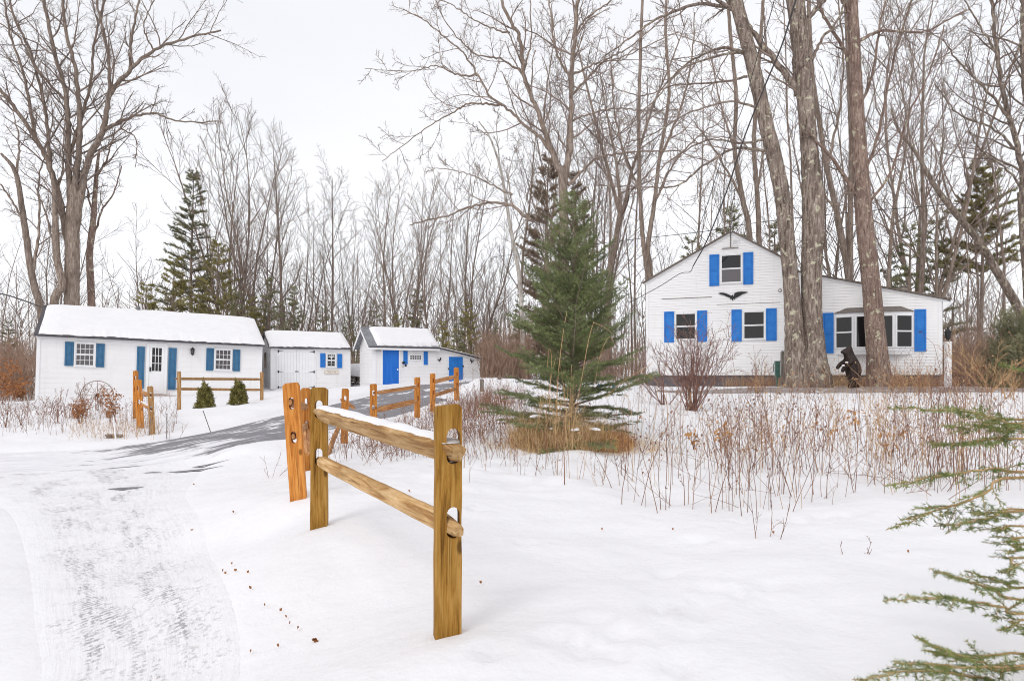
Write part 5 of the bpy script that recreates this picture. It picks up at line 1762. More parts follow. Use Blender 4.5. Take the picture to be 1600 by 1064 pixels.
cl = [("pine", 300, 263, 48, "tall dark pine with tiered branches standing clear above the cottage roof", 0), ("low", 270, 398, 44, "olive-green pine just left of the tall tiered pine", 0),
      ("low", 335, 372, 46, "olive-green pine just right of the tall tiered pine", 0), ("low", 225, 440, 43, "small olive pine over the left half of the cottage roof", 0),
      ("low", 372, 455, 42, "small dark evergreen over the right end of the cottage roof", 1), ("low", 418, 432, 44, "dark evergreen between cottage and double-door shed", 1),
      ("low", 462, 446, 44, "dark evergreen above the double-door shed", 1), ("low", 505, 478, 46, "low dark evergreen above the right end of the double-door shed", 1),
      ("low", 585, 470, 48, "dark evergreen above the ridge of the blue-door shed", 1), ("low", 690, 500, 38, "olive evergreen bush just right of the blue-door shed roof", 0),
      ("low", 735, 470, 42, "olive evergreen above the lean-to", 0), ("low", 650, 452, 50, "dark evergreen behind the right end of the blue-door shed roof", 1), ("low", 772, 500, 36, "low dark evergreen left of the spruce", 1),
      ("brown", 857, 238, 38, "brownish conifer rising behind the top of the spruce", 0), ("brown", 900, 268, 42, "second brownish conifer behind the spruce top, to its right", 0), ("low", 815, 460, 34, "dark evergreen close behind the left side of the spruce", 1),
      ("low", 440, 470, 43, "low dark evergreen directly over the double-door shed's left end", 1), ("low", 350, 440, 45, "olive evergreen over the cottage lantern", 0), ("low", 395, 462, 43, "olive evergreen at the cottage roof's right corner", 0), ("low", 620, 490, 44, "olive evergreen over the middle of the blue-door shed", 0), ("low", 715, 492, 40, "dark evergreen above the lean-to's blue door", 1), ("low", 545, 492, 45, "dark evergreen in the gap between the two sheds", 1), ("low", 1146, 322, 52, "dark conifer behind the gable peak", 1), ("low", 1078, 370, 56, "small conifer over the left slope of the gable", 1), ("low", 1205, 345, 54, "dark conifer behind the right slope of the gable", 1),
      ("pine", 1530, 243, 52, "big tall pine with a long bare trunk right of the house", 1), ("low", 1422, 350, 50, "dark pine behind the right end of the wing roof", 1), ("low", 1462, 338, 52, "dark pine nearest the big tall pine", 1),
      ("low", -20, 500, 40, "dark evergreen at the far left edge behind the cottage", 1), ("low", 14, 500, 36, "dark evergreen just left of the cottage wall", 1), ("low", 1395, 395, 58, "small dark pine above the middle of the wing roof", 1)]
for kd, px, yt, Y, lab, v in cl:
    top_to(kd, px, yt, Y, name="pine_tree" if kd == 'pine' else "evergreen_tree", label=lab, cat="tree", group="conifers in the woods", mesh=TEMPL[kd][v])

# ---- the big bare trees, limb by limb
def limb(pts, Y, r0, r1, n=14, wob=.0, seed=0):
    q = []
    for i, a in enumerate(pts):
        q.append(tuple(P(a[0], a[1], a[2] if len(a) > 2 else Y)))
    c = catmull(q, n)
    if wob:
        g = np.random.default_rng(seed + 99)
        c[1:-1] += g.normal(0, wob, (len(c) - 2, 3))
    k = Y / F
    return c, (np.linspace(0, 1, n) ** .55 * (r1 - r0) + r0) * k


def hero(name, label, trunk, limbs, Y, prm, seed, bark, twig, sides=(18, 6, 3), flare=None):
    rg = np.random.default_rng(seed)
    tp = []
    for (pts, r) in trunk:
        q = [tuple(P(a[0], a[1], a[2] if len(a) > 2 else Y)) for a in pts]
        nn = max(40, len(pts) * 12) if len(pts) > 2 else 12
        c = catmull(q, nn)
        rr = np.interp(np.linspace(0, 1, nn), np.linspace(0, 1, len(r)), r) * Y / F * .83
        c += rg.normal(0, .006, c.shape)
        tp.append((c, rr))
    lv = [[], [], []]
    big = []
    for (pts, r0, r1) in limbs:
        # limbs lean out of the picture plane a little so the crown is round
        dY = rg.uniform(-1, 1) * 2.4
        n = len(pts)
        pp = [(a[0], a[1], (a[2] if len(a) > 2 else Y) + dY * (i / max(n - 1, 1)) ** 1.5) for i, a in enumerate(pts)]
        L = limb(pp, Y, r0 * .76, r1 * .7, 6 * n, .02, seed)
        big.append(L)
        branch_out(rg, L, 0, prm, lv)
    for c, rr in tp:
        if rr[-1] < .4 and len(limbs) == 0: branch_out(rg, (c, rr), 0, prm, lv)
    t = empty(name, tuple(tp[0][0][0]), label=label, cat="tree")
    loc = np.array(tp[0][0][0])
    sh = lambda ps: [(a - loc, b) for a, b in ps]
    if sides[0]:
        tube_obj("trunk", sh(tp), sides[0], bark, t)
    V0, Q0 = tubes(sh(big), 8)
    parts = [l for l in lv]
    allv, allq = [V0], [Q0]; nb = len(V0)
    for l, s_ in ((lv[0], sides[1]), (lv[1] + lv[2], sides[2])):
        if l:
            V1, Q1 = tubes(sh(l), s_); allv.append(V1); allq.append(Q1 + nb); nb += len(V1)
    me = np_mesh("crown", np.concatenate(allv), np.concatenate(allq), None, [bark, twig], True)
    mi = np.ones(sum(len(q) for q in allq), np.int32); mi[:len(Q0)] = 0
    me.polygons.foreach_set("material_index", mi)
    link_mesh("crown", me, t)
    return t


PRM = [dict(n=1.55, t0=.10, ang=46, len=.28, rad=.5, rmax=.045, seg=7, wob=.14, up=.05, min=.013, fall=.5),
       dict(n=7, t0=.12, ang=42, len=.42, rad=.5, seg=5, wob=.16, up=.03, min=.0085),
       dict(n=7, t0=.12, ang=40, len=.42, rad=.6, seg=4, wob=.18, up=.01, min=.0055)]

hero("maple_tree", "huge bare tree with many upswept limbs rising behind the cottage's left end",
     [([(113, 640), (112, 480), (113, 400), (113, 340), (117, 290)], [17, 13, 12.5, 11.5, 8])],
     [([(111, 400), (95, 320), (78, 262), (55, 215), (20, 165), (-20, 115)], 9, 3), ([(113, 350), (107, 250), (104, 160), (85, 80), (68, 0), (55, -60)], 8, 2.6),
      ([(116, 300), (125, 210), (119, 120), (102, 40), (95, -60)], 7.5, 2.4), ([(114, 380), (135, 262), (160, 205), (172, 150), (205, 108), (240, 80), (290, 60), (345, 48)], 9, 1.8),
      ([(163, 202), (200, 186), (237, 177), (280, 190), (345, 190)], 4.5, 1.2), ([(172, 150), (168, 80), (150, 0), (138, -60)], 4, 2), ([(203, 112), (206, 60), (217, 0), (225, -50)], 3.5, 1.6),
      ([(187, 200), (212, 217), (211, 262)], 2, .7), ([(78, 262), (72, 180), (50, 90), (20, 20), (10, -50)], 4.5, 2), ([(55, 215), (38, 120), (12, 40), (5, -40)], 4, 1.5), ([(106, 250), (140, 140), (148, 60), (175, -30)], 4, 1.8),
      ([(104, 160), (60, 110), (30, 60), (-10, 30)], 3, 1.2), ([(20, 165), (0, 150), (-40, 160)], 2.5, 1), ([(240, 80), (225, 40), (245, -10)], 2, 1)],
     34, PRM, 101, M['bark'], M['twig'], (16, 5, 3))
hero("bare_tree", "dark bare tree with a crooked trunk just left of the huge tree",
     [([(70, 620), (66, 500), (50, 430), (38, 350), (25, 272), (2, 240)], [8, 7, 6, 5.5, 4, 2])], [([(50, 430), (62, 350), (60, 280), (75, 230)], 4, 1), ([(38, 350), (10, 300), (-20, 270)], 3, 1), ([(25, 272), (30, 220), (18, 170)], 3, 1)],
     33, PRM, 102, M['bark'], M['twig'], (10, 4, 3))
hero("bare_tree", "dark forked tree standing against the huge tree behind the cottage ridge",
     [([(92, 620), (84, 480), (97, 445), (88, 400), (86, 320), (82, 270)], [8, 7.5, 7, 6, 5, 3])], [([(86, 320), (98, 260), (100, 200)], 3, 1), ([(88, 400), (70, 330), (55, 290)], 3, 1)],
     33.4, PRM, 103, M['bark'], M['twig'], (10, 4, 3))
hero("bare_tree", "dark bare tree with dense twigs right of the huge tree",
     [([(143, 620), (143, 480), (140, 400), (146, 340), (150, 280), (155, 235)], [7, 6.5, 6, 5, 3.5, 2])], [([(140, 400), (155, 340), (178, 300), (190, 260)], 3, 1), ([(146, 340), (135, 290), (130, 250)], 2.5, 1), ([(150, 280), (170, 240), (180, 200)], 2.5, 1)],
     35, [dict(PRM[0], n=1.4), PRM[1], PRM[2]], 104, M['bark_red'], M['twig'], (10, 4, 3))

hero("maple_tree", "wide-crowned bare tree forking low behind the spruce",
     [([(885, 640), (883, 450), (881, 330), (879, 262)], [11, 9, 8.3, 8])],
     [([(878, 275), (862, 237), (848, 195), (830, 150), (818, 113), (812, 60), (795, 30), (780, -10), (772, -60)], 7, 2.6), ([(862, 240), (845, 216), (820, 196), (790, 168), (765, 150), (745, 115), (722, 82), (690, 55), (665, 32), (630, 15)], 4.6, 1.0),
      ([(785, 165), (760, 163), (730, 163), (705, 178), (675, 195), (640, 220), (597, 252)], 3, .8), ([(745, 118), (715, 117), (680, 103), (640, 112), (570, 108)], 2.7, .6), ([(815, 112), (780, 92), (740, 83), (700, 40), (680, 0)], 2.7, .9),
      ([(796, 52), (770, 45), (735, 28), (700, 5), (655, -5)], 2.4, .8), ([(881, 285), (891, 230), (892, 190), (893, 140), (896, 80), (903, 0), (906, -60)], 7.5, 3.5), ([(893, 150), (915, 125), (950, 92), (990, 70), (1060, 8)], 3.4, 1),
      ([(891, 190), (910, 182), (960, 170), (1010, 173), (1060, 172)], 3, 1), ([(893, 118), (930, 100), (970, 90), (1060, 50)], 3, 1), ([(888, 290), (915, 262), (940, 245), (990, 238), (1060, 236)], 3.4, 1.6),
      ([(893, 122), (872, 90), (862, 40), (855, -30)], 3.5, 1.5), ([(896, 60), (915, 30), (950, 5), (980, -30)], 3, 1), ([(818, 113), (830, 60), (828, 0)], 2.5, 1), ([(848, 195), (855, 130), (865, 70), (862, 10)], 2.2, .9),
      ([(828, 345), (800, 322), (765, 317), (730, 325), (700, 338), (665, 345), (640, 352)], 4, 1.4), ([(800, 305), (770, 290), (740, 275), (705, 266), (668, 262)], 2.4, .7)],
     30, PRM, 105, M['bark'], M['twig'], (14, 5, 3))
hero("birch_tree", "white-barked birch left of the spruce",
     [([(820, 640), (818, 560), (812, 440), (800, 370), (790, 310), (781, 260), (765, 215), (748, 190)], [5, 4.6, 4.2, 3.6, 3, 2.4, 1.6, 1])], [([(790, 310), (800, 250), (815, 215)], 1.6, .6), ([(781, 260), (776, 200), (782, 160)], 1.5, .6), ([(800, 370), (840, 320), (850, 290)], 1.6, .6), ([(765, 215), (735, 195), (700, 190)], 1.2, .5)],
     33, [dict(PRM[0], n=1.3, min=.012), PRM[1], PRM[2]], 106, M['birch'], M['twig_light'], (10, 4, 3))

hero("maple_tree", "thick bare double-trunked maple in front of the gable, its left stem leaning left",
     [([(1247, 612), (1243, 560), (1240, 500), (1235, 430), (1229, 370), (1221, 300), (1206, 230), (1197, 195), (1176, 100), (1160, 40), (1150, 0), (1138, -60)], [26, 19.5, 16, 14, 14, 14, 13.6, 13.2, 12.5, 12, 11.5, 10.5]),
      ([(1277, 612), (1272, 560), (1269, 500), (1268, 430), (1270, 360), (1270, 300), (1265, 240), (1262, 200), (1257, 130), (1252, 70), (1243, 0), (1240, -60)], [31, 22.5, 18, 18.5, 19.5, 19.5, 15.5, 15, 15.5, 15, 16, 15])],
     [([(1262, 175), (1240, 135), (1215, 100), (1195, 75), (1172, 45), (1150, 15), (1125, -10), (1095, -25)], 8.5, 4.5), ([(1172, 85), (1130, 76), (1085, 92), (1040, 132), (1000, 190), (955, 215)], 4, 1), ([(1172, 78), (1125, 88), (1070, 105), (1030, 150), (1003, 175)], 3.6, 1),
      ([(1158, 15), (1090, 8), (1030, 28), (985, 60), (940, 92)], 5, 1.4), ([(1210, 238), (1150, 233), (1100, 258), (1060, 290), (1010, 293), (930, 290)], 3.6, 1.2), ([(1203, 215), (1160, 225), (1110, 218), (1050, 250), (1000, 300)], 3.2, 1), ([(1190, 170), (1140, 160), (1080, 175), (1020, 210), (975, 225)], 3.2, 1),
      ([(1262, 30), (1295, -10), (1320, -60)], 6, 3), ([(1268, 95), (1285, 60), (1310, 30), (1325, -20)], 4, 2), ([(1150, 20), (1100, -10), (1040, -20)], 5, 2), ([(1243, 150), (1237, 60), (1228, -30)], 4, 2.5), ([(1272, 300), (1300, 320), (1330, 318), (1380, 318)], 2.2, .8),
      ([(1168, 120), (1120, 130), (1060, 132), (1000, 150), (945, 130)], 3, 1)],
     26, PRM, 107, M['bark_big'], M['twig'], (26, 6, 3))
hero("maple_tree", "tall straight reddish-brown trunk in front of the bay window",
     [([(1374, 614), (1371, 560), (1366, 500), (1361, 444), (1353, 370), (1347, 300), (1341, 200), (1336, 100), (1332, 0), (1330, -60)], [25, 19, 17, 16, 15.5, 14.5, 12.5, 10.5, 9, 8.5])],
     [([(1352, 330), (1330, 292), (1302, 250), (1277, 222), (1262, 205)], 5.5, 2.4), ([(1336, 70), (1370, 50), (1410, 50), (1450, 48), (1510, 15)], 4.2, 1.6), ([(1336, 130), (1320, 80), (1290, 30), (1270, -20)], 5, 2.5), ([(1345, 290), (1375, 200), (1395, 100), (1425, 0), (1440, -50)], 4, 2),
      ([(1339, 180), (1365, 110), (1375, 40), (1395, -40)], 3.6, 2), ([(1350, 330), (1395, 262), (1420, 180), (1450, 120), (1475, 40)], 3.4, 1.3), ([(1333, 30), (1310, -10), (1290, -60)], 4, 2)],
     26.0, PRM, 108, M['bark_red'], M['twig'], (24, 6, 3))
hero("bare_tree", "grey forked trunk seen between the double maple and the straight trunk",
     [([(1338, 620), (1326, 440), (1308, 335), (1292, 262), (1280, 190), (1268, 100), (1262, -40)], [6.5, 6, 5.2, 4.8, 4.3, 3.8, 3.3]), ([(1334, 620), (1329, 430), (1329, 320), (1330, 230), (1326, 120), (1320, -40)], [5.5, 5.2, 4.8, 4.3, 3.6, 3.2])],
     [([(1292, 262), (1310, 180), (1318, 90), (1310, 0)], 3.5, 1.6), ([(1308, 335), (1280, 290), (1255, 250)], 3, 1), ([(1280, 190), (1250, 120), (1240, 60)], 3, 1)],
     36, PRM, 109, M['bark'], M['twig'], (12, 5, 3))
hero("bare_tree", "pair of grey trunks rising behind the right slope of the gable",
     [([(1178, 620), (1172, 380), (1160, 310), (1148, 235), (1150, 150), (1140, 40), (1135, -50)], [5.6, 5.2, 4.8, 4, 3.6, 3.2, 2.8]), ([(1190, 620), (1186, 380), (1183, 300), (1178, 230), (1182, 150), (1190, 40), (1195, -50)], [5.4, 4.8, 4.4, 4, 3.6, 3.2, 2.4])],
     [([(1183, 300), (1195, 230), (1215, 160)], 3, 1), ([(1160, 310), (1120, 240), (1085, 190)], 3.2, 1.2), ([(1148, 235), (1125, 160), (1110, 80)], 3, 1.2)],
     38, PRM, 110, M['bark'], M['twig_light'], (12, 5, 3))
hero("bare_tree", "bare tree with twin trunks just left of the gable's low eave",
     [([(1014, 620), (1012, 440), (1005, 380), (1000, 300), (998, 200), (1000, 100), (1005, -40)], [5.8, 5, 4.4, 3.8, 3.4, 3, 2.4]), ([(1020, 620), (1016, 430), (1012, 390), (1022, 320), (1030, 250), (1045, 150), (1040, 50), (1042, -40)], [6, 5.2, 4.8, 4, 3.4, 3, 2.6, 2.2])],
     [([(1000, 300), (975, 240), (960, 170), (955, 100)], 3.4, 1.2), ([(1030, 250), (1060, 180), (1080, 100), (1085, 20)], 3.4, 1.2), ([(1022, 320), (1050, 260), (1090, 215), (1140, 180)], 3, 1)],
     33, PRM, 111, M['bark'], M['twig'], (12, 5, 3))
hero("leaning_tree", "pale crooked tree leaning left over the woods right of the house",
     [([(1640, 620), (1615, 540), (1590, 480), (1558, 425), (1530, 378), (1490, 330), (1460, 290), (1432, 240), (1405, 205), (1392, 170)], [10, 9, 8, 7, 6, 5.5, 4.5, 3.5, 2.5, 1.5])],
     [([(1490, 330), (1470, 260), (1480, 190)], 2.6, .9), ([(1530, 378), (1560, 300), (1540, 240)], 2.8, 1), ([(1432, 240), (1400, 250), (1370, 230)], 1.8, .6), ([(1558, 425), (1560, 350), (1585, 290)], 3, 1)],
     34, PRM, 112, M['bark_big'], M['twig_light'], (12, 5, 3))
hero("maple_tree", "tall bare tree with lichened limbs at the right edge",
     [([(1618, 640), (1610, 480), (1602, 370), (1597, 300)], [11, 10, 9, 8])],
     [([(1600, 320), (1592, 240), (1570, 160), (1558, 80), (1550, 0), (1545, -60)], 7, 3), ([(1599, 310), (1605, 200), (1598, 100), (1600, -40)], 7, 4), ([(1580, 190), (1540, 140), (1500, 100), (1470, 60), (1430, 45)], 3.6, 1), ([(1592, 240), (1550, 200), (1500, 180), (1460, 130)], 3.4, 1),
      ([(1560, 90), (1530, 40), (1500, -10)], 3, 1.2), ([(1600, 300), (1570, 262), (1530, 232), (1500, 170)], 3, 1)],
     31, PRM, 113, M['bark_big'], M['twig'], (14, 5, 3))


# ------------------------------------------------------------------ the spruce in the middle
def spruce(name, base, H, W0, seed, mat, label, per_m=125, whorls=22, low=.05, nl=.042, nw=.0095, skirt=True):
    rg = np.random.default_rng(seed)
    t = empty(name, tuple(base), label=label, cat="tree")
    tp = grow(rg, (0, 0, -.3), (0, 0, 1), H + .3, .062, .006, 14, .006, .02)
    tube_obj("trunk", [tp], 10, M['bark'], t)
    br = []; A = []; B = []
    for w in range(whorls):
        f = w / (whorls - 1)
        z = H * (low + (1 - low) * f ** .92) - .02
        ln = W0 * ((1 - f) ** .66) * (.96 if f > .08 else .9) + .06
        k = int(rg.integers(6, 9)) if f < .6 else 5
        a0 = rg.random() * 6.28
        for i in range(k + (3 if f < .8 else 0)):
            inter = i >= k
            a = a0 + 6.28 * i / k + rg.normal(0, .16)
            L = ln * rg.uniform(.62, 1.16) * (.62 if inter else 1)
            zz = z - (rg.uniform(.05, .16) if inter else 0)
            up = .22 + .6 * f + rg.normal(0, .16)
            if f < .12: up -= .22
            p = grow(rg, (0, 0, zz), (math.cos(a), math.sin(a), up), L, .016 * (.35 + (1 - f)), .003, 8, .035, .018 if f > .15 else -.005)
            br.append(p)
            pts = p[0]
            for j in range(2, 9):                       # needles on the outer branch itself
                A.append(pts[j - 1]); B.append(pts[j])
            n2 = int(L * 13) + 4
            for m_ in range(n2):
                s = .18 + .80 * (m_ + rg.random() * .6) / n2
                j = min(int(s * 8), 7); q = pts[j] + (pts[j + 1] - pts[j]) * (s * 8 - j)
                tg = unit(pts[j + 1] - pts[j]); sd = np.cross(tg, [0, 0, 1.0]); sd /= np.linalg.norm(sd)
                side = 1 if m_ % 2 else -1
                d = unit(tg * .75 + sd * side * .75 + np.array([0, 0, rg.normal(.02, .10)]))
                l2 = L * .36 * (1.15 - s) + .05
                l2 = min(l2, .42) * rg.uniform(.75, 1.15)
                e = q + d * l2 + np.array([0, 0, -.03 * l2])
                A.append(q); B.append(e)
                if l2 > .13:
                    for v in range(int(l2 / .065)):
                        g = .25 + .7 * (v + rg.random() * .5) / int(l2 / .065)
                        q2 = q + (e - q) * g
                        s2 = 1 if v % 2 else -1
                        sd2 = np.cross(d, [0, 0, 1.0])
                        d2 = unit(d * .8 + sd2 * s2 * .65 + np.array([0, 0, rg.normal(0, .08)]))
                        A.append(q2); B.append(q2 + d2 * l2 * .5 * (1.1 - g))
    A = np.array(A); B = np.array(B)
    V, T = needles_on((A, B), per_m, nl, nw, .85, rg, flat=.15)
    Vb, Qb = tubes(br, 5)
    me = np_mesh("crown", np.concatenate([Vb, V]), Qb, T + len(Vb), [M['bark'], M[mat]])
    me.polygons.foreach_set("material_index", np.concatenate([np.zeros(len(Qb), np.int32), np.ones(len(T), np.int32)]))
    link_mesh("crown", me, t)
    return t


SP = on_ground(893, 11.2)
SH = (688 - 296) * 11.2 / F
spruce("spruce_tree", SP, SH, 1.62, 21, 'needle', "dense green young spruce standing in tan dead grass in the middle of the snowy field")


# snow lodged on the spruce's lowest boughs
_sr = random.Random(5); m = MB()
for i in range(26):
    a = _sr.random() * 6.28; rr = _sr.uniform(.25, 1.05); x, y = SP.x + rr * math.cos(a), SP.y + rr * math.sin(a)
    z = SP.z + _sr.uniform(.30, .52) + (1.05 - rr) * .12; s_ = _sr.uniform(.03, .09)
    n = 9
    base = len(m.v)
    for r_i, zz in ((1.0, -.12), (.85, .12), (.45, .26)):
        for k in range(n):
            b_ = 6.283 * k / n; e = r_i * s_ * (1 + .25 * math.sin(2 * b_ + i))
            m.v.append((x + e * 1.7 * math.cos(b_) * math.cos(a) - e * .7 * math.sin(b_) * math.sin(a), y + e * 1.7 * math.cos(b_) * math.sin(a) + e * .7 * math.sin(b_) * math.cos(a), z + zz * s_))
    m.v.append((x, y, z + .3 * s_))
    for j in range(2):
        for k in range(n): m.f.append((base + j * n + k, base + j * n + (k + 1) % n, base + (j + 1) * n + (k + 1) % n, base + (j + 1) * n + k)); m.m.append(0)
    for k in range(n): m.f.append((base + 2 * n + k, base + 2 * n + (k + 1) % n, base + 3 * n)); m.m.append(0)
m.build("lodged_snow", M['snow'], None, smooth=True, kind="stuff")


# dark yew-like bush right of the house
def bush(name, center, rx, rz, mat, label, n=900, nl=.1, nw=.02, seed=1, per_m=45, cone=0.0, stems=8, cat="shrub", group=None):
    rg = np.random.default_rng(seed)
    center = Vector(center); center.z = gz(center.x, center.y) - .03
    t = empty(name, tuple(center), label=label, cat=cat, group=group)
    u = rg.normal(0, 1, (n, 3)); u = unit(u); u[:, 2] = np.abs(u[:, 2])
    lump = 1 + .26 * np.sin(u[:, 0] * 6 + seed) * np.cos(u[:, 1] * 5 + u[:, 2] * 7)
    r = rg.uniform(.35, 1, n) ** .6 * lump
    z = u[:, 2] * r
    shrink = 1 - cone * np.clip(z, 0, 1)
    Pp = np.stack([u[:, 0] * r * rx * shrink, u[:, 1] * r * rx * shrink, z * rz + .03], -1)
    d = unit(u + rg.normal(0, .35, (n, 3)) + np.array([0, 0, .45]))
    ln = rg.uniform(.5, 1.2, (n, 1)) * rx * .22
    V, T = needles_on((Pp - d * ln * .5, Pp + d * ln * .5), per_m, nl, nw, .8, rg)
    me = np_mesh("foliage", V, None, T, [mat])
    link_mesh("foliage", me, t)
    paths = []
    for i in range(stems):
        a = rg.random() * 6.28
        paths.append(grow(rg, (0, 0, -.1), (math.cos(a) * .5, math.sin(a) * .5, 1), rz * .8, .02 * rx + .006, .004, 5, .08, .02))
    tube_obj("stem", paths, 4, M['bark'], t)
    return t


g1 = P(320.5, 627, 20.8); bush("clipped_evergreen", g1, .30, .76, M['thuja'], "small cone-shaped evergreen left of the pair before the low fence", 3200, .035, .018, 3, 120, .42, group="clipped evergreens before the low fence")
g2 = P(372.5, 624, 22.0); bush("clipped_evergreen", g2, .31, .76, M['thuja'], "small cone-shaped evergreen on the right, nearer the fence's end post", 3200, .035, .018, 4, 120, .42, group="clipped evergreens before the low fence")
g3 = P(1592, 616, 26); bush("evergreen_bush", g3, 1.35, 3.0, M['needle_dark'], "big rounded dark evergreen bush at the right edge behind the field", 3800, .10, .02, 5, 60, .35)
for q in (M['needle_dark'],): pass


# ---- bare shrubs
def shrub(name, px, py, Y, H, spread, n, seed, mat, label, thick=.011, group=None, lv=(5, 4), mn=(.0045, .003), curl=.10, cat="shrub"):
    rg = np.random.default_rng(seed)
    b = on_ground(px, Y)
    t = []
    ch = [[], []]
    for i in range(n):
        a = rg.random() * 6.28; s = rg.random() ** .6 * spread
        p = grow(rg, (rg.normal(0, .06), rg.normal(0, .06), -.1), (math.cos(a) * s, math.sin(a) * s, 1), H * rg.uniform(.6, 1.1), thick * rg.uniform(.6, 1.2), thick * .3, 9, curl, .02)
        t.append(p)
        branch_out(rg, p, 0, [dict(n=lv[0], t0=.25, ang=34, len=.42, rad=.6, seg=5, wob=.13, up=.03, min=mn[0]), dict(n=lv[1], t0=.2, ang=36, len=.45, rad=.7, seg=3, wob=.15, up=.02, min=mn[1])], ch)
    return tube_obj(name, t + ch[0] + ch[1], 4, mat, None, label=label, cat=cat, group=group), b


def put(o_b):
    o, b = o_b; o.location = b; return o


put(shrub("bare_shrub", 1083, 643, 16.5, 2.15, .58, 30, 51, M['shrub'], "big many-stemmed reddish bare shrub in front of the gable's windows", .014, lv=(6, 5), mn=(.005, .0036), curl=.07))
put(shrub("bare_shrub", 1040, 640, 18.5, 1.7, .8, 9, 52, M['shrub'], "smaller bare shrub just left of the big reddish one", .014, lv=(5, 4), mn=(.006, .004)))
put(shrub("bare_shrub", 1185, 608, 25.5, 1.6, .5, 7, 53, M['shrub'], "thin bare shrub under the window nearest the double maple", .012, lv=(5, 4), mn=(.006, .004)))
put(shrub("dried_plant", 1183, 604, 24.0, 1.1, .25, 5, 54, M['stem_tan'], "pale seed-headed plant standing before the right lower window", .012))
put(shrub("hydrangea", 1400, 604, 24.2, 1.15, .75, 14, 55, M['stem_tan'], "tan dried shrub with seed heads right of the straight trunk", .011, lv=(4, 3)))
put(shrub("hydrangea", 1440, 604, 24.2, 1.35, .55, 14, 56, M['stem_tan'], "tan dried shrub under the right end of the bay window", .011, lv=(4, 3)))
put(shrub("hydrangea", 1305, 602, 26.3, 1.0, .8, 12, 57, M['stem_tan'], "pale twiggy shrub left of the carved bear", .009, lv=(5, 4)))
put(shrub("arching_shrub", 1545, 612, 22, 2.1, .9, 10, 58, M['stem_tan'], "tall arching tan shrub in front of the dark bush", .015, lv=(6, 5), mn=(.006, .0045)))
put(shrub("arching_shrub", 1575, 612, 19, 1.1, .9, 8, 59, M['stem_tan'], "low arching tan shrub at the right edge", .011, lv=(6, 5)))
for i, (px, py, Y, H, sp, n, lab) in enumerate(((103, 640, 19.5, .95, .8, 7, "pinkish bare shrub near the cottage's left window"), (88, 650, 18, 1.0, .5, 5, "taller bare shrub at the left of the garden bed"), (128, 632, 21, 1.1, .7, 7, "bare shrub left of the wagon wheel"),
        (35, 655, 18, .9, .6, 4, "sparse bare shrub at the bed's left end"), (60, 640, 20, .9, .5, 4, "thin bare shrub between the bed's left shrubs"), (5, 660, 17.5, .9, .8, 5, "bare shrub at the far left frame edge"))):
    put(shrub("garden_shrub", px, py, Y, H, sp, n, 70 + i, M['stem_red'], lab, .010, "garden shrubs before the cottage", lv=(5, 4)))
# shrubs with clinging leaves


def leafy(name, loc, H, spread, nst, nleaf, seed, leafmat, stemmat, label, ls=.06, group=None, cat="shrub", droop=0.0):
    rg = np.random.default_rng(seed)
    loc = Vector(loc); loc.z = gz(loc.x, loc.y)
    t = empty(name, tuple(loc), label=label, cat=cat, group=group)
    st = []; ch = [[], []]
    for i in range(nst):
        a = rg.random() * 6.28; s = rg.random() ** .6 * spread
        p = grow(rg, (rg.normal(0, .04), rg.normal(0, .04), -.08), (math.cos(a) * s, math.sin(a) * s, 1), H * rg.uniform(.6, 1.1), .009, .003, 8, .10, -droop)
        st.append(p)
        branch_out(rg, p, 0, [dict(n=5, t0=.3, ang=40, len=.4, rad=.6, seg=4, wob=.13, up=.0, min=.0035)], ch)
    allp = st + ch[0]
    tube_obj("stem", allp, 4, stemmat, t)
    V, T = [], []
    for k in range(nleaf):
        p = allp[rg.integers(len(allp))][0]; j = rg.integers(len(p) // 2, len(p))
        c = p[j] + rg.normal(0, .03, 3); d = unit(rg.normal(0, 1, 3) + np.array([0, 0, -.7])); s = unit(np.cross(d, rg.normal(0, 1, 3))); nn = np.cross(s, d)
        L = ls * rg.uniform(.6, 1.3); b = len(V)
        V += [c, c + d * L * .45 + s * L * .28 + nn * L * .12, c + d * L, c + d * L * .5 - s * L * .28 + nn * L * .16]
        T += [(b, b + 1, b + 2), (b, b + 2, b + 3)]
    link_mesh("leaves", np_mesh("leaves", np.array(V), None, np.array(T), [leafmat]), t)
    return t


for i, (px, py, Y, H, sp, n, nl_, lab) in enumerate(((126, 658, 17, .55, .45, 9, 240, "clump of dark brown dead leaves in the middle of the garden bed"), (152, 634, 21.5, .85, .35, 7, 170, "brown-leaved shrub at the wagon wheel's right side"),
        (178, 652, 16.5, .95, .12, 5, 260, "narrow upright rusty-brown dead plant"), (122, 648, 19.5, .7, .4, 6, 200, "small dark leafy clump left of the garden middle"), (168, 640, 20, .5, .5, 5, 120, "low brown leaf clump behind the rusty plant"))):
    leafy("dead_plant", P(px, py, Y), H, sp, n, nl_, 90 + i, M['dead_leaf'], M['stem_red'], lab, .06, "dead garden plants before the cottage")
for i, (px, py, Y, H, sp, n, nl_, lab) in enumerate(((4, 634, 24, 1.6, .4, 9, 480, "tall beech shrub holding orange-brown leaves at the left edge"), (32, 630, 27, .8, .5, 8, 200, "lower beech shrub with rusty leaves beside the cottage corner"),
        (-14, 640, 22, 1.7, .6, 9, 420, "beech shrub with rusty leaves cut by the left frame edge"))):
    leafy("beech_shrub", P(px, py, Y), H, sp, n, nl_, 110 + i, M['dead_leaf'], M['stem_red'], lab, .11, "rusty-leaved beech shrubs at the left edge")
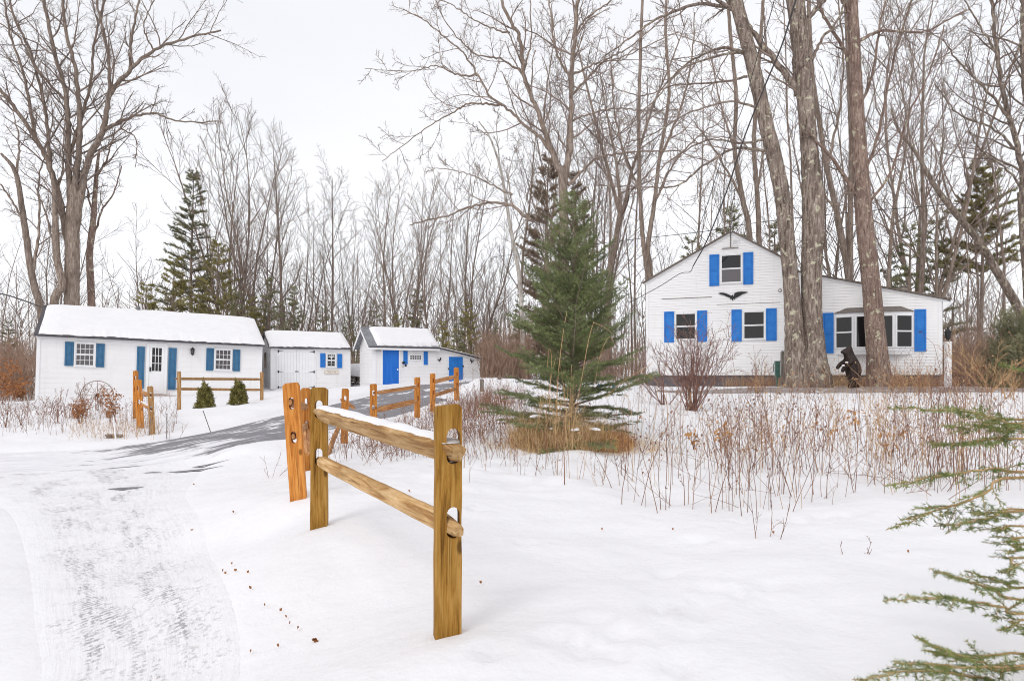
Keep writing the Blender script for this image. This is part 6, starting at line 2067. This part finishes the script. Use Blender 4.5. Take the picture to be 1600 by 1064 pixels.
# a few oak sprigs with hanging orange leaves in the field
for i, (px, Y, H, nl_, lab) in enumerate(((1088, 10.5, .42, 16, "oak sprig with hanging orange leaves right of the spruce"), (1129, 10.2, .55, 22, "taller oak sprig with orange leaves among the weeds"), (1300, 11, .35, 14, "rusty leaf clump low in the weeds"), (1392, 9.5, .5, 22, "rusty leaf clump on a tall stalk right of the weeds' middle"), (1335, 12, .6, 18, "orange-leaved sprig high among the weeds"))):
    leafy("oak_sprig", on_ground(px, Y), H, .25, 2, nl_, 130 + i, M['orange_grass'], M['stem_red'], lab, .09, "oak sprigs in the weed field")


# ---- stalks and grasses nobody could count
def stalks(name, pts, hrange, mat, seed, thick=(.0022, .0042), lean=.16, side=(2, 6), heads=None, sides=3, bl=.16, up=.02, arch=0.0):
    """pts: list of (x, y, z). Upright dry stems with short side branchlets"""
    rg = np.random.default_rng(seed)
    main, twg, hv, ht = [], [], [], []
    for (x, y, z) in pts:
        h = rg.uniform(*hrange) * (1 if rg.random() > .15 else 1.25)
        a = rg.random() * 6.28; l = abs(rg.normal(0, lean))
        r = rg.uniform(*thick)
        p = grow(rg, (x, y, z - .03), (math.cos(a) * l, math.sin(a) * l, 1), h, r, r * .45, 7, .045 + arch * .5, -arch)
        main.append(p)
        for i in range(rg.integers(side[0], side[1] + 1) if side[1] else 0):
            j = rg.integers(3, 8); q = p[0][min(j, 7)]
            b = rg.random() * 6.28
            w = grow(rg, q, (math.cos(b) * .7, math.sin(b) * .7, .9), bl * rg.uniform(.5, 1.5), r * .55, r * .3, 3, .15, .0)
            twg.append(w)
            if heads and rg.random() < heads:
                c = w[0][-1]
                for _ in range(3):
                    d = unit(rg.normal(0, 1, 3)); s = unit(np.cross(d, rg.normal(0, 1, 3))); L = rg.uniform(.008, .02); k = len(hv)
                    hv += [c - s * L * .5, c + s * L * .5, c + d * L * 1.4]; ht.append((k, k + 1, k + 2))
    V, Q_ = tubes(main + twg, sides)
    V2 = np.array(hv) if hv else np.zeros((0, 3))
    me = np_mesh(name, np.concatenate([V, V2]), Q_, (np.array(ht) + len(V)) if ht else None, [mat], True)
    return link_mesh(name, me, None, kind="stuff")


def field_pts(n, seed, fn):
    """n points over the field; fn(px, Y) gives a density 0..1"""
    r = np.random.default_rng(seed); out = []
    while len(out) < n:
        k = n * 4
        Y = np.exp(r.uniform(math.log(5.2), math.log(23.5), k)); px = r.uniform(700, 1680, k)
        # more even per ground area: wide rows far away
        dens = np.clip(vnoise(px / F * Y * 1.7, Y * 1.2, seed) * 4.6 - 2.35, 0.03, 1)
        X = (px - CX) / F * Y
        ok = r.random(k) < dens * fn(px, Y)
        for x, y in zip(X[ok], Y[ok]): out.append((x, y))
    out = np.array(out[:n])
    z = ground_z(out[:, 0], out[:, 1])
    return [(a, b, c) for (a, b), c in zip(out, z)]


def sm(x, a, b): t_ = np.clip((x - a) / (b - a), 0, 1); return t_ * t_ * (3 - 2 * t_)


dens_a = lambda px, Y: sm(px, 880, 1120) * (1 - .6 * sm(px, 1480, 1620)) * sm(Y, 5.5, 6.6) * (1 - .93 * sm(Y, 8.5, 12))
stalks("dry_weeds", field_pts(340, 1, dens_a), (.45, 1.2), M['stem_red'], 1, (.0022, .0046), .17, (2, 7), heads=.6)
stalks("dry_weeds", field_pts(130, 21, dens_a), (.4, 1.2), M['stem_tan'], 21, (.0020, .0040), .2, (3, 8), heads=.8, bl=.2)
stalks("broken_weeds", field_pts(110, 22, dens_a), (.3, .9), M['stem_red'], 22, (.0018, .0036), 1.5, (1, 5), heads=.3, bl=.2, arch=.03)
dens_b = lambda px, Y: (1 - .4 * sm(px, 1000, 1200)) * sm(Y, 6.6, 8.6) * (1 - .7 * sm(Y, 11, 16))
stalks("dry_weeds", field_pts(210, 2, dens_b), (.2, .7), M['stem_red'], 2, (.0018, .0034), .4, (2, 5), heads=.5)
stalks("dry_weeds", field_pts(210, 3, dens_b), (.2, .85), M['stem_tan'], 3, (.0018, .0034), .42, (1, 4), heads=.4)
dens_c = lambda px, Y: sm(px, 1330, 1420) * (1 - sm(px, 1500, 1600)) * sm(Y, 6, 7)
stalks("dry_weeds", field_pts(60, 4, dens_c), (.8, 1.4), M['stem_red'], 4, (.003, .0052), .08, (3, 8), heads=.8, bl=.22)
dens_d = lambda px, Y: (1 - sm(px, 860, 980)) * sm(Y, 8.5, 10)
stalks("dry_weeds", field_pts(330, 5, dens_d), (.2, .62), M['stem_red'], 5, (.002, .0036), .25, (2, 6), heads=.6)
# far edge of the field, seen against the walk and the right woods
dens_e = lambda px, Y: sm(Y, 15, 19) * (.4 + .6 * sm(px, 1050, 1500))
stalks("dry_weeds", field_pts(150, 6, dens_e), (.25, .8), M['stem_red'], 6, (.003, .005), .2, (2, 5), heads=.5, bl=.2)


def area_pts(n, seed, x0, x1, Y0, Y1, dz=0):
    r = np.random.default_rng(seed)
    Y = r.uniform(Y0, Y1, n); px = r.uniform(x0, x1, n); X = (px - CX) / F * Y
    z = ground_z(X, Y) + dz
    return list(zip(X, Y, z))


# between the front fence and the drive
def line_pts(n, seed, a, b, w):
    r = np.random.default_rng(seed); t_ = r.random(n)
    X = a[0] + (b[0] - a[0]) * t_ + r.normal(0, w, n); Y = a[1] + (b[1] - a[1]) * t_ + r.normal(0, w, n)
    return list(zip(X, Y, ground_z(X, Y)))


stalks("fence_weeds", line_pts(420, 7, (-2.5, 10.5), (-.4, 20), .42), (.18, .55), M['stem_red'], 7, (.003, .0045), .3, (2, 5), heads=.5)
stalks("fence_weeds", line_pts(240, 8, (-1.9, 9.5), (-.3, 13), .35), (.12, .34), M['stem_red'], 8, (.0025, .004), .45, (2, 5), heads=.8)
stalks("fence_weeds", line_pts(260, 9, (-.9, 13.5), (-.3, 21), .45), (.2, .7), M['stem_red'], 9, (.003, .005), .3, (2, 6), heads=.5)
# brown growth along the foundation of the house and under the trees
fnd = []
r_ = np.random.default_rng(10)
for i in range(2600):
    px = r_.uniform(1135, 1475); d = r_.uniform(.25, 1.3)
    u, _ = HW(px, 590); w = HW.world(u, -d)
    fnd.append((w.x, w.y, gz(w.x, w.y)) if i % 40 == 0 else (w.x, w.y, 0))
_a = np.array(fnd); _z = ground_z(_a[:, 0], _a[:, 1])
fnd = list(zip(_a[:, 0], _a[:, 1], _z))
stalks("foundation_weeds", fnd[:750], (.12, .42), M['brush'], 10, (.004, .008), .4, (1, 3), heads=.4)
stalks("foundation_weeds", fnd[1900:2500], (.15, .55), M['stem_tan'], 11, (.004, .008), .4, (1, 2), heads=.5)
# garden bed before the cottage
stalks("garden_stalks", area_pts(260, 12, -20, 280, 15, 20.5), (.15, .55), M['stem_red'], 12, (.003, .005), .25, (1, 4), heads=.5)
stalks("garden_stalks", area_pts(120, 13, 108, 250, 14.6, 16), (.12, .45), M['stem_tan'], 13, (.0028, .0045), .3, (1, 4), heads=.6)


# tan grass in the hollow under the spruce
def blades(name, pts, hr, mat, seed, w=.004, lean=.5, droop=.12, parent=None, **k):
    rg = np.random.default_rng(seed); V, T = [], []
    for (x, y, z) in pts:
        h = rg.uniform(*hr); a = rg.random() * 6.28; l = abs(rg.normal(0, lean))
        c, _ = grow(rg, (x, y, z - .02), (math.cos(a) * l, math.sin(a) * l, 1), h, 1, 1, 5, .06, -droop)
        d = unit(c[-1] - c[0]); s = unit(np.cross(d, rg.normal(0, 1, 3)))
        b = len(V)
        for i, q in enumerate(c):
            ww = w * (1 - i / 5.2)
            V += [q - s * ww, q + s * ww]
        T += [(b + 2 * i, b + 2 * i + 1, b + 2 * i + 3, b + 2 * i + 2) for i in range(5)]
    return link_mesh(name, np_mesh(name, np.array(V), np.array(T), None, [mat]), parent, **k)


def disc_pts(n, seed, cx_, cy_, rx, ry):
    r = np.random.default_rng(seed); a = r.random(n) * 6.28; s = r.random(n) ** .5
    X = cx_ + np.cos(a) * s * rx; Y = cy_ + np.sin(a) * s * ry
    return list(zip(X, Y, ground_z(X, Y)))


blades("dry_grass", disc_pts(5200, 14, SP.x, SP.y - .15, 1.0, .72), (.14, .46), M['orange_grass'], 14, .0042, .45, .14, kind="stuff")
blades("dry_grass", disc_pts(2300, 15, SP.x - .2, SP.y - .55, .80, .40), (.25, .72), M['straw'], 15, .0042, .42, .16, kind="stuff")
blades("dry_grass", disc_pts(1300, 16, SP.x, SP.y - .45, 1.45, .75), (.06, .28), M['straw'], 16, .003, .6, .16, kind="stuff")
m = MB(); n = 40; prof = [(1.0, 0), (.7, .05), (.3, .08), (0, .09)]
vs = []
for rr, zz in prof:
    for k in range(n):
        a = 6.28318 * k / n; x = SP.x + rr * .98 * math.cos(a) * (1 + .08 * math.sin(5 * a)); y = SP.y - .15 + rr * .72 * math.sin(a)
        vs.append((x, y, gz(x, y) + zz + .012))
m.add(vs, [(i * n + k, i * n + (k + 1) % n, (i + 1) * n + (k + 1) % n, (i + 1) * n + k) for i in range(3) for k in range(n)])
m.build("bare_earth", simple("grass_mat", (.10, .055, .03), (.28, .15, .07), 25, .95, .6), None, smooth=True, kind="structure")
# tall reeds in front of the spruce
for i, (pts, r) in enumerate((([(866, 745, 10.2), (868, 680, 10.2), (872, 590, 10.3), (880, 520, 10.3), (886, 486, 10.4)], .009), ([(893, 735, 10.1), (897, 660, 10.1), (910, 585, 10.2), (920, 530, 10.2), (928, 502, 10.3)], .007),
        ([(929, 600, 10.4), (938, 555, 10.4), (950, 528, 10.4), (958, 532, 10.4), (962, 552, 10.4)], .004), ([(928, 504, 10.3), (945, 512, 10.3), (958, 522, 10.3)], .004), ([(858, 640, 10.3), (860, 600, 10.3), (862, 560, 10.3), (858, 545, 10.3), (855, 575, 10.3)], .006),
        ([(852, 690, 10.3), (856, 620, 10.3), (868, 560, 10.3)], .006), ([(889, 700, 10.3), (891, 630, 10.3), (893, 570, 10.3)], .006), ([(945, 622, 10.6), (975, 595, 10.6), (1012, 572, 10.6), (1020, 566, 10.6)], .006), ([(1040, 700, 9.8), (1043, 650, 9.8), (1040, 600, 9.8)], .005), ([(882, 780, 7.2), (882, 735, 7.2), (881, 690, 7.2), (883, 640, 7.2)], .006))):
    c = catmull([tuple(P(*q)) for q in pts], 24)
    labs = ["tallest straw reed in front of the spruce", "leaning straw reed reaching the spruce's middle", "short reed with a hooked tip right of the spruce trunk", "broken top of the leaning reed", "left reed bent over at its tip", "straight left reed beside the bent one", "straight reed near the spruce trunk", "straw reed slanting up to the right of the spruce", "lone thin reed right of the spruce", "dark stem standing before the tan grass"]
    rr = np.linspace(r, r * .5, 24)
    o = tube_obj("reed", [(c, rr)], 5, M['stem_red'] if i == 9 else M['stem_tan'], None, label=labs[i], cat="reed", group="reeds around the spruce")
stalks("seed_heads", [(SP.x + x, SP.y - .8 + y, SP.z + .05) for x, y in [(nr.normal(-.25, .22), nr.normal(0, .1)) for _ in range(26)]], (.5, 1.05), M['straw'], 17, (.003, .005), .08, (6, 12), heads=1.0, bl=.10)

# ------------------------------------------------------------------ dense underbrush in the woods
ub = []
r_ = np.random.default_rng(20)
for i in range(3400):
    Y = r_.uniform(40, 72); px = r_.uniform(-150, 1750)
    if 1000 < px < 1480 and Y < 42: Y += 8
    ub.append(((px - CX) / F * Y, Y))
_a = np.array(ub); _z = base_z(_a[:, 0], _a[:, 1])
pts = list(zip(_a[:, 0], _a[:, 1], _z))
stalks("underbrush", pts[:1700], (2.2, 6.5), M['twig'], 21, (.009, .022), .18, (4, 8), bl=.9)
stalks("underbrush", pts[1700:], (1.0, 3.4), M['brush'], 22, (.008, .018), .24, (4, 9), bl=.7)
nb = area_pts(1500, 23, 1484, 1720, 26, 38) + area_pts(500, 24, 752, 830, 30, 38) + area_pts(700, 25, -60, 52, 27, 36) + area_pts(200, 26, 830, 1008, 30, 37)
stalks("underbrush", nb, (.6, 2.4), M['brush'], 23, (.007, .016), .3, (4, 9), bl=.5)
fw = []
for i in range(620):
    Y = r_.uniform(72, 110); X = r_.uniform(-1.0, 1.0) * Y
    fw.append((X, Y, 1.8))
stalks("far_wood", fw, (6, 12), M['twig_light'], 24, (.03, .08), .07, (5, 9), bl=2.4)

# ------------------------------------------------------------------ foreground hemlock boughs
rg = np.random.default_rng(40)
tx, ty = 3.05, 2.75
hb = gz(tx, ty)
t = empty("hemlock_tree", (tx, ty, hb), label="young hemlock at the right edge reaching feathery green boughs over the snow", cat="tree")
loc = np.array([tx, ty, hb])
tp = grow(rg, (0, 0, -.2), (0, 0, 1), 2.3, .045, .008, 12, .01, .02)
tube_obj("trunk", [tp], 10, M['bark'], t)
boughs = [  # tip first, then towards the trunk; last number is depth
    ([(1384, 636), (1425, 638), (1470, 640), (1500, 641), (1540, 650), (1571, 658), (1620, 664)], 2.5, 1.1), ([(1452, 693), (1480, 694), (1514, 693), (1550, 686), (1600, 684)], 2.6, 1.4),
    ([(1379, 758), (1410, 755), (1443, 747), (1480, 741), (1514, 736), (1560, 732), (1610, 738)], 2.35, .8), ([(1384, 829), (1420, 815), (1440, 806), (1470, 795), (1500, 786), (1545, 768), (1600, 745)], 2.3, 1.0),
    ([(1459, 821), (1490, 820), (1520, 814), (1556, 806), (1610, 798)], 2.45, .8), ([(1513, 799), (1540, 801), (1570, 800), (1610, 796)], 2.6, .6), ([(1551, 828), (1575, 826), (1610, 820)], 2.5, .5), ([(1568, 847), (1590, 844), (1620, 838)], 2.5, .5), ([(1572, 864), (1590, 858), (1620, 850)], 2.45, .5),
    ([(1565, 896), (1585, 885), (1620, 868)], 2.4, .6), ([(1452, 887), (1480, 897), (1513, 908), (1556, 920), (1610, 936)], 2.35, .8), ([(1380, 939), (1415, 937), (1456, 934), (1490, 937), (1527, 941), (1570, 948), (1620, 958)], 2.25, 1.1), ([(1508, 892), (1540, 902), (1570, 910), (1620, 918)], 2.45, .8),
    ([(1428, 995), (1460, 1008), (1490, 1020), (1537, 1034), (1600, 1044)], 2.2, .8), ([(1397, 1034), (1430, 1037), (1466, 1039), (1510, 1042), (1570, 1040), (1620, 1036)], 2.15, 1.1), ([(1333, 1063), (1375, 1055), (1418, 1048), (1470, 1050), (1540, 1058), (1620, 1066)], 2.15, 1.2),
    ([(1445, 1016), (1480, 1022), (1530, 1026), (1600, 1020)], 2.35, .9), ([(1560, 985), (1585, 975), (1620, 968)], 2.35, .6), ([(1563, 570), (1580, 573), (1620, 580)], 2.9, .3),
    ([(1400, 1090), (1470, 1085), (1540, 1082), (1620, 1080)], 2.2, 1.2), ([(1520, 640), (1545, 668), (1580, 672), (1620, 668)], 2.75, 1.6), ([(1470, 664), (1510, 668), (1560, 660), (1610, 655)], 2.75, 1.5)]
wood, A, B = [], [], []
for pts, Y, dn in boughs:
    q = [tuple(P(x, y, Y + .25 * i / len(pts))) for i, (x, y) in enumerate(pts)]
    q.append((tx, ty, q[-1][2] - .03))
    n = 30; c = catmull(q, n) - loc
    c[:-3] += rg.normal(0, .0025, (n - 3, 3))
    wood.append((c, np.linspace(.0015, .0055, n)))
    for j in range(n - 1): A.append(c[j]); B.append(c[j + 1])
    L = np.linalg.norm(np.diff(c, axis=0), axis=1).sum()
    m2 = int(L * 14 * dn)
    for k in range(m2):
        f = .06 + .9 * (k + rg.random() * .5) / m2
        j = min(int(f * (n - 1)), n - 2); s = c[j] + (c[j + 1] - c[j]) * (f * (n - 1) - j)
        tg = unit(c[j] - c[j + 1]); sd = unit(np.cross(tg, [0, 0, 1.0])) * (1 if k % 2 else -1)
        l2 = (.02 + .085 * min(1, f * 2.0)) * rg.uniform(.5, 1.2)
        d = unit(tg * .8 + sd * .65 + np.array([0, 0, rg.normal(-.02, .12)]))
        e = s + d * l2 + np.array([0, 0, -.1 * l2])
        wood.append((np.array([s, (s + e) / 2, e]), np.array([.0015, .0012, .0008])))
        A.append(s); B.append(e)
        if l2 > .075:
            for v in range(2):
                g = .3 + .2 * v; s2 = s + (e - s) * g
                d2 = unit(d * .8 + np.cross(d, [0, 0, 1.0]) * (1 if v % 2 else -1) * .6 + rg.normal(0, .08, 3))
                A.append(s2); B.append(s2 + d2 * l2 * .4)
V, T = needles_on((np.array(A), np.array(B)), 520, .0185, .0028, .85, rg, flat=.5)
Vb, Qb = tubes(wood, 4)
me = np_mesh("crown", np.concatenate([Vb, V]), Qb, T + len(Vb), [M['stem_tan'], M['needle_fore']])
me.polygons.foreach_set("material_index", np.concatenate([np.zeros(len(Qb), np.int32), np.ones(len(T), np.int32)]))
link_mesh("boughs", me, t)

# bare asphalt showing through at the junction
for i, (px, py, rx, ry, yw) in enumerate(((195, 768, .17, .10, .3), (298, 739, .34, .12, .35), (325, 728, .25, .07, .35), (240, 742, .12, .05, .2))):
    q = hit(px, py); n = 22; r = random.Random(i); m = MB(); vs = [(q.x, q.y, float(max(base_z(q.x, q.y), q.z)) + .014)]
    ro = []
    for rr in (.5, 1.0):
        for k in range(n):
            a = 2 * math.pi * k / n; e = rr * (1 + (.28 * math.sin(3 * a + i) + .18 * math.sin(7 * a + 2 * i)) * (rr > .9) + r.uniform(-.12, .12) * (rr > .9))
            x = math.cos(a) * rx * e; y = math.sin(a) * ry * e
            X_ = q.x + x * math.cos(yw) - y * math.sin(yw); Y_ = q.y + x * math.sin(yw) + y * math.cos(yw)
            vs.append((X_, Y_, max(gz(X_, Y_), float(base_z(np.array([X_]), np.array([Y_]))[0])) + (.010 if rr < .9 else .002)))
    m.add(vs, [(0, 1 + k, 1 + (k + 1) % n) for k in range(n)] + [(1 + k, 1 + n + k, 1 + n + (k + 1) % n, 1 + (k + 1) % n) for k in range(n)])
    m.build("bare_asphalt", M['asphalt'], None, kind="structure")

# ------------------------------------------------------------------ small litter on the snow
r = random.Random(50)
lf = [(347, 897), (352, 900), (367, 901), (363, 889), (388, 903), (391, 926), (438, 968), (449, 976), (464, 991), (452, 981), (437, 1014), (496, 1008), (390, 1030), (300, 835), (303, 759), (366, 803), (508, 716), (415, 960), (1208, 838), (752, 920), (640, 770), (1050, 830), (940, 830), (1420, 870)]
for i, (px, py) in enumerate(lf):
    p = hit(px, py)
    big = (px, py) == (496, 1008)
    L = (.04 if big else .015) * r.uniform(.6, 1.2) * (p.y / 4)
    m = MB(); n = 7; vs = []; a0 = r.random() * 6.28
    for j in range(n):
        s = j / (n - 1); w = math.sin(math.pi * min(max(s, .05), .97)) * .32
        for k in (-1, 0, 1):
            x = (s - .5) * L; y = k * w * L * (1 + .25 * math.sin(j * 2.3)); z = .012 + L * .35 * (s - .5) ** 2 * 2 + abs(k) * L * .16
            vs.append((x, y, z + (.012 if k else 0)))
    m.add(vs, [(3 * j + k, 3 * j + k + 1, 3 * j + k + 4, 3 * j + k + 3) for j in range(n - 1) for k in (0, 1)])
    o = m.build("fallen_leaf", M['dead_leaf'], None, label="small curled brown leaf lying on the snow", cat="leaf", group="brown leaves scattered on the snow")
    o.location = p; o.rotation_euler = (r.uniform(-.3, .5) + (1.2 if big else 0), r.uniform(-.3, .3), a0)
for i, (px, py, H, lab) in enumerate(((420, 748, .55, "thin dead twig rising from the snow left of the orange post"), (1208, 845, .5, "lone bent twig in the open snow right of centre"), (1483, 830, .3, "dead twig stub beneath the hemlock boughs"), (1340, 870, .2, "tiny forked twig on the snow left of the hemlock"), (760, 690, .5, "bare twig beside the nearest post"))):
    q = hit(px, py)
    o, _ = shrub("dead_twig", px, py, q.y, H, .5, 3, 150 + i, M['stem_red'], lab, .0035, lv=(2, 2), mn=(.0018, .0012), cat="twig")
    o.location = q
